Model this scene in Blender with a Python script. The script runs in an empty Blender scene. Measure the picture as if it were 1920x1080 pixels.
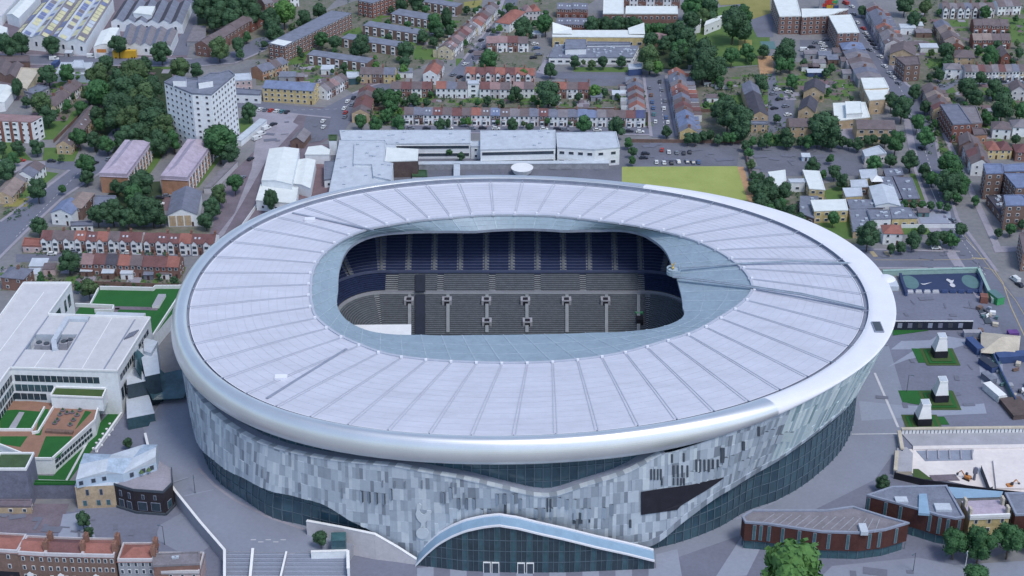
import bpy, math, random
import numpy as np
R=math.radians
random.seed(11)
S=bpy.context.scene; COL=S.collection
# ---------------------------------------------------------------- camera geometry (also used to survey ground positions)
F=3045.0; PITCH=R(28.5); CX,CY,CZ=-7.2,-500.8,324.5
_s,_c=math.sin(PITCH),math.cos(PITCH)
def at(px,py,z=0.0):
    u=(px-960)/F; v=(py-540)/F
    t=(CZ-z)/(_s+v*_c)
    return (CX+u*t, CY+(_c-v*_s)*t)
def mpp(px,py,z=0):
    v=(py-540)/F
    return (CZ-z)/(_s+v*_c)/F
def P(pts,z=0.0): return [at(a,b,z) for a,b in pts]
# ---------------------------------------------------------------- materials
def lin(c): return tuple(((x/255)/12.92 if x/255<=.04045 else ((x/255+.055)/1.055)**2.4) for x in c)
MATS={}
def mute(c,k=.3):
    g=.3*c[0]+.59*c[1]+.11*c[2]; return tuple(a*(1-k)+g*q*k for a,q in zip(c,(.98,1.0,1.05)))
def mat(name,c,rough=.85,var=.16,scale=.35,metal=0.0,spec=.3,c2=None,s2=2.2,objrand=0.0,bump=0.0,stretch=None):
    c=(c[0]*.985,c[1],c[2]*.985)
    if c2 is not None: c2=(c2[0]*.985,c2[1],c2[2]*.985)
    m=bpy.data.materials.new(name); m.use_nodes=True
    nt=m.node_tree; N=nt.nodes; L=nt.links
    b=N['Principled BSDF']; b.inputs['Roughness'].default_value=rough; b.inputs['Metallic'].default_value=metal
    b.inputs['Specular IOR Level'].default_value=spec
    g=N.new('ShaderNodeNewGeometry'); src=g.outputs['Position']
    if stretch:
        mp=N.new('ShaderNodeMapping'); mp.inputs['Scale'].default_value=stretch; L.new(src,mp.inputs['Vector']); src=mp.outputs['Vector']
    n1=N.new('ShaderNodeTexNoise'); n1.inputs['Scale'].default_value=scale; n1.inputs['Detail'].default_value=4; n1.inputs['Roughness'].default_value=.65
    n2=N.new('ShaderNodeTexNoise'); n2.inputs['Scale'].default_value=s2; n2.inputs['Detail'].default_value=2
    L.new(src,n1.inputs['Vector']); L.new(src,n2.inputs['Vector'])
    ad=N.new('ShaderNodeMath'); ad.operation='MULTIPLY_ADD'; L.new(n2.outputs['Fac'],ad.inputs[0]); ad.inputs[1].default_value=.5
    L.new(n1.outputs['Fac'],ad.inputs[2])
    mr=N.new('ShaderNodeMapRange'); mr.inputs['From Min'].default_value=.45; mr.inputs['From Max'].default_value=1.05
    L.new(ad.outputs[0],mr.inputs['Value'])
    cl=lin(c); 
    if c2 is None: ca=tuple(x*(1-var*1.5) for x in cl); cb=tuple(min(1,x*(1+var*1.5)) for x in cl)
    else: ca=cl; cb=lin(c2)
    mx=N.new('ShaderNodeMix'); mx.data_type='RGBA'
    mx.inputs['A'].default_value=(*ca,1); mx.inputs['B'].default_value=(*cb,1)
    L.new(mr.outputs[0],mx.inputs['Factor']); out=mx.outputs['Result']
    if objrand:
        oi=N.new('ShaderNodeObjectInfo'); hs=N.new('ShaderNodeHueSaturation')
        m1=N.new('ShaderNodeMapRange'); m1.inputs['To Min'].default_value=1-objrand; m1.inputs['To Max'].default_value=1+objrand
        L.new(oi.outputs['Random'],m1.inputs['Value']); L.new(m1.outputs[0],hs.inputs['Value']); L.new(out,hs.inputs['Color']); out=hs.outputs['Color']
    L.new(out,b.inputs['Base Color'])
    if bump:
        bp=N.new('ShaderNodeBump'); bp.inputs['Strength'].default_value=bump; bp.inputs['Distance'].default_value=.3
        L.new(n2.outputs['Fac'],bp.inputs['Height']); L.new(bp.outputs['Normal'],b.inputs['Normal'])
    MATS[name]=m; return m
M=mat
# setting
M('asphalt',(108,110,124),var=.14,scale=.06,s2=.9); M('road',(110,113,130),var=.12,scale=.05,s2=.7)
M('pavement',(150,146,160),var=.15,scale=.1,s2=1.2); M('plaza',(134,139,157),var=.08,scale=.04,s2=.8)
M('plaza_dark',(116,119,138),var=.1,scale=.05,s2=.8); M('plaza_light',(146,152,172),var=.07,scale=.05,s2=.8)
M('yard',(116,106,118),var=.2,scale=.12,s2=1.4); M('redpave',(120,100,108),var=.18,scale=.15)
M('garden',(74,92,66),c2=(134,124,124),scale=.16,s2=.7); M('town',(108,110,118),c2=(140,138,144),scale=.05,s2=.5)
M('lawn',(72,104,58),c2=(100,122,70),scale=.12,s2=1.5); M('drylawn',(128,126,72),c2=(150,142,92),scale=.1,s2=1.)
M('woodfloor',(48,62,46),c2=(66,78,56),scale=.2); M('pitch',(142,152,86),c2=(162,170,102),scale=.08,s2=1.2); M('turf',(36,88,44),c2=(44,104,52),scale=.1,s2=1.5)
M('turf2',(62,84,48),c2=(76,96,56),scale=.2); M('terracotta',(146,112,98),var=.1,scale=.3)
M('bluecourt',(54,66,100),var=.1,scale=.1); M('courtgreen',(92,122,128),var=.08); M('sand',(178,142,112),var=.15)
M('mark_yellow',(168,154,130),var=.12,scale=.4); M('mark_white',(196,196,206),var=.1); M('rubble',(206,198,202),c2=(232,224,226),scale=.08,s2=.6)
M('concrete',(160,160,172),var=.12,scale=.15); M('beige',(190,180,168),var=.15,scale=.2)
# walls
for k,c in dict(w_white=(226,228,236),w_cream=(210,192,160),w_tan=(190,162,130),w_yellow=(204,178,122),w_brick=(136,98,90),w_redbrick=(140,86,76),w_brown=(126,98,90),
    w_pale=(196,190,198),w_dark=(96,80,80),w_grey=(150,152,164),w_pink=(196,168,170),w_paleblue=(176,194,218),w_orange=(178,126,98),w_black=(52,46,54),w_zinc=(158,176,202),w_corten=(86,48,44),w_slate=(112,114,136)).items():
    M(k,mute(c,.2),var=.08 if k in('w_white','w_pale','w_paleblue') else .2,scale=.35,s2=1.6)
# roofs
for k,c in dict(r_br=(112,98,104),r_dr=(120,78,80),r_rd=(158,96,86),r_sl=(112,116,138),r_bl=(112,126,166),r_gy=(128,122,132),r_nv=(78,86,132),r_pk=(150,118,122),r_bk=(78,76,90),
    r_wh=(226,226,234),r_lt=(184,192,208),r_fl=(118,124,146),r_li=(176,160,182),r_tn=(144,126,122),r_pl=(196,194,202),r_gn=(66,92,58),r_wb=(216,220,222)).items():
    M(k,mute(c,.22),var=.07 if k in('r_wb','r_wh','r_pl') else .11 if k=='r_lt' else .18,scale=.3,s2=1.8)
M('trim',(226,226,232),var=.06); M('pane',(62,72,86),rough=.25,spec=.5,var=.25,scale=.5); M('pane_teal',(70,104,112),rough=.2,spec=.5,var=.2); M('door_dark',(78,60,62),var=.2)
M('chim',(134,100,90),var=.2); M('hatch',(180,188,204),var=.1); M('black',(40,40,50),var=.2,rough=.6)
M('orange',(190,128,78),var=.15); M('blue',(66,84,128),var=.12); M('purple',(104,72,136)); M('lorry',(206,164,60),var=.08); M('red',(190,70,66)); M('green',(70,150,100)); M('gold',(200,172,110),metal=.3,rough=.4)
M('skyglass',(138,166,194),rough=.3,var=.08,spec=.6); M('glassdark',(52,66,78),rough=.15,spec=.55,var=.2,scale=.25)
M('glassteal',(60,88,100),rough=.15,spec=.55,var=.25,scale=.2,s2=.6)
# foliage
M('leaf_dark',(50,76,58),c2=(70,100,72),scale=.3,s2=1.4,objrand=.14,rough=.75); M('patch',(110,113,130),var=.08); M('leaf_mid',(54,90,58),c2=(72,112,72),scale=.3,s2=1.4,objrand=.18,rough=.75)
M('leaf_bright',(70,108,60),c2=(96,136,74),scale=.3,s2=1.4,objrand=.12,rough=.75); M('leaf_olive',(64,88,60),c2=(88,110,74),scale=.3,s2=1.4,objrand=.15,rough=.75)
M('bark',(88,78,70)); M('leaf_in',(34,48,38),var=.2)
# stadium
M('st_panel',(195,196,213),rough=.6,var=.075,scale=.12,s2=.9,stretch=(.5,1.6,1)); M('st_rib',(176,180,198),rough=.6,var=.06); M('st_ring',(150,168,186),rough=.4,var=.09,scale=.2,s2=.8)
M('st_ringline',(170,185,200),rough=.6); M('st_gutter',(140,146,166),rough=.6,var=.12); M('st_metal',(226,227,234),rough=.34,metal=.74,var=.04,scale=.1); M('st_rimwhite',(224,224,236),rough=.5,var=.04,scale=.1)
M('st_dark',(74,82,94),var=.1); M('st_soffit',(96,100,112)); M('mullion',(92,108,124),rough=.5)
_m=MATS['st_ring']; _n=_m.node_tree; _t=_n.nodes.new('ShaderNodeBsdfTranslucent'); _t.inputs[0].default_value=(*lin((190,205,218)),1); _x=_n.nodes.new('ShaderNodeMixShader'); _x.inputs[0].default_value=.12
_n.links.new(_n.nodes['Principled BSDF'].outputs[0],_x.inputs[1]); _n.links.new(_t.outputs[0],_x.inputs[2]); _n.links.new(_x.outputs[0],_n.nodes['Material Output'].inputs[0])
M('drum_a',(60,86,100),rough=.12,spec=.6,var=.2,scale=.15,s2=.5); M('drum_b',(52,76,92),rough=.12,spec=.6,var=.2,scale=.15,s2=.5)
for i,c in enumerate([(188,197,212),(172,182,198),(152,161,176),(132,140,155),(200,208,220),(162,172,188)]): M('fac%d'%i,c,rough=.5,var=.05,scale=.6,metal=.15)
for i,c in enumerate([(204,218,226),(176,194,206),(142,166,176),(222,232,238)]): M('fact%d'%i,c,rough=.5,var=.05,scale=.6,metal=.15)
M('seat_navy',(36,48,82),var=.2,scale=.6,s2=3); M('seat_grey',(98,103,112),var=.15,scale=.6,s2=3); M('stand',(70,74,84),var=.15); M('standc',(134,138,146),var=.1); M('navydk',(40,46,62))
M('car_white',(214,216,222),rough=.4); M('car_grey',(120,126,142),rough=.4); M('car_dark',(54,58,72),rough=.4); M('car_red',(168,64,60),rough=.4); M('car_blue',(78,104,150),rough=.4); M('car_teal',(84,128,140),rough=.4); M('car_brown',(128,92,78),rough=.4)
M('tyre',(40,40,44)); M('carglass',(48,56,68),rough=.2,spec=.5)
# ---------------------------------------------------------------- mesh builder
class MB:
    def __init__(s): s.v=[]; s.f=[]; s.m=[]
    def face(s,pts,m=0):
        n=len(s.v); s.v+=[(float(a),float(b),float(c)) for a,b,c in pts]; s.f.append(tuple(range(n,n+len(pts)))); s.m.append(m)
    def prism(s,poly,z0,z1,m=0,mt=None):
        n=len(poly); z1=z1 if isinstance(z1,(list,tuple)) else [z1]*n; z0=z0 if isinstance(z0,(list,tuple)) else [z0]*n
        for i in range(n):
            j=(i+1)%n; s.face([(*poly[i],z0[i]),(*poly[j],z0[j]),(*poly[j],z1[j]),(*poly[i],z1[i])],m)
        s.face([(*p,z) for p,z in zip(poly,z1)],m if mt is None else mt); s.face([(*p,z) for p,z in zip(poly,z0)][::-1],m)
    def box(s,x0,y0,z0,x1,y1,z1,m=0,mt=None): s.prism([(x0,y0),(x1,y0),(x1,y1),(x0,y1)],z0,z1,m,mt)
    def extx(s,prof,x0,x1,m=0,me=None):
        n=len(prof)
        for i in range(n):
            a,b=prof[i],prof[(i+1)%n]; s.face([(x0,*a),(x1,*a),(x1,*b),(x0,*b)],m)
        me=m if me is None else me
        s.face([(x0,*p) for p in prof],me); s.face([(x1,*p) for p in prof][::-1],me)
    def exty(s,prof,y0,y1,m=0):
        n=len(prof)
        for i in range(n):
            a,b=prof[i],prof[(i+1)%n]; s.face([(a[0],y0,a[1]),(b[0],y0,b[1]),(b[0],y1,b[1]),(a[0],y1,a[1])],m)
        s.face([(p[0],y0,p[1]) for p in prof],m); s.face([(p[0],y1,p[1]) for p in prof],m)
    def bar(s,a,b,w,h,m=0):
        a=np.array(a,float); b=np.array(b,float); d=b-a; d/=np.linalg.norm(d)
        u=np.cross(d,(0,0,1.)); 
        if np.linalg.norm(u)<1e-4: u=np.array((1.,0,0))
        u/=np.linalg.norm(u); w_=np.cross(u,d)
        q=[u*w/2*i+w_*h/2*j for i,j in ((-1,-1),(1,-1),(1,1),(-1,1))]
        for i in range(4): s.face([a+q[i],a+q[(i+1)%4],b+q[(i+1)%4],b+q[i]],m)
        s.face([a+x for x in q],m); s.face([b+x for x in q],m)
    def tube(s,a,b,r0,r1,n=8,m=0):
        a=np.array(a,float); b=np.array(b,float); d=b-a; d/=np.linalg.norm(d); u=np.cross(d,(.3,.9,.1)); u/=np.linalg.norm(u); w=np.cross(d,u)
        c=[u*math.cos(6.2832*i/n)+w*math.sin(6.2832*i/n) for i in range(n)]
        for i in range(n):
            j=(i+1)%n; s.face([a+c[i]*r0,a+c[j]*r0,b+c[j]*r1,b+c[i]*r1],m)
        s.face([b+x*r1 for x in c],m); s.face([a+x*r0 for x in c],m)
    def mesh(s,name):
        me=bpy.data.meshes.new(name); me.from_pydata(s.v,[],s.f); me.polygons.foreach_set('material_index',s.m); return me
    def build(s,name,mats,parent=None,loc=None,smooth=False):
        me=s.mesh(name)
        if smooth: me.polygons.foreach_set('use_smooth',[True]*len(s.f))
        return link(name,me,mats,parent,loc)
def link(name,me,mats,parent=None,loc=None,rz=0):
    if isinstance(mats,str): mats=[mats]
    first=len(me.materials)==0
    if first:
        for k in mats: me.materials.append(MATS[k])
    o=bpy.data.objects.new(name,me); COL.objects.link(o)
    if not first:
        for i,k in enumerate(mats):
            if me.materials[i]!=MATS[k]: o.material_slots[i].link='OBJECT'; o.material_slots[i].material=MATS[k]
    if parent: o.parent=parent
    if loc is not None: o.location=loc
    o.rotation_euler[2]=rz
    return o
USED={}
def tag(o,label,cat,group=None):
    import re; n=len(re.findall(r"[A-Za-z0-9][A-Za-z0-9']*",label))
    if n>16: print('LONG',label)
    if label in USED: print('DUP',label)
    USED[label]=1
    o['label']=label; o['category']=cat
    if group: o['group']=group
    return o
def empty(name,label,cat,loc=(0,0,0),rz=0,group=None):
    o=bpy.data.objects.new(name,None); COL.objects.link(o); o.location=loc; o.rotation_euler[2]=rz; o.empty_display_size=.5
    return tag(o,label,cat,group)
def struct(o,kind='structure'): o['kind']=kind; return o
SHN=[0]
def sheet(name,pts,z,m,world=False):
    SHN[0]+=1; z=z+SHN[0]*.0006 if name!='ground' else z
    b=MB(); w=pts if world else P(pts)
    b.face([(x,y,z) for x,y in w]); return struct(b.build(name,m))
# ---------------------------------------------------------------- shared part meshes
CACHE={}
def win_mesh(w,h,d=.12):
    k=('win',round(w,1),round(h,1),d)
    if k not in CACHE:
        b=MB(); b.box(-w/2,-d,0,w/2,.0,h,0); t=min(.14,w*.12); b.box(-w/2+t,-d-.03,t,w/2-t,-d,h-t,1); CACHE[k]=b.mesh('window')
    return CACHE[k]
def windows(root,x,y,z,rz,w,h,frame='trim',pane='pane',name='window',cnt=None):
    if cnt is not None:
        cnt[0]+=1
        if cnt[0]>92:
            cnt.append((x,y,z,rz,w,h)); return
    return link(name,win_mesh(w,h),[frame,pane],root,(x,y,z),rz)
def inset(poly,d):
    n=len(poly); A=sum(poly[i][0]*poly[(i+1)%n][1]-poly[(i+1)%n][0]*poly[i][1] for i in range(n)); sg=1 if A>0 else -1
    L=[]
    for i in range(n):
        (x0,y0),(x1,y1)=poly[i],poly[(i+1)%n]; l=math.hypot(x1-x0,y1-y0); nx,ny=-(y1-y0)/l*sg,(x1-x0)/l*sg
        L.append(((x0+nx*d,y0+ny*d),((x1-x0)/l,(y1-y0)/l)))
    out=[]
    for i in range(n):
        (p,u),(q,v)=L[i-1],L[i]; cr=u[0]*v[1]-u[1]*v[0]
        if abs(cr)<.02: out.append(q); continue
        t=((q[0]-p[0])*v[1]-(q[1]-p[1])*v[0])/cr; out.append((p[0]+u[0]*t,p[1]+u[1]*t))
    return out
ORD=['first','second','third','fourth','fifth','sixth','seventh','eighth','ninth','tenth','eleventh','twelfth','thirteenth','fourteenth','fifteenth','sixteenth','seventeenth','eighteenth','nineteenth','twentieth',
 'twenty-first','twenty-second','twenty-third','twenty-fourth','twenty-fifth','twenty-sixth','twenty-seventh','twenty-eighth','twenty-ninth','thirtieth']+['%d-th'%i for i in range(31,90)]
# ---------------------------------------------------------------- houses
def house(name,label,cat,A,B,d,h,rh,rm,wm,roof='gable',group=None,nw=2,fl=2,chim=0,door=True,endw=False,ov=.3,bay=None,ext=0,skyl=0,z=0,ww=1.3,wh=1.35,pane='pane',dormer=0):
    dx,dy=B[0]-A[0],B[1]-A[1]; w=math.hypot(dx,dy); rz=math.atan2(dy,dx)
    root=empty(name,label,cat,(A[0],A[1],z),rz,group)
    g=.015
    k=('wall',round(w,2),d,h,rh,roof)
    if k not in CACHE:
        b=MB()
        if roof=='gable': b.extx([(0,-.5),(d,-.5),(d,h),(d/2,h+rh-.17),(0,h)],g,w-g)
        elif roof=='gabley': b.exty([(g,-.5),(w-g,-.5),(w-g,h),(w/2,h+rh-.17),(g,h)],0,d)
        else: b.box(g,0,-.5,w-g,d,h)
        CACHE[k]=b.mesh('wall')
    wall=link('wall',CACHE[k],[wm],root)
    k=('roof',round(w,2),d,h,rh,roof,ov)
    if k not in CACHE:
        b=MB(); s=rh/(d/2)
        if roof=='gable': b.extx([(-ov,h-ov*s),(d/2,h+rh),(d+ov,h-ov*s),(d+ov,h-ov*s-.16),(d/2,h+rh-.16),(-ov,h-ov*s-.16)],g*.6,w-g*.6)
        elif roof=='gabley':
            s=rh/(w/2); b.exty([(-ov,h-ov*s),(w/2,h+rh),(w+ov,h-ov*s),(w+ov,h-ov*s-.16),(w/2,h+rh-.16),(-ov,h-ov*s-.16)],-ov,d+ov)
        elif roof=='hip':
            e=min(w,d)/2; o=ov
            if w>=d: r0,r1=(e,d/2),(w-e,d/2)
            else: r0,r1=(w/2,e),(w/2,d-e)
            c=[(-o,-o),(w+o,-o),(w+o,d+o),(-o,d+o)]; zz=h-.05
            C=[(*p,zz) for p in c]; a=(*r0,h+rh); q=(*r1,h+rh)
            if w>=d: b.face([C[0],C[1],q,a]); b.face([C[1],C[2],q]); b.face([C[2],C[3],a,q]); b.face([C[3],C[0],a])
            else: b.face([C[0],C[1],a]); b.face([C[1],C[2],q,a]); b.face([C[2],C[3],q]); b.face([C[3],C[0],a,q])
            b.prism(c,zz-.2,zz-.01)
        else: b.box(g,0,h,w-g,d,h+.25); 
        CACHE[k]=b.mesh('roof')
    rf=link('roof',CACHE[k],[rm],root)
    if chim:
        k=('chim',chim)
        if k not in CACHE:
            b=MB(); b.box(-.35,-.7,-.8,.35,.7,1.1); b.box(-.42,-.77,1.1,.42,.77,1.25)
            for q in (-.4,0,.4): b.tube((0,q,1.25),(0,q,1.6),.14,.12,6)
            CACHE[k]=b.mesh('chimney')
        link('chimney',CACHE[k],['chim'],rf,(w-.45 if roof=='gable' else w*.6,d/2 if roof!='gable' else d*.5+.25,h+rh))
    for i in range(skyl):
        k='skyl'
        if k not in CACHE: b=MB(); b.box(-.4,-.5,-.05,.4,.5,.1); CACHE[k]=b.mesh('rooflight')
        o=link('rooflight',CACHE[k],['hatch'],rf,((i+1)*w/(skyl+1),d*.25,h+rh*.5+.08)); o.rotation_euler[0]=math.atan2(rh,d/2)
    fh=h/fl
    xs=[w*(i+.5)/nw for i in range(nw)]
    for f in range(fl):
        for i,x in enumerate(xs):
            if f==0 and door and i==nw-1: 
                k='door'
                if k not in CACHE: b=MB(); b.box(-.45,-.08,0,.45,0,2.1); CACHE[k]=b.mesh('door')
                link('door',CACHE[k],['door_dark'],root,(x,0,0)); continue
            if bay and i==0 : continue
            windows(root,x,0,f*fh+fh*.32,0,min(ww,w/nw*.7),min(wh,fh*.55),pane=pane)
    if endw:
        for f in range(fl):
            for q in (.3,.7):
                if endw in ('r','b'): windows(root,w-g,d*q,f*fh+fh*.32,math.pi/2,1.1,1.2)
                if endw in ('l','b'): windows(root,g,d*q,f*fh+fh*.32,-math.pi/2,1.1,1.2)
    if bay:
        k=('bay',round(w,1),h,bay)
        if k not in CACHE:
            b=MB(); x0,x1=w*.1,w*.1+min(w*.5,2.4); xm=(x0+x1)/2
            if bay=='gable': b.exty([(x0,-.4),(x1,-.4),(x1,h-.1),(xm,h+1.1),(x0,h-.1)],-.9,.6,0); b.exty([(x0-.2,h-.2),(xm,h+1.35),(x1+.2,h-.2),(x1+.2,h-.33),(xm,h+1.2),(x0-.2,h-.33)],-1.05,1.2,2)
            else: b.prism([(x0,0),(x0+.5,-.9),(x1-.5,-.9),(x1,0)],-.4,h*.5+.2,0,2)
            for zz in ((h*.16,h*.58) if bay=='gable' else (h*.16,)): b.box(x0+.35,-.96,zz,x1-.35,-.9,zz+1.3,1)
            CACHE[k]=b.mesh('bay_window')
        link('bay_window',CACHE[k],['w_white','pane',rm],root)
        if bay!='gable': windows(root,xs[0],0,fh+fh*.3,0,min(ww,w/nw*.7),1.35)
    if ext:
        k=('ext',round(w,1),d,ext)
        if k not in CACHE:
            b=MB(); b.prism([(w*.1,d),(w*.55,d),(w*.55,d+ext),(w*.1,d+ext)],-.4,[4.6,3.6,3.6,4.6],0,1); CACHE[k]=b.mesh('rear_extension')
        link('rear_extension',CACHE[k],[wm,rm],root)
    if dormer:
        b=MB(); b.box(w*.25,d*.12,h+.2,w*.75,d*.5,h+rh*.85); o=b.build('dormer',['r_fl'],rf)
        b=MB(); b.box(w*.3,d*.12-.05,h+rh*.35,w*.7,d*.12,h+rh*.75); b.build('dormer_window',['pane'],rf)
    return root
RN=dict(r_br='brown',r_dr='maroon',r_rd='red',r_sl='slate',r_bl='blue',r_gy='taupe',r_nv='navy',r_pk='pinkish',r_bk='black slate',r_wh='white',r_lt='pale grey',r_fl='flat grey',r_li='mauve',r_tn='tan brown',r_pl='pale',r_gn='green')
WN=dict(w_white='white',w_cream='cream',w_tan='tan',w_yellow='yellow',w_brick='brick',w_redbrick='brick',w_brown='brown',w_pale='pale',w_dark='dark',w_grey='grey',w_pink='pink',w_paleblue='pale blue',w_orange='orange')
def row(desc,p0,p1,h,d,n,roofs,walls,order='left',name='terraced_house',cat='house',roof='gable',rh=2.4,rev=False,group=None,step=0,**kw):
    """n houses side by side from eave pixel p0 to p1 (left to right seen from the front); desc is the place"""
    A=at(*p0,h); B=at(*p1,h); rs=[('r_'+x) for x in roofs.split()]; ws=[('w_'+x) for x in walls.split()]
    ln=math.hypot(B[0]-A[0],B[1]-A[1]); nx,ny=-(B[1]-A[1])/ln,(B[0]-A[0])/ln
    out=[]
    for i in range(n):
        t0,t1=i/n,(i+1)/n; q=(step*random.uniform(-1,1)) if step else 0
        a=(A[0]+(B[0]-A[0])*t0+nx*q,A[1]+(B[1]-A[1])*t0+ny*q); b=(A[0]+(B[0]-A[0])*t1+nx*q,A[1]+(B[1]-A[1])*t1+ny*q)
        r=rs[i%len(rs)]; wv=ws[i%len(ws)]; k=i if not rev else n-1-i
        o={'left':'from left in','near':'from near end of','far':'from far end of'}[order]
        lab=f"{RN[r]} roofed {WN[wv]} house, {ORD[k]} {o} {desc}" if n>1 else f"{RN[r]} roofed {WN[wv]} {desc}"
        h_=h+(random.choice((-.2,0,0,0,.2)) if n>3 and roof=='gable' else 0)
        kk=dict(kw)
        if kk.get('chim')=='alt': kk['chim']=1 if i%2 else 0
        if kk.get('skyl')=='rnd': kk['skyl']=2 if random.random()<.25 else 0
        out.append(house(name,lab,cat,a,b,d,h_,rh,r,wv,roof=roof,group=group or ('houses in '+desc),**kk))
    return out
# ---------------------------------------------------------------- blocks with any footprint
def vis(a,b,poly):
    """outward unit normal of edge a-b"""
    n=len(poly); A=sum(poly[i][0]*poly[(i+1)%n][1]-poly[(i+1)%n][0]*poly[i][1] for i in range(n)); sg=1 if A>0 else -1
    l=math.hypot(b[0]-a[0],b[1]-a[1]); return ((b[1]-a[1])/l*sg,-(b[0]-a[0])/l*sg),l
def block(name,label,cat,pts,h,rm='r_fl',wm='w_brick',fl=2,sp=3.2,ww=1.3,wh=1.4,par=.5,trim=None,z0=0,win=True,band=False,group=None,pane='pane',frame='trim',vents=0,world=False,zb=0,skip=(),cols=None,door=True,vm='hatch'):
    w=pts if world else P(pts,h)
    cx=sum(p[0] for p in w)/len(w); cy=sum(p[1] for p in w)/len(w)
    root=empty(name,label,cat,(cx,cy,zb),0,group); q=[(x-cx,y-cy) for x,y in w]
    b=MB(); b.prism(q,-.5,h-zb); b.build('wall',[wm],root); H=h-zb
    b=MB(); inn=inset(q,.35)
    n=len(q); o2=inset(q,-.12)
    b.face([(*p,H+.06) for p in inset(q,.3)],0)
    for i in range(n):
        j=(i+1)%n
        b.face([(*o2[i],H-.25),(*o2[j],H-.25),(*o2[j],H+par),(*o2[i],H+par)],1); b.face([(*o2[i],H+par),(*o2[j],H+par),(*inn[j],H+par),(*inn[i],H+par)],1); b.face([(*inn[i],H+par),(*inn[j],H+par),(*inn[j],H),(*inn[i],H)],1)
        b.face([(*o2[i],H-.25),(*o2[j],H-.25),(*q[j],H-.25),(*q[i],H-.25)],1)
    rf=b.build('roof',[rm,trim or rm],root)
    cnt=[0]
    for i in range(n):
        a,c=q[i],q[(i+1)%n]; (nx,ny),l=vis(a,c,q)
        if i in skip or l<2.5 or not win: continue
        if (cx-CX)*nx+(cy-CY)*ny>0: continue
        rz=math.atan2(ny,nx)+math.pi/2; fh=(H-z0)/fl; k=max(1,int(l/sp)) if cols is None else cols.get(i,1)
        for f in range(fl):
            if band:
                L=l-1.2; mx,my=(a[0]+c[0])/2,(a[1]+c[1])/2
                windows(root,mx,my,z0+f*fh+fh*.32,rz,L,wh,frame,pane,'window',cnt); continue
            for t in range(k):
                u=(t+.5)/k; x,y=a[0]+(c[0]-a[0])*u,a[1]+(c[1]-a[1])*u
                windows(root,x,y,z0+f*fh+fh*.28,rz,ww,wh,frame,pane,'window',cnt)
    if len(cnt)>1:
        b=MB()
        for x,y,z,rz,ww_,wh_ in cnt[1:]:
            e=np.array((math.cos(rz),math.sin(rz))); n_=np.array((e[1],-e[0]))*.14; c0=np.array((x,y))+n_; a0=c0-e*ww_/2; a1=c0+e*ww_/2
            b.face([(*a0,z),(*a1,z),(*a1,z+wh_),(*a0,z+wh_)],0); a0=a0+e*.15+n_*.3; a1=a1-e*.15+n_*.3; b.face([(*a0,z+.15),(*a1,z+.15),(*a1,z+wh_-.15),(*a0,z+wh_-.15)],1)
        o=b.build('upper_window',[frame,pane],root); o['kind']='stuff'
    xs=[p[0] for p in q]; ys=[p[1] for p in q]; tries=0
    while vents and tries<400:
        tries+=1; x,y=random.uniform(min(xs),max(xs)),random.uniform(min(ys),max(ys))
        ins=False
        qq=inset(q,1.0); j=n-1
        for i in range(n):
            if (qq[i][1]>y)!=(qq[j][1]>y) and x<(qq[j][0]-qq[i][0])*(y-qq[i][1])/(qq[j][1]-qq[i][1])+qq[i][0]: ins=not ins
            j=i
        if ins:
            k=('vent',vents%3)
            if 'vent' not in CACHE: b=MB(); b.box(-.6,-.45,-.1,.6,.45,.5); b.box(-.68,-.53,.5,.68,.53,.62); CACHE['vent']=b.mesh('roof_vent')
            link('roof_vent',CACHE['vent'],[vm],rf,(x,y,H+.08)); vents-=1
    return root
def shed(name,label,cat,pts,h,nb,rh,rm,wm,roofs=None,group=None,win=0,rot=0):
    """multi-bay pitched shed: pts = eave corners front-left, front-right, back-right, back-left; bays run front to back"""
    w=P(pts,h); w=w[rot:]+w[:rot]; A,B,C,D=[np.array(p) for p in w]; c0=(A+B+C+D)/4
    root=empty(name,label,cat,(c0[0],c0[1],0),0,group); A,B,C,D=A-c0,B-c0,C-c0,D-c0
    b=MB()
    fr=[(*(A+(B-A)*i/nb),h) for i in range(nb+1)]; bk=[(*(D+(C-D)*i/nb),h) for i in range(nb+1)]
    b.prism([tuple(A),tuple(B),tuple(C),tuple(D)],-.5,h-.05)
    for i in range(nb):
        for e in (fr,bk):
            m=[(e[i][j]+e[i+1][j])/2 for j in range(2)]+[h+rh-.1]; b.face([e[i],e[i+1],m])
    b.build('wall',[wm],root)
    for i in range(nb):
        m0=np.array([*(A+(B-A)*(i+.5)/nb),h+rh]); m1=np.array([*(D+(C-D)*(i+.5)/nb),h+rh])
        f0,f1,k0,k1=[np.array(x) for x in (fr[i],fr[i+1],bk[i],bk[i+1])]
        dv=(f0-k0); dv/=np.linalg.norm(dv); dv*=.25; up=np.array((0,0,.02))
        b=MB(); b.face([f0+dv+up,m0+dv,m1-dv,k0-dv+up],0); b.face([m0+dv,f1+dv+up,k1-dv+up,m1-dv],1 if roofs else 0)
        rr=(roofs[i%len(roofs)] if roofs else (rm,)); rr=(rr,rr) if isinstance(rr,str) else rr
        b.build('roof',list(rr),root)
    if win:
        ang=math.atan2((B-A)[1],(B-A)[0])
        for i in range(win): 
            p=A+(B-A)*(i+.5)/win; windows(root,p[0],p[1],h*.35,ang,1.6,h*.35)
    return root
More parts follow.
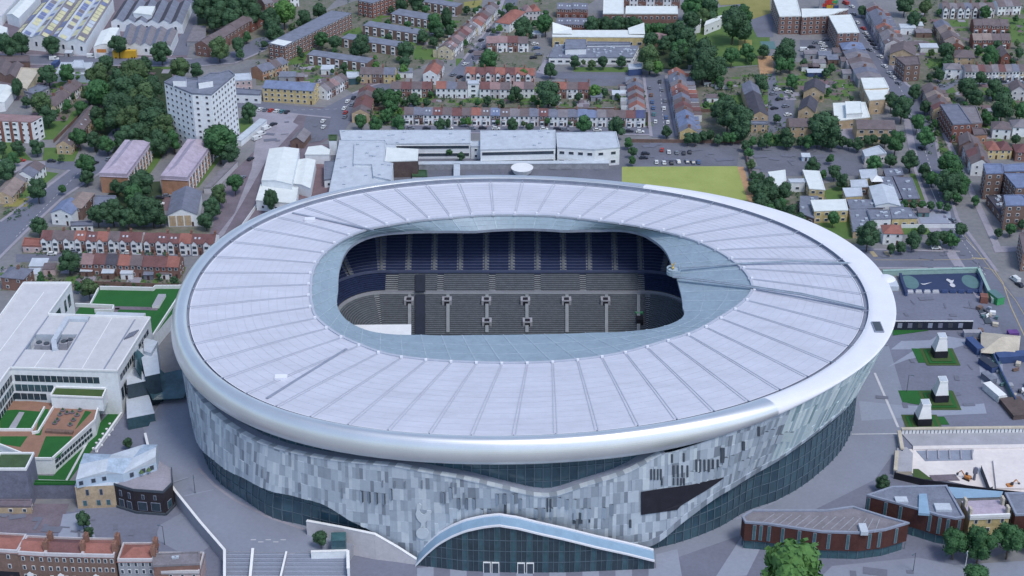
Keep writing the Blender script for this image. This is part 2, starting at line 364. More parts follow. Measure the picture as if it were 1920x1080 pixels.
# ================================================================ STADIUM
SC=np.array((-3.,13.))
def polfit(pts,z,order):
    W=np.array([at(a,b,z) for a,b in pts])-SC; ph=np.arctan2(W[:,1],W[:,0]); r=np.hypot(W[:,0],W[:,1])
    bs=lambda p: np.stack([np.ones_like(p)]+[f(k*p) for k in range(1,order+1) for f in (np.cos,np.sin)],1)
    reg=.1*np.diag([0]+[k*k for k in range(1,order+1) for _ in (0,1)])
    co=np.linalg.lstsq(np.vstack([bs(ph),reg]),np.r_[r,np.zeros(2*order+1)],rcond=None)[0]
    return lambda a: (bs(np.atleast_1d(np.asarray(a,float)))@co)
roofpx=[(358,600),(362,635),(375,660),(410,707),(450,732),(480,745),(560,775),(650,797),(760,809),(843,815),(915,817),(1004,817),(1088,810),(1171,802),(1240,792),(1340,772),(1440,737),(1507,708),(1579,658),(1607,625),(1618,605),(1620,580),(1612,547),(1595,519),(1545,470),(1490,440),(1440,417),(1385,400),(1322,382),(1272,372),(1210,364),(1147,356),(1085,350),(1022,345),(960,344),(900,344),(835,347),(780,351),(717,357),(662,367),(617,377),(555,397),(517,409),(480,427),(440,452),(412,476),(390,500),(370,550)]
RE=polfit(roofpx,45,7)
def cyc(pairs):
    """smooth periodic interpolation of (degrees, value)"""
    a=np.array([p[0] for p in pairs],float); v=np.array([p[1] for p in pairs],float)
    a=np.r_[a-360,a,a+360]; v=np.r_[v,v,v]; o=np.argsort(a); a,v=a[o],v[o]
    def f(x):
        x=np.degrees(np.asarray(x,float))%360
        i=np.clip(np.searchsorted(a,x)-1,1,len(a)-3)
        t=(x-a[i])/(a[i+1]-a[i]); m0=(v[i+1]-v[i-1])/(a[i+1]-a[i-1])*(a[i+1]-a[i]); m1=(v[i+2]-v[i])/(a[i+2]-a[i])*(a[i+1]-a[i])
        return (2*t**3-3*t**2+1)*v[i]+(t**3-2*t**2+t)*m0+(-2*t**3+3*t**2)*v[i+1]+(t**3-t**2)*m1
    return f
RW=cyc([(0,11.6),(15,12.6),(30,12.6),(45,11.3),(60,9.5),(75,8.2),(90,7.6),(105,7.8),(120,8.2),(150,8),(180,7),(200,7),(225,7),(270,7),(295,7.2),(315,8.5),(335,10.5),(348,11.4)])
def xy(r,a): return np.stack([SC[0]+r*np.cos(a),SC[1]+r*np.sin(a)],-1)
# plan of the glazed base
gb=[(398,888,4.5),(417,910,4.5),(459,938,4.5),(514,972,4.5),(570,985,4.5),(1599,794,0),(1583,836,0),(1541,883,0),(1458,938,0),(1402,958,0),(1344,991,0),(1226,1029,0)]
cp=[]
for x,y,z in gb:
    p=np.array(at(x,y,z))-SC; cp.append((math.degrees(math.atan2(p[1],p[0]))%360,float(np.hypot(*p))))
for d in (20,45,70,90,110,135,160): cp.append((d,float(RE(R(d))[0]+RW(R(d))-2)))
cp+= [(182,121.5),(195,119.5),(270,95)]
cp.sort(); cc=[cp[0]]
for p in cp[1:]:
    if p[0]-cc[-1][0]>3.5: cc.append(p)
PG=cyc(cc)
MUL=cyc([(0,.35),(20,.4),(45,1.5),(90,2),(180,2),(270,2.2),(300,1.6),(320,.6),(340,.35)])
PT=lambda a: RE(a)+RW(a)-MUL(a)
PB=lambda a: np.minimum(PG(a)+2.0, 1e9)
def hit(px,py,curve):
    u=(px-960)/F; v=(py-540)/F; d=np.array((u,_c-v*_s,-(_s+v*_c))); t=np.linspace(300,760,9201)
    X=CX+u*t-SC[0]; Y=CY+d[1]*t-SC[1]; Z=CZ+d[2]*t
    g=np.hypot(X,Y)-curve(np.arctan2(Y,X)); k=np.argmax(g<0)
    if g[k]>=0: k=int(np.argmin(g))
    return (math.degrees(math.atan2(Y[k],X[k]))%360,float(Z[k]))
toppx=[(414,786),(445,808),(487,830),(542,847),(625,863),(737,874),(800,886),(871,899),(954,919),(1004,930),(1038,930),(1093,913),(1177,886),(1240,852),(1263,847),(1347,819),(1430,788),(1490,752),(1551,726),(1618,678),(1655,630)]
botpx=[(356,835),(395,858),(428,883),(475,906),(550,930),(609,947),(653,974),(709,1002),(753,1030),(778,1047),(1222,1022),(1286,974),(1347,930),(1424,883),(1486,844),(1545,800),(1607,739),(1640,700),(1668,655)]
tp=[hit(x,y,PT) for x,y in toppx]; bp=[hit(x,y,PB) for x,y in botpx]
print('top',[(round(a),round(b,1)) for a,b in tp]); print('bot',[(round(a),round(b,1)) for a,b in bp])
def clean(l,extra):
    l=sorted([(a,z) for a,z in l]+extra); o=[l[0]]
    for p in l[1:]:
        if p[0]-o[-1][0]>1.2: o.append(p)
    return o
TOPC=clean([p for p in tp if 196<p[0]<352],[(0,45),(20,44.6),(30,43),(60,39),(90,37.5),(120,37.5),(150,37.5),(175,37),(190,37)])
BOTC=clean([p for p in bp if 200<p[0]<350],[(2,24),(30,12),(90,5),(150,5),(185,6),(196,7),(263,3.5),(285,3.5)])
ztop=cyc(TOPC); zbot=cyc(BOTC)
stadium=empty('stadium','huge oval stadium with a pale ribbed roof ring and silver grey panelled sides','stadium',(SC[0],SC[1],0))
def sb(mb,name,mats,parent=None,smooth=False):
    mb.v=[(x-SC[0],y-SC[1],z) for x,y,z in mb.v]; return mb.build(name,mats,parent or stadium,None,smooth)
NA=624; ang=np.linspace(0,2*math.pi,NA,endpoint=False)
# --- arc-length rib stations, starting at the back
def stations(curve,n,start=math.pi/2,N=3600):
    a=np.linspace(start,start+2*math.pi,N+1); p=xy(curve(a),a); s=np.r_[0,np.cumsum(np.hypot(*np.diff(p,axis=0).T))]
    return np.interp(np.arange(n)*s[-1]/n,s,a)
gipx=[(583,540),(585,519),(593,497),(610,475),(650,447),(690,431),(730,423),(790,414),(850,409),(960,404),(1060,408),(1115,414),(1170,421),(1235,433),(1275,443),(1330,464),(1380,495),(1400,515),(1411,540),(1405,555),(1390,570),(1350,597),(1300,624),(1240,643),(1180,660),(1115,672),(1050,679),(985,682),(920,682),(865,680),(800,676),(720,664),(680,650),(640,632),(610,612),(592,594),(584,568)]
oppx=[(633,575),(634,540),(638,500),(648,474),(662,458),(690,444),(722,437),(760,434),(830,432.5),(900,432),(1050,431),(1120,430.5),(1165,430.5),(1200,437),(1228,452),(1245,467),(1258,492),(1267,515),(1274,540),(1280,575),(1283,588),(1276,598),(1255,608),(1225,616),(1180,621),(1100,624),(1000,627),(900,628),(800,628),(740,627),(700,622),(670,612),(648,598)]
OC=np.array((-6.,30.))
def pcurve(pts,z,n=720):
    W=np.array([at(a,b,z) for a,b in pts]); d=np.degrees(np.arctan2(*(W-OC).T[::-1]))%360; r=np.hypot(*(W-OC).T)
    f=cyc(sorted(zip(d,r))); return lambda a: np.stack([OC[0]+f(a)*np.cos(a),OC[1]+f(a)*np.sin(a)],-1)
GI=pcurve(gipx,42.6); OP=pcurve(oppx,38.5)
def even(fn,n,start=math.pi/2):
    a=np.linspace(start,start+2*math.pi,3601); p=fn(a); s=np.r_[0,np.cumsum(np.hypot(*np.diff(p,axis=0).T))]
    return fn(np.interp(np.arange(n)*s[-1]/n,s,a))
NR=52; SUB=10; NT=NR*SUB
def evenE(curve,n): a=stations(curve,n); return xy(curve(a),a),a
EO,EA=evenE(RE,NT); EI=even(GI,NT); 
# opening points: correspond radially to inner ring with gentle sliding
EOP=even(OP,NT)
# --- roof panels: each bay its own part
def arr(p,z): return (p[0],p[1],z)
for k in range(NR):
    b=MB()
    for i in range(k*SUB,(k+1)*SUB):
        j=(i+1)%NT
        for t in range(3):
            t0,t1=t/3,(t+1)/3; zf=lambda q: 45-2.2*q+.25*math.sin(q*math.pi)
            pts=[]
            for (ii,q) in ((i,t0),(j,t0),(j,t1),(i,t1)):
                p=EO[ii]*(1-q)+EI[ii]*q; pts.append(arr(p,zf(q)))
            b.face(pts)
    sb(b,'roof_panel','st_panel',smooth=True)
zf=lambda q: 45-2.2*q+.25*math.sin(q*math.pi)
for k in range(NR):
    i=k*SUB; a=EO[i]; e=EI[i]; t=np.array((-(e-a)[1],(e-a)[0])); t/=np.linalg.norm(t); b=MB()
    for sd in (-.55,.55):
        for q in range(6):
            q0,q1=q/6,(q+1)/6; p0=a*(1-q0)+e*q0+t*sd*(1-.5*q0); p1=a*(1-q1)+e*q1+t*sd*(1-.5*q1)
            b.bar(arr(p0,zf(q0)+.1),arr(p1,zf(q1)+.1),.3,.14)
    b.box(e[0]-.7,e[1]-.7,42.6,e[0]+.7,e[1]+.7,43.2); sb(b,'roof_rib','st_rib')
# faint cross seams
b=MB()
M('st_seam',(185,187,204),rough=.6,var=.03)
for q in [k/14 for k in range(1,14)]:
    for i in range(0,NT,2):
        j=(i+2)%NT; p0=EO[i]*(1-q)+EI[i]*q; p1=EO[j]*(1-q)+EI[j]*q; b.bar(arr(p0,zf(q)+.01),arr(p1,zf(q)+.01),.16,.04)
sb(b,'roof_seam','st_seam')
# underside
b=MB()
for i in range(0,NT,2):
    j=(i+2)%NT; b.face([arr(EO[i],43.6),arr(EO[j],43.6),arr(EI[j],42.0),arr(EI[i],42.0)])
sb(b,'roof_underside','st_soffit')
# --- translucent inner ring
b=MB()
for i in range(NT):
    j=(i+1)%NT
    for t in range(2):
        q0,q1=t/2,(t+1)/2; zz=lambda q: 42.6-4.1*q
        b.face([arr(EI[i]*(1-q0)+EOP[i]*q0,zz(q0)),arr(EI[j]*(1-q0)+EOP[j]*q0,zz(q0)),arr(EI[j]*(1-q1)+EOP[j]*q1,zz(q1)),arr(EI[i]*(1-q1)+EOP[i]*q1,zz(q1))])
    b.face([arr(EOP[i],38.5),arr(EOP[j],38.5),arr(EOP[j],37.4),arr(EOP[i],37.4)],1)
sb(b,'glazed_roof_ring',['st_ring','st_gutter'],smooth=False)
b=MB()
for k in range(NR):
    i=k*SUB; b.bar(arr(EI[i],42.68),arr(EOP[i],38.58),.3,.14)
for q in (.33,.66):
    for i in range(NT):
        j=(i+1)%NT; p0=EI[i]*(1-q)+EOP[i]*q; p1=EI[j]*(1-q)+EOP[j]*q; z=42.6-4.1*q+.05; b.bar(arr(p0,z),arr(p1,z),.14,.1)
sb(b,'ring_seam','st_ringline')
b=MB()
for i in range(NT):
    j=(i+1)%NT; b.bar(arr(EI[i],42.9),arr(EI[j],42.9),.9,.7)
sb(b,'ring_gutter','st_rib')
for k in range(NR):
    for q in (0,):
        b=MB(); e=EI[(k*SUB+q)%NT]; o=EO[(k*SUB+q)%NT]; d=(o-e)/np.linalg.norm(o-e); p=e+d*.8; b.box(p[0]-.45,p[1]-.45,43,p[0]+.45,p[1]+.45,43.7)
        sb(b,'ring_bracket','st_rimwhite')
# --- rim
b=MB(); re=RE(ang); rw=RW(ang)
flat=cyc([(0,1),(20,1),(40,.75),(70,.4),(90,.35),(120,.3),(160,.1),(180,0),(270,0),(295,.05),(312,.4),(328,.9),(345,1)])(ang); flat=np.clip(flat,0,1)
prof_t=[(.17,45.7),(.34,46.5),(.58,46.55),(.74,45.9),(.87,44.6),(.96,42.9),(1.0,41.2),(.97,39.8),(.88,38.6),(.72,37.8),(.5,37.5)]
prof_f=[(.17,45.7),(.3,46.1),(.5,46.1),(.7,46.0),(.86,45.9),(.95,45.8),(.985,45.65),(1.0,45.5),(1.0,45.3),(.99,45.2),(.95,45.15)]
bmask=cyc([(0,0),(40,.2),(70,.85),(90,1),(110,1),(135,.7),(165,.1),(190,0),(330,0)])(ang); bmask=np.clip(bmask,0,1)
def dense(pr,k=3):
    a=np.array([pr[0]]+list(pr)+[pr[-1]],float); o=[]
    for i in range(1,len(a)-2):
        for q in range(k):
            t=q/k; o.append(tuple(.5*(2*a[i]+(a[i+1]-a[i-1])*t+(2*a[i-1]-5*a[i]+4*a[i+1]-a[i+2])*t*t+(3*a[i]-a[i-1]-3*a[i+1]+a[i+2])*t**3)))
    return o+[pr[-1]]
prof_t0,prof_f0=prof_t,prof_f
prof_t=dense(prof_t); prof_f=dense(prof_f)
rows=[]
for (u0,z0),(u1,z1) in zip(prof_t,prof_f):
    u=u0*(1-flat)+u1*flat; z=z0*(1-flat)+z1*flat; u=u+(.26*bmask)*(u<.25)+(.18*bmask)*((u>=.25)&(u<.5))
    p=xy(re+rw*u,ang); rows.append([(p[i][0],p[i][1],z[i]) for i in range(NA)])
for a_,c_ in zip(rows,rows[1:]):
    for i in range(NA):
        j=(i+1)%NA; fl_=flat[i]>.5
        b.face([a_[i],a_[j],c_[j],c_[i]],1 if fl_ else 0)
sb(b,'rim_shell',['st_metal','st_rimwhite'],smooth=True)
b=MB(); g0=xy(re,ang); 
u=np.array([prof_t[0][0]*(1-f)+prof_f[0][0]*f for f in flat])+.26*bmask; g1=xy(re+rw*u,ang); gm=xy(re+.25,ang)
for i in range(NA):
    j=(i+1)%NA
    b.face([arr(g0[i],45.25),arr(g0[j],45.25),arr(gm[j],45.25),arr(gm[i],45.25)],1); b.face([arr(gm[i],45.25),arr(gm[j],45.25),arr(gm[j],44.3),arr(gm[i],44.3)],0); b.face([arr(gm[i],44.3),arr(gm[j],44.3),arr(g1[j],44.5),arr(g1[i],44.5)],0); b.face([arr(g1[i],44.5),arr(g1[j],44.5),rows[0][j],rows[0][i]],0)
    b.face([arr(g0[i],44.4),arr(g0[j],44.4),arr(g0[j],45.25),arr(g0[i],45.25)],1)
sb(b,'rim_gutter',['st_gutter','st_rimwhite'])
for k in range(NR):
    i=k*SUB; a_=EA[i]; b=MB(); r0=float(RE(a_)[0]); wv=float(RW(a_)); p0=xy(np.array([r0]),np.array([a_]))[0]; p1=xy(np.array([r0+wv*.2]),np.array([a_]))[0]
    b.bar(arr(p0,45.3),arr(p1,45.7),.3,.3); sb(b,'rim_bracket','st_gutter')
# --- glass drum
b=MB(); gl=MB(); NG=216; ga=np.linspace(0,2*math.pi,NG,endpoint=False); pg=PG(ga); 
prt=RE(ga)+.5
podz=lambda a: 0
lv=[0,4.4,8.8,13.2,18,23,28,33,38.5]
def drum(i,z):
    t=max(0,min(1,(z-8)/26)); r=pg[i%NG]*(1-t)+min(prt[i%NG],pg[i%NG]+8)*t; return xy(np.array([r]),ga[i%NG:i%NG+1])[0]
for z0,z1 in zip(lv,lv[1:]):
    for i in range(NG): gl.face([arr(drum(i,z0),z0),arr(drum(i+1,z0),z0),arr(drum(i+1,z1),z1),arr(drum(i,z1),z1)],(i*7+int(z0)*3)%5>2)
sb(gl,'glass_wall',['drum_a','drum_b'])
for i in range(NG):
    d=math.degrees(ga[i])
    if d<10 or d>170:
        for z0,z1 in zip(lv,lv[1:]):
            n=np.array((math.cos(ga[i]),math.sin(ga[i])))*.12; b.bar(arr(drum(i,z0)+n,z0),arr(drum(i,z1)+n,z1),.3,.3)
            b.bar(arr(drum(i,z1)+n,z1),arr(drum(i+1,z1)+n,z1),.18,.18)
sb(b,'mullion_frame','mullion')
# --- facade panels
NCOL=600
fa=stations(lambda a:PG(a)+2,NCOL,start=0); fa=np.r_[fa,fa[0]+2*math.pi]
zt=ztop(fa); zb=zbot(fa); zt=np.minimum(zt,np.where(np.degrees(fa)%360<15,45.0,np.interp(np.degrees(fa)%360,[300,312,325],[60,43,45.0]))); zt=np.where(zt<zb+.1,zb+.1,zt); rt=PT(fa); rb=PB(fa)
def fp(a,z,off,zt_,zb_,rt_,rb_):
    t=(z-zb_)/max(zt_-zb_,6); t=max(0,min(1,t)); r=rb_+(rt_-rb_)*(t**1.0)+off; return (SC[0]+r*math.cos(a),SC[1]+r*math.sin(a),z)
rnd=random.Random(5); b=MB(); back=MB(); ed=MB(); eb=MB()
fins=[(242.5,22,26),(245.5,21,25),(256,23,27),(259,19,24),(268,20,24),(277,20,24),(262,18,22),(266,24,28),(273,17,21),(280,14,18),(285,15,19),(301,25,29),(304,22,26),(307,28,32),(311,24,28),(315,30,34),(319,27,31)]
CELL=4.1; tone={}
def cellkey(c,k):
    return tone.get((c,k))
for blk in range(0,NCOL,1): pass
stg=[]; c=0
while c<NCOL:
    n=rnd.choice((4,6,8,12)); s_=rnd.choice((0,0,.5,.25))
    stg+= [s_]*n; c+=n
for k in range(-2,16):
    c=0
    while c<NCOL:
        n=1 if rnd.random()<.88 else 2; q=rnd.random(); off=rnd.choice((0,.05,.1,.18))
        for i in range(n): tone[(c+i,k)]=(q,off,i,n)
        c+=n
for c in range(NCOL):
    d=math.degrees(fa[c])%360
    a0,a1=fa[c],fa[c+1]; tl=d<8 or d>318
    stag=stg[c]*CELL; hk=2 if tl else 1
    k0=int(min(zb[c],zb[c+1])/CELL)-1; k1=int(max(zt[c],zt[c+1])/CELL)+2
    for k in range(k0,k1):
        z0=k*CELL+stag*.999-CELL*.5; z1=z0+CELL
        L0,L1=max(z0,zb[c]),min(z1,zt[c]); R0,R1=max(z0,zb[c+1]),min(z1,zt[c+1])
        if L1-L0<.05 and R1-R0<.05: continue
        L1=max(L1,L0); R1=max(R1,R0)
        q,off,ii,nn=tone.get((c,(k+stg[c]*4)//hk if tl else k),(.3,0,0,1))
        m=(0 if q<.3 else 1 if q<.56 else 5 if q<.72 else 2 if q<.84 else 3 if q<.9 else 4)
        if tl: m=6+(0 if q<.4 else 1 if q<.68 else 2 if q<.8 else 3)
        fin=any(abs(d-f[0])<1.6 and f[1]<(z0+z1)/2<f[2] for f in fins) and c%2==0
        o0=off; o1=off
        if fin: o1=off+.85
        pl=lambda z,o: fp(a0,z,o,zt[c],zb[c],rt[c],rb[c]); pr=lambda z,o: fp(a1,z,o,zt[c+1],zb[c+1],rt[c+1],rb[c+1])
        Q=[pl(L0,o0),pr(R0,o1),pr(R1,o1),pl(L1,o0)]; K=[pl(L0,-.3),pr(R0,-.3),pr(R1,-.3),pl(L1,-.3)]
        b.face(Q,m)
        for e in range(4): b.face([Q[e],Q[(e+1)%4],K[(e+1)%4],K[e]],10 if fin else m)
    back.face([fp(a0,zb[c],-.32,zt[c],zb[c],rt[c],rb[c]),fp(a1,zb[c+1],-.32,zt[c+1],zb[c+1],rt[c+1],rb[c+1]),fp(a1,zt[c+1],-.32,zt[c+1],zb[c+1],rt[c+1],rb[c+1]),fp(a0,zt[c],-.32,zt[c],zb[c],rt[c],rb[c])])
    # soffit back to the glass and top ledge
    s0=fp(a0,zb[c],-.32,zt[c],zb[c],rt[c],rb[c]); s1=fp(a1,zb[c+1],-.32,zt[c+1],zb[c+1],rt[c+1],rb[c+1])
    i0=xy(np.array([rb[c]-4.]),np.array([a0]))[0]; i1=xy(np.array([rb[c+1]-4.]),np.array([a1]))[0]
    back.face([s0,s1,arr(i1,zb[c+1]+.4),arr(i0,zb[c]+.4)])
    if 287<d<338:
        T=[fp(a0,zb[c],.32,zt[c],zb[c],rt[c],rb[c]),fp(a1,zb[c+1],.32,zt[c+1],zb[c+1],rt[c+1],rb[c+1])]; w_=2.4 if d<318 else 1.6
        U=[fp(a0,zb[c]+w_,.32,zt[c],zb[c],rt[c],rb[c]),fp(a1,zb[c+1]+w_,.32,zt[c+1],zb[c+1],rt[c+1],rb[c+1])]; mm=(1,2,3,1,2,2,3)[(c//2)%7]
        eb.face([T[0],T[1],U[1],U[0]],mm); eb.face([U[0],U[1],fp(a1,zb[c+1]+w_,-.3,zt[c+1],zb[c+1],rt[c+1],rb[c+1]),fp(a0,zb[c]+w_,-.3,zt[c],zb[c],rt[c],rb[c])],mm)
    if zt[c]<36.8 and 195<d<318:
        T=[fp(a0,zt[c],.35,zt[c],zb[c],rt[c],rb[c]),fp(a1,zt[c+1],.35,zt[c+1],zb[c+1],rt[c+1],rb[c+1])]
        U=[(T[0][0],T[0][1],T[0][2]+.4),(T[1][0],T[1][1],T[1][2]+.4)]; W_=[fp(a1,zt[c+1],-1.6,zt[c+1],zb[c+1],rt[c+1],rb[c+1]),fp(a0,zt[c],-1.6,zt[c],zb[c],rt[c],rb[c])]
        mm=(c//2*7)%3; ed.face([T[0],T[1],U[1],U[0]],mm); ed.face([U[0],U[1],(W_[0][0],W_[0][1],U[1][2]),(W_[1][0],W_[1][1],U[0][2])],mm)
        w0=xy(np.array([rt[c]-5.5]),np.array([a0]))[0]; w1=xy(np.array([rt[c+1]-5.5]),np.array([a1]))[0]
        back.face([arr(w0,zt[c]+.3),arr(w1,zt[c+1]+.3),(W_[0][0],W_[0][1],U[1][2]-.1),(W_[1][0],W_[1][1],U[0][2]-.1)],1)
sb(b,'cladding',['fac0','fac1','fac2','fac3','fac4','fac5','fact0','fact1','fact2','fact3','st_dark'])
sb(back,'cladding_backing',['st_dark','st_gutter']); sb(eb,'lower_cladding_edge',['fac4','fac0','fac2','fac3']); sb(ed,'cladding_trim',['fac4','fac0','fac2','fac3'])
# --- features on the facade placed by survey onto its surface
zt_s,zb_s=ztop,zbot
def onf(px,py,off):
    d,z=hit(px,py,lambda a: PB(a)+(PT(a)-PB(a))*.5)
    for _ in range(3):
        a=R(d); zb1=float(zb_s(a)); zt1=float(zt_s(a)); t=max(0,min(1,(z-zb1)/max(zt1-zb1,6))); d,z=hit(px,py,lambda a,t=t: PB(a)+(PT(a)-PB(a))*t+off)
    a=R(d); t=max(0,min(1,(z-float(zb_s(a)))/max(float(zt_s(a))-float(zb_s(a)),6))); r=float(PB(a)+(PT(a)-PB(a))*t)+off
    return np.array((SC[0]+r*math.cos(a),SC[1]+r*math.sin(a),z)), np.array((math.cos(a),math.sin(a),0))
def plate(name,pts,off,m,th=.25):
    b=MB(); o=[onf(x,y,off) for x,y in pts]; f=[p for p,_ in o]; k=[p-n*th for p,n in o]
    b.face(f); 
    for i in range(len(f)): j=(i+1)%len(f); b.face([f[i],f[j],k[j],k[i]])
    return sb(b,name,m)
scr=[(1202.5,923),(1202.5,965.5),(1235,961),(1270,956),(1277,948),(1300,934),(1330,916),(1358,896),(1330,902),(1299,909),(1272,913),(1240,917)]
plate('video_screen',scr,.5,'black')
plate('emblem_bird',[(782,945),(786,943),(790,947),(789,953),(786,957),(789,962),(794,965),(799,962),(801,957),(808,957),(809,961),(806,966),(803,970),(800,977),(797,981),(797,989),(799,994),(794,994),(794,988),(791,988),(791,994),(787,994),(790,981),(785,977),(781,971),(779,964),(781,957),(781,950)],.5,'fac4')
plate('emblem_ball',[(792+12*math.cos(t*math.pi/8),1000+11*math.sin(t*math.pi/8)) for t in range(16)],.5,'fac4')
sl=[(x,880,900,3) for x in (1220,1226,1232,1238)]+[(1259,852,868,3),(1281,850,866,3)]+[(x,873,895,3) for x in (1262,1270,1278,1288)]+[(x,862,885,3) for x in (1305,1312,1320,1328,1336,1345)]+[(1352,840,868,7),(1392,828,845,5),(1421,800,818,4)]+[(x,897,910,2.6) for x in (1240,1262,1270,1276,1282)]+[(1025,935,960,3),(1031,936,960,3),(1074,962,982,6),(1086,962,982,6),(1104,960,980,3),(945,942,963,5),(1180,975,990,4)]+[(x,901+i_%3,914+i_%4,2.0) for i_,x in enumerate((716,739,758,790))]+[(845,905,925,3),(853,906,926,3),(826,922,944,3),(833,922,944,3),(868,924,946,3),(640,915,935,2.4),(560,905,922,2.4),(490,880,896,2.4)]
for x,y0,y1,w_ in sl: plate('vent_slot',[(x,y0),(x+w_,y0),(x+w_,y1),(x,y1)],.42,'st_dark' if x>900 else 'fac3')
# --- skywalk beams on the roof and brackets
def roofz(p):
    # height of roof surface at plan p (approx, along radial from opening)
    return 0
for (x0,y0,z0,x1,y1,z1,nm) in ((1262,503,40.3,1598,494.5,45.7,'skywalk'),(1262,519,40.3,1622,579,45.7,'skywalk')):
    b=MB(); A_=np.array((*at(x0,y0,z0),z0)); B_=np.array((*at(x1,y1,z1),z1)); E_=A_+(B_-A_)*.36; E_[2]=43.3; 
    for p,q in ((A_,E_),(E_,B_)):
        if q is B_: 
            mid=(p+q)/2; mid[2]=45.5
            for p_,q_ in ((p,mid),(mid,q)):
                b.bar(p_,q_,1.2 if y0>510 else .6,.3,0)
                n=np.array((0,1,0)); 
                for sgn in (-1,1):
                    o=np.array((0,sgn*(.55 if y0>510 else .28),.3)); b.bar(p_+o,q_+o,.1,.25,1)
        else:
            b.bar(p,q,1.2 if y0>510 else .6,.3,0)
            for sgn in (-1,1):
                o=np.array((0,sgn*(.55 if y0>510 else .28),.3)); b.bar(p+o,q+o,.1,.25,1)
    sb(b,nm,['st_gutter','st_ringline'])
# look-out at the tip
b=MB(); c0=np.array(at(1259,509,40.6))
pts=[(c0[0]+1.2+3.0*math.cos(t),c0[1]+2.6*math.sin(t)) for t in np.linspace(math.pi*.5,math.pi*1.5,9)]+[(c0[0]+3,c0[1]-2.6),(c0[0]+3,c0[1]+2.6)]
b.prism(pts,39.6,40.9); 
for i in range(len(pts)-1): b.bar((*pts[i],41.7),(*pts[i+1],41.7),.12,.9)
sb(b,'lookout','st_ringline')
# the golden bird on its ball
ck=empty('rooster_statue','small golden cockerel statue on a ball at the tip of the roof walkway','statue',(c0[0]+.6,c0[1]+1.2,40.9))
b=MB()
for i in range(6):
    for j in range(10):
        th0,th1=math.pi*i/6,math.pi*(i+1)/6; p0,p1=6.2832*j/10,6.2832*(j+1)/10; g=lambda t,p:(1.0*math.sin(t)*math.cos(p),1.0*math.sin(t)*math.sin(p),1.0+1.0*math.cos(t)); b.face([g(th0,p0),g(th0,p1),g(th1,p1),g(th1,p0)])
b.build('ball',['gold'],ck); ck.scale=(.62,.62,.62)
b=MB(); b.tube((0,0,1.9),(0,0,2.7),.12,.16,6); b.tube((-.5,0,2.6),(.5,0,3.3),.5,.6,8); b.tube((.4,0,3.2),(.75,0,4.3),.5,.25,8); b.tube((.75,0,4.2),(.8,0,4.8),.28,.2,8); b.tube((.85,0,4.55),(1.25,0,4.5),.12,.02,6); b.tube((-.4,0,2.8),(-1.2,0,4.0),.45,.1,8); b.box(.6,-.05,4.7,.95,.05,5.0)
b.build('bird',['gold'],ck)
# --- bowl
X0,X1,Y0,Y1=-58.,46.,-16.,52.
def ringpath(d):
    """(points, normals) round the pitch at offset d; fixed count"""
    pts=[]
    def seg(a,b_,n): 
        for i in range(n): t=i/n; pts.append((a[0]+(b_[0]-a[0])*t,a[1]+(b_[1]-a[1])*t))
    def arc(c,t0,n):
        for i in range(n): t=t0+math.pi/2*i/n; pts.append((c[0]+d*math.cos(t),c[1]+d*math.sin(t)))
    seg((X1+d,Y0),(X1+d,Y1),26); arc((X1,Y1),0,12); seg((X1,Y1+d),(X0,Y1+d),40); arc((X0,Y1),math.pi/2,12); seg((X0-d,Y1),(X0-d,Y0),26); arc((X0,Y0),math.pi,12); seg((X0,Y0-d),(X1,Y0-d),40); arc((X1,Y0),1.5*math.pi,12)
    return pts
NP=180; M('standu',(84,92,122),var=.1); M('stair_grey',(98,102,110),var=.1)
tiers=[('lower_tier',0,3.2,.85,.44,20,'seat_grey'),('middle_tier',18.2,13.4,.8,.5,9,'seat_grey'),('upper_tier',24.6,19.0,1.1,.8,17,'seat_navy')]
aisl={'lower_tier':{26+11,26+12+41},'middle_tier':{38,77,26+12+9,26+12+16,26+12+23,26+12+31,26+12+38}}
aisl['upper_tier']={38+i for i in range(0,41,4)}|{26+4,26+9,78+4,78+9}
for s0 in (5,13,21): 
    for kk in aisl: aisl[kk].add(s0); aisl[kk].add(90+s0)
for s0 in range(129,170,6):
    for kk in aisl: aisl[kk].add(s0)
for nm,d0,z0,tr,ri,n,sm in tiers:
    b=MB(); paths=[ringpath(d0+tr*i) for i in range(n+1)]
    for i in range(n):
        z=z0+ri*i; zp=z0+ri*(i-1) if i else z0-1.6
        for j in range(NP):
            k=(j+1)%NP; b.face([(*paths[i][j],zp),(*paths[i][k],zp),(*paths[i][k],z),(*paths[i][j],z)],0); b.face([(*paths[i][j],z),(*paths[i][k],z),(*paths[i+1][k],z),(*paths[i+1][j],z)],1 if j in aisl[nm] else 0)
    tier=sb(b,nm,['stand' if nm!='upper_tier' else 'standu','standc'])
    cuts=sorted(aisl[nm]); 
    for ci,c in enumerate(cuts):
        nx=cuts[(ci+1)%len(cuts)]; idx=[]; j=(c+1)%NP
        while j!=nx: idx.append(j); j=(j+1)%NP
        if not idx: continue
        b=MB()
        navy=sm=='seat_navy' or (nm=='middle_tier' and (c<33 or c>=77))
        for i in range(n):
            z=z0+ri*i; f_=1.15 if sm=='seat_navy' else 1; pa=ringpath(d0+tr*i+.34*f_); pb=ringpath(d0+tr*i+.74*f_)
            for j in idx:
                k=(j+1)%NP; A0,A1,B0,B1=pa[j],pa[k],pb[j],pb[k]
                b.face([(*A0,z+.42),(*A1,z+.42),(*B1,z+.5),(*B0,z+.5)]); b.face([(*A0,z+.1),(*A1,z+.1),(*A1,z+.42),(*A0,z+.42)]); b.face([(*B0,z+.5),(*B1,z+.5),(*B1,z+.86),(*B0,z+.86)])
        sb(b,'seat_block','seat_navy' if navy else sm,tier)
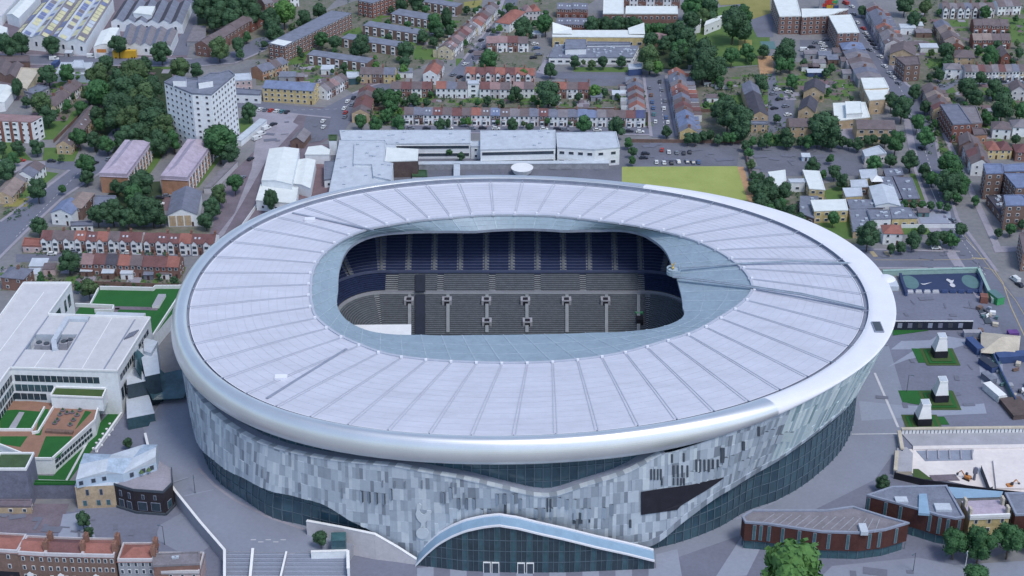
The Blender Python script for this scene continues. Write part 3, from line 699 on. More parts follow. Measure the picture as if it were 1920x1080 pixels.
# smooth stair runs over the aisles of the upper tier
for j in sorted(aisl['upper_tier']):
    pa,pb=ringpath(24.6),ringpath(24.6+19.5); m0=[(pa[j][k]+pa[(j+1)%NP][k])/2 for k in (0,1)]; m1=[(pb[j][k]+pb[(j+1)%NP][k])/2 for k in (0,1)]
    b=MB(); b.bar((*m0,19.3),(*m1,19.3+.73*19.5),1.0,.2); sb(b,'stair_aisle','stair_grey')
# parapets and concourse
def ringwall(name,d,z0,z1,th,m):
    b=MB(); a=ringpath(d); c=ringpath(d+th)
    for j in range(NP):
        k=(j+1)%NP; b.face([(*a[j],z0),(*a[k],z0),(*a[k],z1),(*a[j],z1)]); b.face([(*a[j],z1),(*a[k],z1),(*c[k],z1),(*c[j],z1)]); b.face([(*c[j],z0),(*c[k],z0),(*c[k],z1),(*c[j],z1)])
    return sb(b,name,m)
ringwall('lower_walkway',17.2,11.0,12.35,1.0,'standc'); ringwall('middle_parapet',18.0,12.2,13.3,.4,'concrete'); ringwall('upper_parapet',24.2,18.2,19.3,.4,'standu'); ringwall('upper_back_wall',44.2,30.5,37.5,.4,'navydk'); ringwall('pitch_wall',-.3,-.5,3.4,.3,'stand')
b=MB(); b.box(X0+1,Y0+1,.0,X1-1,Y1-1,.3); sb(b,'playing_field','lawn')
def bowl(px,py,dd):  # point on lower tier of the far stand
    n=0
    for i in range(60):
        z=3.2+ (dd*.44/.85); 
    return None
def onstand(px,py,d0=0,z0=3.2,sl=.44/.85):
    # far stand plane: z=z0+(y-Y1-d0)*sl
    u=(px-960)/F; v=(py-540)/F; dy=_c-v*_s; dz=-(_s+v*_c); t=((z0-CZ)-sl*(Y1+d0-CY)*1.0)
    # CZ+dz t = z0+(CY+dy t-Y1-d0)*sl
    t=(z0-CZ+(CY-Y1-d0)*sl)/(dz-dy*sl); return (CX+u*t,CY+dy*t,CZ+dz*t)
for px,py in ((767,565),(838,565),(912,565),(985,565),(1062,565),(1135,565),(913,605),(989,605)):
    x,y,z=onstand(px,py); b=MB(); b.box(x-1.9,y-1.9,z-2,x+1.9,y+1.6,z+1.4,0); b.box(x-1.0,y-1.98,z-1.3,x+1.0,y-1.9,z+.9,1); b.box(x-1.0,y-1.5,z+1.4,x+1.0,y+.7,z+1.44,1); sb(b,'vomitory',['concrete','black'])
for px in (768,840,913,988,1063,1137,1197):
    b=MB(); p=onstand(px,627); q=onstand(px,556); b.bar((p[0],p[1],p[2]+.95),(q[0],q[1],q[2]+.95),1.3,.2); sb(b,'stair_aisle','standc')
b=MB(); p=onstand(788,632); q=onstand(788,556); b.bar((p[0],p[1],p[2]+1.0),(q[0],q[1],q[2]+1.0),4.0,.3); p=onstand(788,551,18.2,13.4,.5/.8); q=onstand(788,519,18.2,13.4,.5/.8); b.bar((p[0],p[1],p[2]+1.0),(q[0],q[1],q[2]+1.0),4.0,.3); sb(b,'covered_gangway','navydk')
x,y,z=onstand(1199,600); b=MB(); b.box(x-1.3,y-2.5,z-2.2,x+1.3,y+2.5,z+1.5,0); b.box(x-1.5,y+1.9,z+1.5,x+1.5,y+3.2,z+2.2,1); sb(b,'dark_doorway',['black','green'])
z=24.; c_=P([(664,609),(771,608),(771,630),(664,634)],z); b=MB(); b.prism([(x-c_[0][0],y-c_[0][1]) for x,y in c_],z-.5,z); 
wc=empty('seat_cover','white flat canopy sheet over the seats inside the stadium bowl','canopy',(c_[0][0],c_[0][1],0)); b.build('canopy_sheet',['trim'],wc)
b=MB()
for x,y in c_: b.tube((x-c_[0][0],y-c_[0][1],1),(x-c_[0][0],y-c_[0][1],23.6),.2,.2,6)
b.build('support_frame',['mullion'],wc)
# small plant on the rim
pb=at(1662,521,45.5)
dm=empty('roof_dome','white dome and tanks beside the stadium rim above the blue court','dome',(*pb,44))
b=MB()
for i in range(4):
    for j in range(14):
        r0,r1=3.6*math.cos(i*math.pi/8),3.6*math.cos((i+1)*math.pi/8); z0,z1=1.6*math.sin(i*math.pi/8),1.6*math.sin((i+1)*math.pi/8); p0,p1=6.2832*j/14,6.2832*(j+1)/14
        b.face([(r0*math.cos(p0),r0*math.sin(p0),z0+.6),(r0*math.cos(p1),r0*math.sin(p1),z0+.6),(r1*math.cos(p1),r1*math.sin(p1),z1+.6),(r1*math.cos(p0),r1*math.sin(p0),z1+.6)])
b.build('dome',['st_rimwhite'],dm,smooth=True); b=MB(); b.box(-5,-6,-.6,3.4,-1,1.2); b.tube((0,0,-1),(0,0,.7),3.4,3.4,14); b.build('base',['r_lt'],dm)
pb=at(1645,618,45.3); hb=empty('roof_hatch','dark plant hatch set into the white rim of the roof','hatch',(*pb,45.1)); b=MB(); b.box(-1.6,-3.4,0,1.6,3.4,1.5); b.build('hatch_box',['st_gutter'],hb); b=MB(); b.box(-1.3,-3.1,1.5,1.3,3.1,1.56); b.build('hatch_lid',['st_dark'],hb)
# --- entrance atrium
at0=P([(779,1060),(870,1071),(954,1074),(1060,1074),(1226,1067)],0)
crest=[(779,1058),(800,1036),(821,1018),(846,1004),(871,993.5),(905,986),(935,982.5),(970,988),(1010,998),(1060,1009),(1120,1024),(1175,1036),(1227,1049)]
def yline(x):
    for (a,b_) in zip(at0,at0[1:]):
        if a[0]<=x<=b_[0]: return a[1]+(b_[1]-a[1])*(x-a[0])/(b_[0]-a[0])
    return at0[0][1] if x<at0[0][0] else at0[-1][1]
def vplane(px,py):
    t_=None
    u=(px-960)/F; v=(py-540)/F; dy=_c-v*_s; dz=-(_s+v*_c); t=500.
    for _ in range(20): x=CX+u*t; t=(yline(x)-CY)/dy
    return np.array((CX+u*t,CY+dy*t,max(.15,CZ+dz*t)))
cr=[vplane(*p) for p in crest]
atr=empty('entrance_atrium','dark glass entrance wedge with a curved pale blue roof at the stadium front','entrance',(0,float(at0[2][1]),0))
def ab(mb,name,m,smooth=False): mb.v=[(x,y-at0[2][1],z) for x,y,z in mb.v]; return mb.build(name,m,atr,None,smooth)
def crz(x):
    for a,b_ in zip(cr,cr[1:]):
        if a[0]<=x<=b_[0]: return a[2]+(b_[2]-a[2])*(x-a[0])/(b_[0]-a[0])
    return .2
xs=np.linspace(cr[0][0],cr[-1][0],46); gb_=MB(); rf=MB(); ml=MB(); fr=MB(); bk_=MB()
DEP=3.6
for i in range(len(xs)-1):
    x0,x1=xs[i],xs[i+1]; y0,y1=yline(x0),yline(x1); h0,h1=crz(x0),crz(x1)
    gb_.face([(x0,y0,0),(x1,y1,0),(x1,y1,h1),(x0,y0,h0)],i%3==0)
    dz0=min(1.3,h0*.25); dz1=min(1.3,h1*.25)
    rf.face([(x0,y0-.9,h0+.15),(x1,y1-.9,h1+.15),(x1,y1+DEP,h1+.15+dz1*.3),(x0,y0+DEP,h0+.15+dz0*.3)],0)
    fr.face([(x0,y0-.95,h0-.35),(x1,y1-.95,h1-.35),(x1,y1-.95,h1+.22),(x0,y0-.95,h0+.22)],0); fr.face([(x0,y0-.95,h0-.35),(x1,y1-.95,h1-.35),(x1,y1,h1-.3),(x0,y0,h0-.3)],0)
    fr.face([(x0,y0-.95,h0+.22),(x1,y1-.95,h1+.22),(x1,y1-.4,h1+.22),(x0,y0-.4,h0+.22)],0)
    bk_.face([(x0,y0+DEP,h0+.6+dz0*.3),(x1,y1+DEP,h1+.6+dz1*.3),(x1,y1+DEP+.8,h1+.6+dz1*.3),(x0,y0+DEP+.8,h0+.6+dz0*.3)],0); bk_.face([(x0,y0+DEP,h0-.2),(x1,y1+DEP,h1-.2),(x1,y1+DEP,h1+.6+dz1*.3),(x0,y0+DEP,h0+.6+dz0*.3)],0)
    if h0>1: ml.bar((x0,y0-.06,0),(x0,y0-.06,h0),.14,.2)
    for z in (4.2,8.4,12.6):
        if h0>z and h1>z: ml.bar((x0,y0-.06,z),(x1,y1-.06,z),.14,.14)
for e in (cr[0],cr[-1]): gb_.face([(e[0],yline(e[0]),0),(e[0],yline(e[0])+DEP,0),(e[0],yline(e[0])+DEP,e[2]),(e[0],yline(e[0]),e[2])],0)
ab(gb_,'glass_front',['glassdark','glassteal']); ab(rf,'atrium_roof',['skyglass']); ab(fr,'roof_edge',['st_rimwhite']); ab(bk_,'roof_flashing',['st_rimwhite']); ab(ml,'mullion_frame',['mullion'])
for px in (913,929,977,994):
    p=vplane(px,1062); b=MB(); b.box(p[0]-1.2,p[1]-.5,0,p[0]+1.2,p[1]-.1,4.2,0); b.box(p[0]-.95,p[1]-.56,.1,p[0]+.95,p[1]-.5,3.9,1); ab(b,'door',['trim','pane'])

# maintenance walkways lying on the roof panels
for pts,bx in ((((548,399),(700,432)),(581,412)),(((500,747),(650,655)),(527,708))):
    A_=np.array((*at(*pts[0],45.2),45.2)); B_=np.array((*at(*pts[1],43.2),43.4)); b=MB(); b.bar(A_,B_,.9,.3); sb(b,'roof_walkway','st_gutter')
    p=at(*bx,44.9); b=MB(); b.box(p[0]-2,p[1]-1.2,44.4,p[0]+2,p[1]+1.2,45.5); sb(b,'roof_hatch','st_rimwhite')
# ================================================================ GROUND
struct(sheet('ground',[(-3500,-2000),(3500,-2000),(3500,5000),(-3500,5000)],0,'town',world=True))
Z={'g':.03,'l':.05,'r':.07,'p':.09,'m':.12}
def gz(m,*polys,name='garden_ground',k='g'):
    for q in polys: sheet(name,q,Z[k],m)
# residential garden zones
gz('garden',[(0,300),(100,300),(60,360),(0,420)],[(60,425),(420,425),(400,475),(40,478)],[(40,492),(345,500),(340,545),(0,545)],[(640,160),(1215,150),(1220,200),(700,205)],[(690,205),(1215,205),(1215,236),(690,236)],
   [(1300,135),(1450,120),(1480,270),(1280,262)],[(1440,120),(1600,110),(1660,300),(1440,290)],[(1660,100),(1960,90),(1960,300),(1740,290)],[(1690,-10),(1960,-10),(1960,110),(1720,110)],[(480,120),(760,120),(760,160),(480,160)],
   [(700,-10),(900,-10),(880,80),(760,140),(560,130),(500,60)],[(930,-10),(1130,-10),(1030,60),(910,90)],[(870,90),(1020,100),(1010,140),(870,140)],[(360,60),(520,-10),(640,-10),(520,110),(380,115)],[(60,130),(200,125),(190,220),(60,220)],[(1440,360),(1640,330),(1640,460),(1500,450)])
gz('yard',[(0,115),(330,118),(330,180),(0,190)],[(-40,-20),(360,-20),(350,110),(-40,110)],[(480,195),(680,205),(640,250),(480,330)],[(430,330),(490,270),(640,270),(620,400),(380,480)],[(560,290),(640,300),(620,380),(545,380)],name='yard')
gz('redpave',[(737,305),(880,308),(880,345),(730,345)],[(585,290),(635,290),(625,372),(560,372)],[(300,370),(325,370),(320,395),(296,395)],name='paved_yard',k='l')
# parks, lawns
gz('woodfloor',[(165,125),(320,120),(335,240),(300,280),(180,290),(165,200)],[(370,0),(490,-5),(480,40),(370,50)],[(215,345),(300,340),(310,410),(175,410)],[(1205,50),(1290,50),(1290,130),(1205,130)],name='wood_floor',k='l')
gz('lawn',[(80,228),(132,226),(100,262),(80,262)],[(82,277),(150,277),(138,304),(80,300)],[(0,262),(25,262),(60,300),(0,300)],[(15,385),(60,365),(110,325),(75,320)],[(262,300),(300,255),(318,275),(268,345)],[(345,345),(405,275),(420,290),(372,352)],
   [(135,210),(165,198),(160,228),(120,235)],[(540,110),(580,95),(570,118),(545,122)],[(640,62),(675,50),(680,62),(650,72)],[(700,28),(735,20),(740,30),(708,36)],[(775,92),(830,92),(830,112),(775,112)],[(440,225),(478,215),(480,240),(430,255)],
   [(1075,126),(1180,126),(1180,136),(1075,136)],[(1310,20),(1440,0),(1445,120),(1300,130)],[(1540,225),(1620,228),(1610,270),(1530,268)],[(1440,255),(1470,250),(1470,275),(1440,275)],[(1540,360),(1582,345),(1582,376),(1552,376)],[(1525,405),(1600,405),(1598,448),(1555,448)],[(1705,325),(1745,330),(1755,375),(1725,375)],
   [(1690,424),(1790,424),(1790,440),(1690,440)],[(1690,382),(1782,386),(1782,394),(1700,394)],[(1345,180),(1440,178),(1440,202),(1318,205)],[(1740,110),(1800,110),(1800,128),(1740,128)],[(1780,38),(1815,38),(1815,50),(1780,50)],[(855,110),(890,110),(890,125),(855,125)],[(1880,35),(1925,35),(1925,80),(1890,80)],[(320,470),(345,470),(345,476),(320,476)],name='lawn',k='l')
gz('drylawn',[(25,372),(58,372),(50,388),(5,388)],[(1315,95),(1345,90),(1330,135),(1310,135)],[(1345,0),(1440,-10),(1440,6),(1350,10)],[(1395,-10),(1445,-10),(1445,25),(1400,40)],[(870,4),(905,0),(900,14),(870,16)],[(1385,75),(1410,75),(1410,95),(1385,95)],name='dry_grass',k='p')
gz('sand',[(1420,105),(1450,105),(1450,138),(1425,140)],[(1382,313),(1394,313),(1416,380),(1403,380)],name='bare_earth',k='p')
gz('courtgreen',[(1425,78),(1452,78),(1455,92),(1430,92)],name='games_court',k='m')
sheet('sports_field',[(1166,313),(1382,312),(1404,384),(1320,420),(1166,420)],.09,'pitch')
# roads
def road(*q): 
    for x in q: sheet('road',x,.07,'road')
road([(-60,470),(0,415),(75,360),(130,318),(165,316),(192,322),(120,368),(50,432),(-60,540)],[(85,303),(140,303),(178,312),(190,322),(150,322),(85,314)],[(162,318),(205,250),(240,215),(260,215),(222,262),(192,322)],
 [(-60,104),(150,106),(360,112),(440,96),(480,72),(520,66),(500,92),(440,118),(360,124),(0,119)],[(318,104),(345,52),(356,-12),(372,-12),(364,52),(352,104)],[(0,96),(70,20),(85,-12),(98,-12),(80,30),(20,96)],
 [(380,184),(480,190),(605,204),(660,176),(700,160),(745,150),(752,158),(690,190),(665,215),(640,255),(612,255),(622,220),(560,214),(480,204),(380,198)],
 [(838,143),(872,143),(890,120),(925,80),(965,20),(975,-12),(952,-12),(942,18),(905,65),(865,115)],[(1000,136),(1205,143),(1205,150),(1000,146)],[(1208,140),(1248,140),(1268,258),(1222,258)],[(740,236),(1222,239),(1270,246),(1270,256),(1222,252),(740,247)],
 [(1575,-12),(1600,-12),(1634,60),(1665,112),(1700,158),(1735,182),(1762,300),(1795,410),(1905,560),(1990,700),(1930,720),(1845,560),(1752,415),(1712,305),(1700,230),(1690,192),(1645,150),(1612,85)],
 [(1600,468),(1850,476),(1870,505),(1600,502)],[(1372,8),(1440,8),(1450,0),(1450,70),(1420,70),(1395,22),(1372,16)],[(30,477),(380,470),(380,480),(30,492)],[(1440,80),(1460,170),(1475,235),(1450,250),(1440,250)],[(1700,180),(1740,172),(1790,150),(1930,152),(1930,158),(1795,158),(1745,186)])
gz('asphalt',[(1178,266),(1388,268),(1382,311),(1178,310)],[(1408,275),(1615,272),(1620,330),(1470,330),(1425,322)],[(1000,134),(1205,136),(1205,160),(1100,162)],[(1500,75),(1552,75),(1560,105),(1500,105)],[(575,215),(622,215),(630,255),(560,275)],[(620,275),(1240,275),(1240,420),(620,420)],[(1110,62),(1210,62),(1215,92),(1160,92)],[(1440,165),(1490,165),(1490,240),(1440,240)],name='car_park',k='g')
gz('pavement',[(385,470),(440,400),(490,270),(540,225),(560,235),(500,300),(455,380),(420,440)],[(470,205),(560,214),(500,300),(470,330),(480,260)],[(1005,136),(1030,100),(1022,140)],[(1720,400),(1745,412),(1850,570),(1832,560)],[(1690,200),(1702,205),(1722,300),(1708,300)],[(1570,235),(1605,240),(1605,268),(1565,262)],[(1765,250),(1775,250),(1880,470),(1866,470)],[(1860,462),(1940,462),(1940,470),(1866,474)],[(940,20),(951,-12),(944,-12),(932,20)],[(1703,380),(1780,397),(1778,424),(1724,424)],[(0,300),(85,303),(85,314),(30,330),(0,330)],name='pavement',k='p')
def strip(px,w,m,name='road_marking',z=.13):
    SHN[0]+=1; z+=SHN[0]*.0006; b=MB(); pts=[np.array(at(*p)) for p in px]
    for A,B in zip(pts,pts[1:]):
        d=(B-A)/np.linalg.norm(B-A); n=np.array((-d[1],d[0]))*w/2; b.face([(*q,z) for q in (A-n,B-n,B+n,A+n)])
    struct(b.build(name,m))
strip([(1640,488),(1750,488),(1850,486)],.4,'mark_yellow'); strip([(1838,500),(1865,508),(1880,530),(1895,575),(1925,640)],.5,'mark_yellow'); strip([(1822,484),(1850,486)],1,'mark_yellow'); strip([(1634,472),(1642,482)],2,'mark_yellow'); strip([(1660,472),(1667,482)],2,'mark_yellow')
strip([(1800,430),(1850,495),(1905,565),(1950,640)],.35,'mark_yellow')
strip([(1735,330),(1765,400),(1830,470)],.25,'mark_white')
for q in ([(1600,60),(1612,87),(1645,152)],[(1692,200),(1712,307),(1752,417),(1845,562)],[(1634,60),(1665,112),(1700,158),(1733,182)],[(1740,190),(1762,300),(1795,410),(1870,510)],[(866,116),(905,66),(943,18)],[(893,120),(927,80),(966,22)],[(0,416),(75,361),(130,319)],[(-60,542),(50,433),(120,369),(190,323)],[(0,103),(150,105),(360,111)],[(0,120),(360,125),(440,119),(500,93)],[(740,235),(1222,238)],[(740,248),(1222,253)],[(1207,142),(1221,256)],[(1249,142),(1270,256)],[(480,205),(560,215),(620,221)],[(660,176),(700,160),(745,149)],[(1602,503),(1820,503)],[(1602,467),(1800,472)]): strip(q,1.6,'pavement','pavement',.1)
for q in ([(1620,70),(1690,170),(1730,270),(1775,410),(1850,520)],[(878,120),(945,25)],[(30,445),(150,322)],[(1236,150),(1246,250)],[(520,208),(640,205),(690,175)]):
    b=MB()
    for a,b_ in zip(q,q[1:]):
        n=int(math.hypot(b_[0]-a[0],(b_[1]-a[1])*2)/14)
        for k in range(n):
            A,B=[np.array(at(a[0]+(b_[0]-a[0])*u,a[1]+(b_[1]-a[1])*u)) for u in (k/n,(k+.45)/n)]; d=(B-A)/np.linalg.norm(B-A); w_=np.array((-d[1],d[0]))*.13; b.face([(*e,.27) for e in (A-w_,B-w_,B+w_,A+w_)])
    struct(b.build('road_marking','mark_white'))
# plazas round the stadium
sheet('plaza',[(1560,560),(1700,545),(1960,560),(1990,1000),(1700,1100),(1100,1120),(1100,900),(1550,760)],.03,'plaza_dark')
sheet('plaza',[(1585,650),(1665,645),(1700,760),(1690,830),(1640,900),(1500,970),(1400,1000),(1230,1060),(1200,1000),(1500,850)],.06,'plaza')
sheet('plaza',[(1662,690),(1760,628),(1830,640),(1770,660),(1700,675)],.06,'plaza_light'); sheet('plaza',[(1610,752),(1680,760),(1790,764),(1845,757),(1850,776),(1720,782),(1615,790)],.09,'plaza_light'); sheet('plaza',[(1690,640),(1760,638),(1782,655),(1670,656)],.08,'plaza_light')
sheet('plaza',[(1395,1000),(1440,1000),(1400,1080),(1340,1085)],.09,'plaza_light'); sheet('plaza',[(1230,1040),(1270,1030),(1280,1090),(1230,1095)],.09,'plaza_light'); sheet('plaza',[(1560,1062),(1720,1046),(1790,1060),(1960,1050),(1960,1120),(1500,1120)],.09,'plaza')
sheet('plaza',[(1830,640),(1880,640),(1880,720),(1840,720)],.07,'plaza_light')
strip([(1640,700),(1684,802)],.9,'mark_white','paving_line'); strip([(1597,815),(1682,814)],.5,'mark_white','paving_line'); strip([(1600,800),(1540,885),(1458,940),(1380,975)],.5,'plaza_light','paving_line')
# left and front
sheet('plaza',[(200,760),(345,690),(420,900),(640,1100),(-60,1110),(-60,960),(140,960)],.03,'plaza_dark'); sheet('plaza',[(255,770),(345,690),(420,900),(300,860),(272,812)],.05,'plaza'); sheet('plaza',[(118,965),(160,960),(180,1010),(108,1010)],.06,'plaza_light'); sheet('plaza',[(300,985),(345,960),(400,1020),(360,1050),(290,1010)],.06,'plaza')
sheet('yard',[(-60,945),(130,945),(110,1000),(-60,1000)],.05,'yard')
sheet('plaza',[(640,1040),(800,1050),(800,1120),(600,1120)],.05,'plaza_dark')
for i in range(15):
    x=782+i*31; sheet('paving_stripe',[(x,1062 if 0<i<14 else 1066),(x+31,1062 if i<14 else 1066),(x+33,1100),(x,1100)],.06,('plaza_light','plaza_dark')[i%2])
# raised podium at the north-west corner
pod_o=[(318,720,.4),(292,772,1.2),(272,812,2.2),(290,866,3.6),(330,925,4.5),(375,980,4.5),(421,1033,4.5),(540,1036,4.5),(655,1032,4.5),(668,1012,4.5),(700,1000,4.5),(785,1000,4.5)]
pod_i=[(365,720,.4),(372,760,1.2),(390,800,2.2),(420,830,3.6),(450,850,4.5),(480,870,4.5),(520,890,4.5),(580,910,4.5),(640,930,4.5),(660,940,4.5),(700,950,4.5),(785,960,4.5)]
b=MB(); po=[(*at(x,y,z),z) for x,y,z in pod_o]; pi=[(*at(x,y,z),z) for x,y,z in pod_i]
for i in range(len(po)-1):
    b.face([po[i],po[i+1],pi[i+1],pi[i]],0); b.face([(*po[i][:2],-.3),(*po[i+1][:2],-.3),po[i+1],po[i]],1)
pd=struct(b.build('podium_terrace',['plaza','concrete']))
b=MB(); a_=at(421,1033,4.5); c_=at(655,1033,4.5)
for i in range(16): b.box(a_[0],a_[1]-.7*(i+1),-.3,c_[0],a_[1]-.7*i,4.5-.28*(i+1),i%2)
struct(b.build('stairs',['plaza','plaza_light']))
def pstrip(pts,w,m):
    b=MB(); q=[(*at(x,y,4.53),4.53) for x,y in pts]
    for p,r in zip(q,q[1:]):
        d=np.array((r[0]-p[0],r[1]-p[1])); d/=np.linalg.norm(d); n=np.array((-d[1],d[0]))*w/2; b.face([(p[0]-n[0],p[1]-n[1],4.53),(r[0]-n[0],r[1]-n[1],4.53),(r[0]+n[0],r[1]+n[1],4.53),(p[0]+n[0],p[1]+n[1],4.53)])
    struct(b.build('paving_line',m))
pstrip([(372,878),(400,908),(440,937),(500,968),(572,993)],1.1,'pavement'); pstrip([(345,930),(400,918)],.5,'plaza_light'); pstrip([(322,905),(352,895)],.5,'plaza_light')
for i in range(5): pstrip([(470+i*14,1012+(i%2)*4),(480+i*14,1012+(i%2)*4)],.35,'mark_white')
strip([(332,705),(282,790)],1.0,'plaza_light','paving_line',.2)
def wallrun(name,label,cat,pts,hh,th,m,base=0,cap=None,group=None):
    """free-standing wall along px points given with top z: (px,py,ztop)"""
    w=[(*at(x,y,z),z) for x,y,z in pts]; o=w[0]; root=empty(name,label,cat,(o[0],o[1],0),0,group); b=MB(); c=MB()
    for p,q in zip(w,w[1:]):
        d=np.array((q[0]-p[0],q[1]-p[1])); d/=np.linalg.norm(d); n=np.array((-d[1],d[0]))*th/2
        pl=[(p[0]-o[0]-n[0],p[1]-o[1]-n[1]),(q[0]-o[0]-n[0],q[1]-o[1]-n[1]),(q[0]-o[0]+n[0],q[1]-o[1]+n[1]),(p[0]-o[0]+n[0],p[1]-o[1]+n[1])]
        hb=[(p[2]-hh if hh else base),(q[2]-hh if hh else base)]; b.prism(pl,[hb[0],hb[1],hb[1],hb[0]],[p[2]-.1,q[2]-.1,q[2]-.1,p[2]-.1])
        n*=1.25; pl=[(p[0]-o[0]-n[0],p[1]-o[1]-n[1]),(q[0]-o[0]-n[0],q[1]-o[1]-n[1]),(q[0]-o[0]+n[0],q[1]-o[1]+n[1]),(p[0]-o[0]+n[0],p[1]-o[1]+n[1])]
        c.prism(pl,[p[2]-.1,q[2]-.1,q[2]-.1,p[2]-.1],[p[2]+.1,q[2]+.1,q[2]+.1,p[2]+.1])
    b.build('wall_face',[m],root); c.build('coping',[cap or m],root); return root
wallrun('podium_wall','long white capped retaining wall along the curved podium beside the stadium','wall',[(272,812,2.6),(281,850,4),(300,880,5.2),(330,922,5.5),(375,978,5.5),(421,1031,5.5),(421,1090,5.2)],None,.7,'concrete',cap='trim')
wallrun('stair_wall','white stair side wall in the middle of the podium stairs','wall',[(474,1028,5.4),(468,1090,2.5)],None,.7,'concrete',cap='trim')
wallrun('stair_wall','grey stair side wall beside the white landing block','wall',[(537,1034,5.2),(524,1090,2.5)],None,.5,'concrete',cap='trim')
wallrun('landing_wall','white landing parapet below the teal kiosk at the stairs','wall',[(583,1034,6),(652,1032,6),(653,1066,5)],None,.8,'w_white',cap='trim')
wallrun('front_wall','tall pale sloping wall between the podium and the glass entrance','wall',[(575,976,10),(640,988,10.2),(703,1001,10),(745,1025,6),(781,1048,2.2)],None,.8,'w_pale',cap='trim')
# ================================================================ OFFICE BLOCK AND ROOF GARDENS (white, beside the stadium)
HO=18.5
ofc=empty('office_block','large white office block with flat pale roof beside the stadium','office',(0,0,0))
def opart(pts,z0,z1,name,m,mt=None,z=None):
    b=MB(); w=P(pts,z1 if z is None else z); b.prism(w,z0,z1,0,1); return b.build(name,[m,mt or m],ofc)
def parapet(pts,z1,hh,m,par,closed=True,name='parapet'):
    w=P(pts,z1); b=MB(); n=len(w)
    for i in range(n if closed else n-1):
        p,q=w[i],w[(i+1)%n]; b.bar((*p,z1+hh/2),(*q,z1+hh/2),.5,hh)
    return b.build(name,[m],par)
opart([(45,531.5),(133.5,531.5),(91,590),(19,691),(-30,760),(-120,760)],-.3,HO,'north_wing','w_white','r_pl')
# main wing with a sunken plant well
H2=HO-.02
main=P([(91,590.5),(282,597),(220,697),(19,691)],HO); well=P([(64,627),(145,627),(126,657),(46,655)],HO)
b=MB()
for i in range(4):
    j=(i+1)%4; b.face([(*main[i],-.3),(*main[j],-.3),(*main[j],HO),(*main[i],HO)],0); b.face([(*main[i],HO),(*main[j],HO),(*well[j],HO),(*well[i],HO)],1); b.face([(*well[i],HO),(*well[j],HO),(*well[j],HO-4),(*well[i],HO-4)],2)
b.face([(*p,HO-4) for p in well],2); b.build('main_wing',['w_white','r_pl','r_lt'],ofc)
parapet([(45,531.5),(133.5,531.5),(91,590)],HO,.7,'trim',ofc,False); parapet([(91,590.5),(282,597),(220,697),(19,691)],HO,.7,'trim',ofc,False); parapet([(19,691),(-30,760)],HO,.7,'trim',ofc,False)
parapet([(45,531.5),(-40,650)],HO,.7,'trim',ofc,False)
def line_on(pts,z,w,m,par,name):
    b=MB(); q=P(pts,z)
    for p,r in zip(q,q[1:]): b.bar((*p,z),(*r,z),w,.12)
    return b.build(name,[m],par)
for q in ([(91,592),(20,692)],[(168,594),(108,693)],[(253,599),(193,695)]): line_on(q,HO+.05,.55,'st_gutter',ofc,'roof_joint')
for q in ([(82,548),(0,658)],[(210,596),(152,694)],[(85,660),(62,692)]): line_on(q,HO+.05,.3,'trim',ofc,'roof_joint')
# ducts and plant
b=MB()
d=P([(128,596),(101,640),(103,656)],HO+.6); 
for p,r in zip(d,d[1:]): b.bar((*p,HO+.6),(*r,HO+.6),1.9,1.4)
d=P([(126,598),(166,599)],HO+.6); b.bar((*d[0],HO+.6),(*d[1],HO+.6),2.2,1.3); b.build('air_duct',['r_lt'],ofc)
for x,y in ((74,646),(88,648),(120,644),(132,641)):
    b=MB(); p=at(x,y,HO-2); b.box(p[0]-1.5,p[1]-1.5,HO-4,p[0]+1.5,p[1]+1.5,HO-1.2,0); b.tube((p[0],p[1],HO-1.2),(p[0],p[1],HO-.8),1.1,1.1,10,1); b.build('plant_unit',['concrete','st_dark'],ofc)
for i in range(6):
    p=at(233+i*3.2,636-i*1.2,HO+.3); b=MB(); b.bar((p[0],p[1],HO+.3),(p[0]+1.2,p[1]+4.5,HO+.3),.3,.5); b.build('roof_louvre',['r_fl'],ofc)
# facade window bands of the main wing (survey on its front face)
fy0=main[3][1]; fy1=main[2][1]; fx0,fx1=main[3][0],main[2][0]
def fband(par,p0,p1,z0,z1,m,off=.1,name='window_band',mull=0):
    p0=np.array(p0);p1=np.array(p1); d=(p1-p0)/np.linalg.norm(p1-p0); n=np.array((d[1],-d[0])); b=MB()
    if (p0[0]-CX)*n[0]+(p0[1]-CY)*n[1]>0: n=-n
    q0,q1=p0+n*off,p1+n*off
    b.face([(*q0,z0),(*q1,z0),(*q1,z1),(*q0,z1)]); b.face([(*q0,z1),(*q1,z1),(*p1,z1),(*p0,z1)]); b.face([(*q0,z0),(*q0,z1),(*p0,z1),(*p0,z0)]); b.face([(*q1,z0),(*q1,z1),(*p1,z1),(*p1,z0)])
    if mull:
        k=max(1,int(np.linalg.norm(p1-p0)/mull))
        for i in range(1,k): c=q0+(q1-q0)*i/k+n*.03; b.bar((*c,z0),(*c,z1),.12,.12,1)
    return b.build(name,[m,'trim'],par)
L_=lambda t:(main[3][0]+(main[2][0]-main[3][0])*t,main[3][1]+(main[2][1]-main[3][1])*t)
fband(ofc,L_(.03),L_(.82),HO-5.2,HO-2.6,'glassdark',mull=2.2); fband(ofc,L_(.02),L_(.38),HO-9.4,HO-6.6,'glassteal',mull=2.2); fband(ofc,L_(.0),L_(.3),HO-13,HO-10.4,'glassdark',mull=2.2)
RS=lambda t:(main[2][0]+(main[1][0]-main[2][0])*t,main[2][1]+(main[1][1]-main[2][1])*t)
fband(ofc,RS(.05),RS(.5),HO-5,HO-2.8,'glassdark',mull=2.5); fband(ofc,RS(.6),RS(.9),HO-4.4,HO-2.4,'glassdark',mull=2.5); fband(ofc,RS(.03),RS(.95),HO-13,HO-8,'glassdark',mull=2.5)
NW=P([(19,691),(-30,760)],HO)
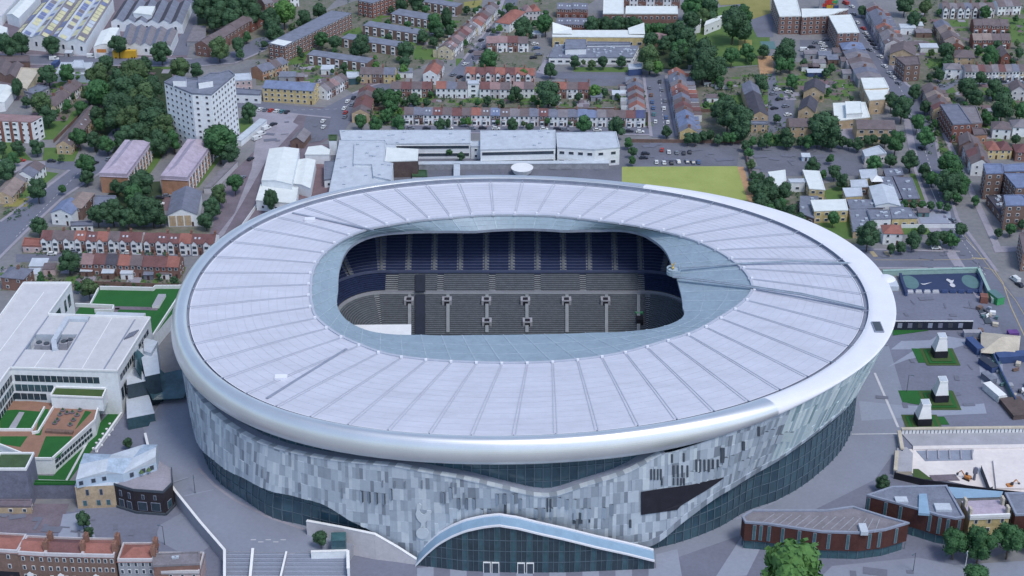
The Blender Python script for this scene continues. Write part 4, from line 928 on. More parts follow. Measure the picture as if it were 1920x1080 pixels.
fband(ofc,NW[0],NW[1],HO-5.2,HO-2.6,'glassdark',mull=2.2); fband(ofc,NW[0],NW[1],HO-9.4,HO-6.6,'glassteal',mull=2.2); fband(ofc,NW[0],NW[1],HO-13,HO-10.4,'glassdark',mull=2.2)
nr=P([(133.5,531.5),(91,590)],HO); 
for t0,t1 in ((.12,.22),(.3,.38),(.55,.75)): fband(ofc,(nr[0][0]+(nr[1][0]-nr[0][0])*t0,nr[0][1]+(nr[1][1]-nr[0][1])*t0),(nr[0][0]+(nr[1][0]-nr[0][0])*t1,nr[0][1]+(nr[1][1]-nr[0][1])*t1),HO-8,HO-3,'glassdark')
# green topped balcony box and front deck
b=MB(); w=P([(104,727),(199,730),(192,747),(95,743)],11); b.prism(w,5.6,11,0,1); b.build('roof_garden_box',['w_white','turf2'],ofc); parapet([(104,727),(199,730),(192,747),(95,743)],11,.6,'trim',ofc)
deck=[(-60,752),(60,752),(185,764),(178,790),(98,862),(66,862),(-60,812)]
opart(deck,-.3,6,'terrace_block','w_white','terracotta',z=6)
def onp(pts,z,m,name,par=None): 
    b=MB(); b.face([(*p,z) for p in P(pts,z)]); return b.build(name,[m],par or ofc)
parapet([(185,764),(178,790),(98,862),(66,862),(-60,812)],6,.9,'trim',ofc,False)
onp([(0,770),(30,768),(80,772),(60,806),(0,806)],6.06,'turf','planted_bed'); onp([(0,818),(52,818),(38,838),(0,832)],6.06,'turf','planted_bed'); onp([(86,818),(136,818),(110,858),(70,859)],6.06,'turf','planted_bed'); onp([(0,846),(12,850),(4,862),(0,860)],6.06,'turf','planted_bed'); onp([(76,767),(92,767),(76,816),(66,816)],6.06,'turf','planted_bed'); onp([(160,770),(172,772),(150,796),(140,806)],6.06,'turf','planted_bed')
for q in ([(84,766),(60,808),(-10,808)],[(100,766),(72,812),(60,814)]): parapet(q,6,1.0,'trim',ofc,False,'deck_wall')
onp([(36,772),(46,773),(28,806),(14,806)],6.12,'concrete','paving_strip')
for i,(x,y) in enumerate(((113,778),(126,775),(136,774),(108,788),(145,779),(103,794),(138,788),(132,797),(118,770),(150,770))):
    b=MB(); p=at(x,y,6.1); b.tube((*p,6.0),(*p,6.5),.9,1.0,10,0); b.tube((*p,6.5),(*p,7.2),.5,.3,8,1); o=b.build('planter_table',['yard','leaf_dark'])
    tag(o,f'round planter table on the terracotta roof deck, {ORD[i]} along the deck','planter','planter tables on the roof deck')
b=MB(); p=P([(86,808),(137,811)],6.4); b.bar((*p[0],6.5),(*p[1],6.5),1.6,.9); o=b.build('deck_bench',['w_brown']); tag(o,'long brown timber bench at the end of the terracotta roof deck','bench')
for z,t0,t1 in ((1.4,.05,.9),(3.6,.05,.9)):
    dd=P([(98,862),(178,790)],6); fband(ofc,(dd[0][0]+(dd[1][0]-dd[0][0])*t0,dd[0][1]+(dd[1][1]-dd[0][1])*t0),(dd[0][0]+(dd[1][0]-dd[0][0])*t1,dd[0][1]+(dd[1][1]-dd[0][1])*t1),z,z+1.3,'glassdark',mull=1.6)
# glass annexes toward the stadium
for pts,hh,m in (([(236,690),(262,687),(275,714),(238,722)],11,'glassdark'),([(262,655),(292,640),(300,700),(272,706)],13,'glassdark'),([(268,632),(296,640),(283,662),(270,658)],14.5,'r_lt'),([(236,730),(272,718),(290,775),(238,785)],5,'glassteal')):
    opart(pts,-.3,hh,'glass_annex',m,'r_lt')
b=MB(); a_=at(252,650,16); q=[(a_[0],a_[1],16),(a_[0]+3,a_[1]-14,15.5),(a_[0]+9,a_[1]-18,4),(a_[0]+11,a_[1]-4,7)]; b.face(q); q2=[(a_[0]+9,a_[1]-18,4),(a_[0]+11,a_[1]-4,7),(a_[0]+22,a_[1]-1,8),(a_[0]+20,a_[1]-16,3.5)]; b.face(q2); 
for f in (q,q2): b.face([(x,y,z-.3) for x,y,z in f])
b.build('glass_canopy',['glassteal'],ofc)
# green terrace behind
tb=empty('roof_lawn_terrace','white walled terrace with bright green artificial lawn behind the office','terrace',(0,0,0))
def tpart(pts,z0,z1,name,m,mt): b=MB(); b.prism(P(pts,z1),z0,z1,0,1); return b.build(name,[m,mt],tb)
tpart([(185,541),(345,541),(330,580),(287,632),(255,600),(140,590),(150,575),(168,573)],-.3,6,'terrace_base','w_white','turf')
onp([(172,573),(297,576),(295,582),(215,580),(170,578)],6.06,'yard','paved_path',tb); onp([(215,578),(225,577),(220,585),(214,585)],6.06,'yard','paved_path',tb)
parapet([(345,541),(292,541),(288,545),(188,543)],6,1.6,'trim',tb,False); parapet([(340,551),(287,632)],6,1.2,'trim',tb,False); parapet([(185,543),(170,572)],6,1.0,'trim',tb,False); parapet([(142,575),(214,578),(212,586),(178,586)],6,1.6,'trim',tb,False)
b=MB(); b.prism(P([(297,552),(311,552),(298,574),(285,574)],7),6,7.2,0,1); b.build('rooflight',['trim','concrete'],tb)
b=MB(); b.prism(P([(182,584),(273,587),(268,594),(176,592)],8.5),6,8.5,0,1); b.build('plant_enclosure',['trim','r_lt'],tb)
# lawn strip and stair tower
sheet('lawn_strip',[(207,772),(227,772),(125,908),(60,908),(66,892),(100,893)],.14,'turf'); strip([(186,790),(124,903),(62,901)],.8,'mark_white','paving_line',.18)
wallrun('planter_wall','low white wall along the sloping lawn strip in front of the glass annex','wall',[(228,773,1.5),(179,842,1.5)],None,.6,'w_white',cap='trim')
for i,(x,y) in enumerate([(218,794),(206,796),(200,806),(211,807),(193,815),(205,817),(187,826),(199,822),(181,832),(191,836),(175,842),(182,848),(170,854),(178,858)]):
    p=at(x,y); b=MB(); b.tube((*p,0),(*p,.55),.45,.45,10); o=b.build('stone_seat',['trim']); tag(o,f'round white stone seat on the sloping lawn strip, {ORD[i]} down the slope','seat','stone seats on the lawn strip')
block('stair_tower','dark grey stair tower with green roof beside the white roof terrace','tower',[(0,851),(64,851),(49,881),(-14,881)],15,'r_gn','w_slate',par=.7,trim='trim',win=False)
b0=block('service_block','low dark grey service block between stair tower and brick corner building','building',[(55,902),(148,904),(148,908),(55,908)],6,'turf','w_slate',win=False); 
block('tan_lodge','small tan brick lodge at the foot of the dark grey stair tower','building',[(-20,938),(60,938),(58,950),(-20,950)],3,'yard','w_tan',fl=1,sp=4)
# zinc roofed corner building
zb_=empty('corner_building','building with folded blue grey zinc roof over tan brick and dark cladding','building',(0,0,0))
def zp(pts,z0,z1,name,m,mt=None,z=None): b=MB(); b.prism(P(pts,z1 if z is None and not isinstance(z1,list) else (z or 10)),z0,z1,0,1); return b.build(name,[m,mt or m],zb_)
base=[(140,913),(214,910),(250,921),(306,925),(323,908),(322,880),(300,865),(150,880)]
w=P(base,9); 
b=MB(); b.prism([w[0],w[1],w[6],w[7]],0.,9,0,1); b.build('brick_wing',['w_tan','r_lt'],zb_)
b=MB(); b.prism([w[1],w[2],w[3],w[4],w[5],w[6]],0.,9.05,0,1); b.build('dark_wing',['w_black','pavement'],zb_)
up=P([(142,899),(200,888),(230,888),(293,866),(297,845),(270,843),(210,856),(158,853)],12.5)
b=MB(); b.prism(up[:4]+up[4:],9,12.4,0,0); b.build('attic_wall',['w_paleblue'],zb_)
b=MB(); U=[(p[0],p[1]) for p in up]; zz=[12.4,13.6,12.3,14.6,15.0,14.6,13.4,13.2]
rid=[((U[i][0]+U[7-i][0])/2,(U[i][1]+U[7-i][1])/2,z) for i,z in ((0,13.6),(1,15.2),(2,14.0),(3,16.2))]
for i in range(3):
    b.face([(*U[i],zz[i]),(*U[i+1],zz[i+1]),rid[i+1],rid[i]],i%2); b.face([(*U[7-i],zz[7-i]),(*U[6-i],zz[6-i]),rid[i+1],rid[i]],(i+1)%2)
b.face([(*U[0],zz[0]),(*U[7],zz[7]),rid[0]],0); b.face([(*U[3],zz[3]),(*U[4],zz[4]),rid[3]],0)
b.prism(U,12.2,zz,0,0) if False else None
for i in range(8): b.face([(*U[i],12.3),(*U[(i+1)%8],12.3),(*U[(i+1)%8],zz[(i+1)%8]),(*U[i],zz[i])],0)
b.build('zinc_roof',['r_lt','w_zinc'],zb_)
def onwall(par,p0,p1,ts,z,ww,wh,pane='pane',frame='st_gutter',off=.0):
    p0=np.array(p0);p1=np.array(p1); d=(p1-p0)/np.linalg.norm(p1-p0); n=np.array((d[1],-d[0]))
    if (p0[0]-CX)*n[0]+(p0[1]-CY)*n[1]>0: n=-n
    for t in ts:
        c=p0+(p1-p0)*t+n*off; windows(par,c[0],c[1],z,math.atan2(n[1],n[0])+math.pi/2,ww,wh,frame,pane)
onwall(zb_,w[0],w[1],(.3,.65),5.4,1.1,2.4); onwall(zb_,w[0],w[1],(.2,.55,.8),1.2,1.4,2.2,'pane_teal'); onwall(zb_,U[0],U[1],(.15,.55,.9),9.9,1.5,1.7); onwall(zb_,U[2],U[3],(.25,.6,.85),9.9,1.5,1.9)
onwall(zb_,w[1],w[2],(.3,.7),1.2,2,3,'glassdark'); onwall(zb_,w[2],w[3],(.25,.7),1.5,3.2,3.4,'glassdark'); onwall(zb_,w[1],w[2],(.3,.75),5.4,1.0,2.4); onwall(zb_,w[2],w[3],(.3,.7),6,1,1.8); onwall(zb_,w[3],w[4],(.5,),1.5,2.4,3,'glassteal')
b=MB(); 
for p,q in ((w[1],w[2]),(w[2],w[3]),(w[3],w[4]),(w[4],w[5])): b.bar((*p,9.5),(*q,9.5),.3,.9); b.bar((*p,.5),(*q,.5),.8,1)
b.build('parapet',['st_dark'],zb_)
for i,(x,y) in enumerate(((266,893),(280,889),(235,897))):
    p=at(x,y,9.1); b=MB(); b.tube((*p,9.05),(*p,11.2),.06,.06,5,0); b.tube((*p,10.6),(*p,11.8),.9,.08,8,1); o=b.build('parasol',['trim','leaf_olive'] if i<2 else ['trim','leaf_dark']); tag(o,('furled yellow green parasol on the pale roof terrace above the dark cladding','folded lime parasol against the zinc attic on the roof terrace','small dark parasol by the attic windows of the zinc roofed building')[i],'parasol')
# Georgian brick terrace, bottom
geo='the red roofed brick terrace by the corner building'
gh=11
segs=[((-45,1030),(33,1034),'w_brown','r_rd',2,11.5,'narrow brown brick house over a dark passage with red hipped roof','hip'),((33,1036),(84,1039),'w_brown','r_rd',3,11,'brick house with white parapet and red double roof next to the passage house','gable'),((84,1039),(154,1041),'w_brown','r_dr',5,11,'wide brown brick house with dark double roof between tall chimneys','gable'),((154,1041),(214,1042),'w_brown','r_rd',5,11,'brick house with red double roof and white parapet beside the lower grey house','gable'),((220,1050),(287,1050),'w_grey','r_rd',5,9,'lower grey brown house with small red hipped roof','hip'),((287,1072),(374,1072),'w_pink','r_br',4,6.6,'pinkish low house with big brown hipped roof at the terrace end','hip')]
for i,(p0,p1,wm,rm,nw,h,lab,rt) in enumerate(segs):
    A=at(*p0,h);B=at(*p1,h); d=8.5 if i!=5 else 9.5
    r_=house('georgian_house',lab,'house',A,B,d,h-.5,2.0 if rt=='gable' else 2.2,rm,wm,roof=rt,nw=nw,fl=3 if i<5 else 2,group='old brick houses in the bottom terrace',ww=1.05,wh=1.6,chim=0)
    wd=math.hypot(B[0]-A[0],B[1]-A[1]); b=MB(); b.box(.03,-.25,h-.9,wd-.03,.35,h+.5); b.box(.03,d-.3,h-.9,wd-.03,d,h+.4); b.box(.02,.36,h-.6,.45,d-.31,h+.5); b.box(wd-.45,.36,h-.6,wd-.02,d-.31,h+.5); b.build('parapet',['w_pale'],r_)
    if i in (1,2,3,4):
        for yy in (2.2,6.2):
            b=MB(); b.box(wd-.9,yy-.9,h,wd+.5,yy+.9,h+3.6); 
            for q in (-.5,0,.5): b.tube((wd-.2,yy+q,h+3.6),(wd-.2,yy+q,h+4.2),.18,.15,6)
            b.build('chimney',['chim'],r_)
    if i in (1,2,3):
        b=MB(); b.box(wd*.35-.9,-.5,-.2,wd*.35+.9,-.05,3.2); b.face([(wd*.35-1.1,-.5,3.2),(wd*.35+1.1,-.5,3.2),(wd*.35,-.5,4.2)]); b.build('porch',['trim'],r_)
    if i==0:
        b=MB(); b.box(wd*.45,-.06,-.2,wd*.95,0,3.4); b.build('passage_opening',['black'],r_)
block('rear_yard_house','grey flat roofed rear house with rooflights behind the brown hipped roof','house',[(287,1040),(374,1036),(374,1058),(287,1062)],9,'r_gy','w_brick',fl=2,vents=2,win=False)
# ================================================================ SOUTH PLAZA
for i,(px,py,lab) in enumerate(((1760,668,'white vent tower on black base, farthest of three, below the dark hoarding'),(1761,751,'white vent tower on black base in the middle of the plaza'),(1729,795,'white vent tower on black base nearest the striped barrier'))):
    p=at(px,py); r_=empty('vent_tower',lab,'vent',(*p,0),R(4),'vent towers on the plaza'); b=MB(); b.prism([(-2.6,-2.6),(2.6,-2.6),(2.6,2.6),(-2.6,2.6)],0,3.6); b.build('base',['black'],r_)
    b=MB(); 
    lo=[(-2.5,-2.3),(2.4,-2.3),(2.4,2.3),(-2.5,2.3)]; hi=[(-1.3,-1.5),(1.8,-1.5),(1.8,1.5),(-1.3,1.5)]
    for k in range(4): j=(k+1)%4; b.face([(*lo[k],3.6),(*lo[j],3.6),(*hi[j],8.2),(*hi[k],8.2)])
    b.prism(hi,8.2,[9.2,9.2,9.8,9.8]); b.build('chimney',['trim'],r_)
    b=MB(); b.prism([(-1.1,-1.3),(1.6,-1.3),(1.6,1.3),(-1.1,1.3)],[9.25,9.25,9.75,9.75],[9.3,9.3,9.84,9.84]); b.build('grille',['hatch'],r_)
for q in ([(1709,654),(1782,656),(1795,681),(1722,681)],[(1684,733),(1785,733),(1798,762),(1750,764),(1692,755)],[(1702,782),(1770,782),(1780,797),(1710,798)],[(1674,617),(1748,614),(1740,621),(1674,630)]): sheet('lawn',q,.14,'turf')
for px,py in ((1762,670),(1762,752),(1730,797)):
    for k,s in enumerate((6.5,5.2,4.0)): p=at(px,py); sheet('lawn_step',[(p[0]-s,p[1]-s),(p[0]+s,p[1]-s),(p[0]+s,p[1]+s),(p[0]-s,p[1]+s)],.2+.2*k,'turf2' if k%2==0 else 'turf',world=True)
def simple(name,label,cat,pts,z0,z1,m,mt=None,zt=None,group=None,part='body'):
    w=P(pts,z1 if zt is None else zt); c=(sum(p[0] for p in w)/len(w),sum(p[1] for p in w)/len(w)); r_=empty(name,label,cat,(*c,z0),0,group); q=[(x-c[0],y-c[1]) for x,y in w]; b=MB(); b.prism(q,0,z1-z0); b.build(part,[m],r_)
    return r_,q,z1-z0
def boxy(name,label,cat,px,py,L,W,H,ang,m,mt,rib=True,group=None,partn='body',lid='roof'):
    p=at(px,py); r_=empty(name,label,cat,(*p,0),R(ang),group); b=MB(); b.box(-L/2,-W/2,.15,L/2,W/2,H); 
    if rib:
        for i in range(int(L/.6)): x=-L/2+.3+i*.6; b.box(x-.08,-W/2-.06,.3,x+.08,-W/2,H-.2); b.box(x-.08,W/2,.3,x+.08,W/2+.06,H-.2)
    b.build(partn,[m],r_); b=MB(); b.box(-L/2-.05,-W/2-.08,H,L/2+.05,W/2+.08,H+.12); b.build(lid,[mt],r_); b=MB(); b.box(L/2,-W/2+.2,.3,L/2+.06,W/2-.2,H-.2); b.build('door',[mt],r_); return r_
boxy('shipping_container','blue container standing on the pale paving near the first vent tower','container',1826,655,9,3,3,105,'blue','blue')
boxy('shipping_container','dark blue skip container against the site hoarding','container',1852,690,8,3.2,2.6,115,'blue','car_dark'); boxy('site_cabin','grey flat site cabin between the blue and white cabins','cabin',1853,715,6,3,2.6,112,'r_fl','r_fl'); boxy('site_cabin','long white site cabin on the plaza by the hoarding','cabin',1863,742,10,3.2,3,110,'car_white','trim')
boxy('site_cabin','blue cabin beyond the hoarding under the beige tent','cabin',1900,676,14,4,3,8,'blue','blue'); boxy('site_cabin','grey crate store at the road end of the dark hoarding','cabin',1822,631,7,2.5,2.4,0,'st_gutter','concrete'); boxy('site_cabin','small purple kiosk by the road beyond the beige tent','kiosk',1898,632,4,3,2.5,5,'purple','purple',False); boxy('site_cabin','green cabin on top of the pale green wall corner','cabin',1866,565,7,3.5,3.4,110,'green','courtgreen'); boxy('site_cabin','red brown generator cabin on the sand pad by the green cabin','cabin',1844,566,3.5,3,3,80,'w_redbrick','w_redbrick'); 
boxy('site_cabin','dark timber pallet stack platform at the edge of the plaza','platform',1905,770,12,8,2,100,'w_dark','w_dark')
# tent
t=empty('site_tent','beige fabric tent roof behind the plaza hoarding','tent',(*at(1872,655),0)); b=MB()
T=[(-9,-7,2.6),(5,-9,2.6),(10,6,2.6),(-5,9,2.6)]; pk=(0,0,5.5)
for k in range(4): b.face([T[k],T[(k+1)%4],pk]); 
b.build('canopy',['beige'],t); b=MB()
for k in T: b.tube((k[0],k[1],0),k,.12,.12,6)
b.tube((0,0,0),pk,.15,.15,6); b.build('pole_frame',['mullion'],t)
# dark hoarding
r_=wallrun('site_hoarding','long dark hoarding with photograph panels and a white top rail on the plaza','hoarding',[(1677,602,4.2),(1825,602,4.2)],None,.4,'navydk',cap='trim')
for i in range(7):
    a_=at(1688+i*19,602,4.2); b=MB(); b.box(a_[0]-.9,a_[1]-.32,1.2,a_[0]+.9,a_[1]-.22,3.4); o=b.build('picture_panel',[('st_gutter','w_slate','stand')[i%3]]); o.parent=r_; o.location=(-r_.location[0],-r_.location[1],0)
r_=wallrun('site_hoarding','patchy blue and green hoarding running along the edge of the plaza','hoarding',[(1838,622,2.6),(1862,660,2.6),(1880,700,2.6),(1905,748,2.6)],None,.4,'courtgreen',cap='blue')
r_=wallrun('court_wall','pale green walls with tall returns around the blue practice court','wall',[(1655,507,2.4),(1835,502,2.4),(1862,560,2.4)],None,1.0,'courtgreen',cap='courtgreen')
MATS['courtgreen2']=M('courtgreen2',(150,176,174),var=.1); r_.children[1].data.materials[0]=MATS['courtgreen2']; r_.children[0].data.materials[0]=MATS['courtgreen2']
sheet('sports_court',[(1690,513),(1840,511),(1834,548),(1702,548)],.12,'bluecourt')
for cx,cy in ((1706,530),(1820,529)):
    p=at(cx,cy); sheet('court_marking',[(p[0]+3.6*math.cos(t),p[1]+6*math.sin(t)) for t in np.linspace(0,6.283,24)[:-1]],.16,'courtgreen',world=True)
b=MB(); p=at(1737,533); sw=[(-2.6,.1),(-2,-.9),(-1,-1.0),(2.8,1.0),(-.9,-.2),(-1.9,-.2)]; b.face([(p[0]+x,p[1]+y*1.2,.45) for x,y in sw]); struct(b.build('court_logo','mark_white'))
b=MB(); p=at(1784,533); b.face([(p[0]+1.1*math.cos(t),p[1]-1.6+1.1*math.sin(t)*1.6,.45) for t in np.linspace(0,6.283,14)[:-1]]); b.face([(p[0]+x,p[1]+y,.45) for x,y in ((-.5,.2),(.5,.2),(1.8,3.2),(.6,2.6),(-.2,3.8),(-1,4.2),(-1.6,3.0),(-.9,1.4))]); struct(b.build('court_logo','mark_white'))
for i,pts in enumerate(([(1688,512),(1692,526),(1700,548)],[(1836,512),(1842,525),(1838,548)])): wallrun('court_barrier',('blue padded barrier at the stadium end of the practice court','blue padded barrier at the road end of the practice court')[i],'barrier',[(x,y,2) for x,y in pts],None,.9,'blue',cap='bluecourt')
for i in range(9):
    p=at(1706+i*16,549.5); b=MB(); b.box(p[0]-1.3,p[1]-.5,0,p[0]+1.3,p[1]+.5,1.0); b.box(p[0]-1.1,p[1]-.2,1.0,p[0]+1.1,p[1]+.2,1.5); o=b.build('bench',['mark_white' if i<4 else 'blue']); tag(o,f"{'white' if i<4 else 'blue'} bench block along the near side of the blue court, {ORD[i]} along",'bench','benches beside the blue court')
boxy('dark_slab','long dark ramp slab between hoarding and sand pad','slab',1845,592,14,2.6,.4,92,'st_dark','st_dark',False)
# construction pit
pit=empty('excavation','open concrete basement pit with pale walls beside the plaza','building site',(0,0,0))
def ppart(pts,z0,z1,name,m,mt=None,z=None): b=MB(); b.prism(P(pts,z1 if z is None else z),z0,z1,0,1); return b.build(name,[m,mt or m],pit)
ppart([(1690,812),(1960,808),(1960,832),(1712,836)],-.2,.5,'upper_slab','concrete','concrete'); ppart([(1712,836),(1960,832),(1960,838),(1712,842)],-.2,.9,'edge_beam','rubble','rubble')
b=MB(); f=P([(1705,842),(1960,838),(1960,930),(1860,920),(1700,885)],.3); b.face([(*p,.32) for p in f]); b.build('pit_floor',['rubble'],pit)
ppart([(1718,845),(1826,843),(1822,862),(1735,864)],.1,.5,'grey_slab','st_gutter','st_gutter')
for i in range(5): x=1738+i*21; w=P([(x,845),(x+1,862)],.4); b=MB(); b.bar((*w[0],.6),(*w[1],.6),.4,.8); b.build('slab_divider',['concrete'],pit)
b=MB(); b.face([(*p,.4) for p in P([(1712,880),(1722,880),(1748,900),(1712,898)],.2)]); b.build('green_mound',['turf2'],pit); b=MB(); b.face([(*p,.44) for p in P([(1742,892),(1790,890),(1800,902),(1750,903)],.2)]); b.build('dirt_heap',['yard'],pit)
ppart([(1840,872),(1846,868),(1862,912),(1856,914)],.1,3.0,'concrete_wall','st_dark','rubble')
ppart([(1862,862),(1960,858),(1960,915),(1868,915)],.1,1.2,'rubble_platform','rubble','rubble')
ppart([(1682,840),(1700,838),(1712,850),(1710,884),(1680,884)],.1,1.6,'corner_chamber','beige','concrete')
for i,(a_,n) in enumerate((((1690,804,1925,801),34),((1686,808,1692,842),8),((1682,846,1679,882),8))):
    r_=empty('site_barrier',('long row of white and dark concrete barrier with sandy top along the pit','short striped barrier with sandy top at the pit corner by the plaza','striped barrier stub at the lower side of the pit corner')[i],'barrier',(0,0,0)); b=MB(); t=MB()
    for k in range(n):
        u0,u1=(k+.12)/n,(k+.88)/n; p0=at(a_[0]+(a_[2]-a_[0])*u0,a_[1]+(a_[3]-a_[1])*u0,2.4); p1=at(a_[0]+(a_[2]-a_[0])*u1,a_[1]+(a_[3]-a_[1])*u1,2.4); b.bar((*p0,1.1),(*p1,1.1),.9,2.0)
    p0=at(a_[0],a_[1],2.4); p1=at(a_[2],a_[3],2.4); t.bar((*p0,2.4),(*p1,2.4),1.3,.5); b.build('barrier_slat',['trim'],r_); t.build('top_rail',['beige'],r_)
    t=MB(); t.bar((*p0,1.0),(*p1,1.0),.5,1.9); t.build('barrier_core',['st_dark'],r_)
wallrun('site_fence','black fence along the near edge of the pit behind the museum buildings','fence',[(1677,886,2.6),(1735,900,2.6),(1860,917,2.6),(1940,926,2.6)],None,.3,'black',cap='black')
def digger(label,px,py,ang):
    r_=empty('excavator',label,'excavator',(*at(px,py,.4),.3),R(ang),'excavators in the pit'); r_.scale=(.65,.65,.65); b=MB(); b.box(-2,-1.6,0,2,-.9,.8); b.box(-2,.9,0,2,1.6,.8); b.build('track',['black'],r_)
    b=MB(); b.box(-1.8,-1.2,.9,1.2,1.2,2.2); b.build('body',['orange'],r_); b=MB(); b.box(.1,-1.1,2.2,1.3,.1,3.5); b.build('cab',['carglass'],r_); b=MB(); b.bar((1.0,.6,1.8),(3.4,.6,4.4),.4,.5); b.bar((3.4,.6,4.4),(5.2,.6,2.0),.3,.4); b.build('boom',['orange'],r_); b=MB(); b.box(4.8,.1,1.0,5.8,1.1,2.0); b.build('bucket',['st_dark'],r_)
digger('orange excavator with raised boom beside the dark pit wall',1813,898,140); digger('orange excavator on the white rubble platform',1893,914,10)
b=MB(); p=at(1826,901); b.tube((*p,0),(p[0],p[1],5.5),.5,.35,8); b.box(p[0]-.7,p[1]-.4,3,p[0]+.7,p[1]+.4,5.2); o=b.build('piling_rig',['w_slate']); tag(o,'slim blue grey piling rig mast standing in the pit','machine')
# museum buildings
def corten(name,label,roofpts,h,front,vert=1,slots=6,skips=()):
    w=P(roofpts,h); r_=empty(name,label,'building',(0,0,0)); b=MB(); b.prism(w,3.6,h-.02,0,0); b.build('rust_wall',['w_corten'],r_); b=MB(); b.prism(inset(w,.5),-.2,3.6,0,0); b.build('glazed_base',['glassteal'],r_)
    b=MB(); b.face([(*p,h+.05) for p in inset(w,.3)],0); n=len(w)
    o2=inset(w,-.1); i2=inset(w,.6)
    for i in range(n):
        j=(i+1)%n; b.face([(*o2[i],h+.6),(*o2[j],h+.6),(*i2[j],h+.6),(*i2[i],h+.6)],1); b.face([(*o2[i],h-.1),(*o2[j],h-.1),(*o2[j],h+.6),(*o2[i],h+.6)],1); b.face([(*i2[i],h),(*i2[j],h),(*i2[j],h+.6),(*i2[i],h+.6)],1)
    b.build('roof',['r_gy' if len(roofpts)>8 else 'r_fl','st_gutter'],r_)
    for (i,ts) in front:
        p,q=np.array(w[i]),np.array(w[(i+1)%n])
        onwall(r_,p,q,ts,4.2,1.1,h-4.6,'pane_teal','st_gutter',.02)
        d=(q-p)/np.linalg.norm(q-p); nn=np.array((d[1],-d[0])); 
        if (p[0]-CX)*nn[0]+(p[1]-CY)*nn[1]>0: nn=-nn
        b=MB(); k=int(np.linalg.norm(q-p)/2.5)
        for s in range(k+1): c=p+(q-p)*s/max(k,1)-nn*.42; b.bar((*c,0),(*c,3.5),.15,.15)
        b.build('mullion_frame',['mullion'],r_)
    return r_,w
m1,w1=corten('museum_building','rust red clad building with lilac ribbed roof beside the plaza tree','' or [(1391,970),(1410,958),(1549,958),(1599,951),(1660,970),(1704,982),(1660,995),(1613,1001),(1541,999),(1438,984),(1397,981)],10.5,[(9,(.25,.55)),(8,(.12,.4,.7,.95)),(7,(.3,.8)),(6,(.2,.6)),(5,(.5,))])
b=MB()
for i in range(14):
    t=i/13; p=at(1425+t*215,(982+t*16),10.7); q=at(1452+t*215-max(0,t-.7)*60,963+t*10,10.7); b.bar((*p,10.62),(*q,10.62),.25,.14)
b.build('roof_seam',['w_grey'],m1); b=MB(); p=at(1618,988,11.5); b.box(p[0]-1.2,p[1]-3,10.4,p[0]+1.2,p[1]+1.6,11.8); b.build('rooflight',['r_lt'],m1); b=MB(); p=at(1619,996,9); b.box(p[0]-1.2,p[1]-2.6,3.6,p[0]+1.2,p[1]-1.2,10.3); b.build('glazed_bay',['pane_teal'],m1)
m2,w2=corten('museum_building','rust red clad building with dark grey roof and skylights below the pit',[(1625,930),(1672,914),(1775,912),(1808,971),(1792,974),(1760,968),(1718,955)],11,[(6,(.3,.6,.95)),(5,(.35,)),(4,(.4,.9)),(3,(.5,))])
for x,y,l in ((1768,950,2.6),(1690,936,2)): p=at(x,y,11.8); b=MB(); b.box(p[0]-l,p[1]-l*.7,11,p[0]+l,p[1]+l*.7,11.9); b.build('rooflight',['r_lt'],m2)
b=MB(); p=at(1728,946,11.8); b.prism([(p[0]-2,p[1]-4.5),(p[0]+1.5,p[1]-5),(p[0]+3,p[1]+6),(p[0]+.5,p[1]+6)],10.9,11.8); b.build('rooflight_strip',['skyglass'],m2); b=MB(); p=at(1722,958,9); b.box(p[0]-1.4,p[1]-1.6,0,p[0]+1.4,p[1]+2,10.8); b.build('glazed_bay',['pane_teal'],m2)
simple('glass_roof','pale blue patent glazed roof strip behind the yellow house','roof',[(1775,913),(1880,922),(1876,932),(1792,934)],0,9.5,'w_grey')[0]
onr=bpy.data.objects[-1] if False else None
b=MB(); g=P([(1775,912.5),(1881,921.5),(1877,932),(1792,934.5)],9.6); b.face([(*p,9.62) for p in g]); o=b.build('glazing',['skyglass']); gr=[x for x in COL.objects if x.name.startswith('glass_roof')][0]; o.parent=gr; o.location=(-gr.location[0],-gr.location[1],0)
A=at(1819,970,10.5);B=at(1893,967,10.5); wh=house('yellow_house','yellow brick house with mauve roof and tall end chimneys between rust red buildings','house',A,B,9,10.2,.6,'r_li','w_yellow',nw=3,fl=3,ww=1.2,wh=1.7)
wd=math.hypot(B[0]-A[0],B[1]-A[1]); b=MB(); b.box(-.1,-.3,9.6,wd+.1,.4,11.3); b.build('parapet',['trim'],wh)
for x in (0.1,wd-.5):
    for y in (1.5,6.5): b=MB(); b.box(x-.2,y-1,9,x+.6,y+1,13.2); b.build('chimney',['beige'],wh)
corten('museum_building','rust red building with green planted roof beyond the yellow house',[(1884,926),(1960,926),(1960,966),(1904,967)],11,[(3,(.3,.8)),(2,(.2,.5))])[0].children[2].data.materials[0]=MATS['r_gn']
# kiosk
r_=boxy('kiosk','small teal glass kiosk on the podium in front of the pale wall','kiosk',636,1032,4.6,4.2,5,3,'glassteal','pane_teal',False); r_.location=(*at(636,1030,4.5),4.5)

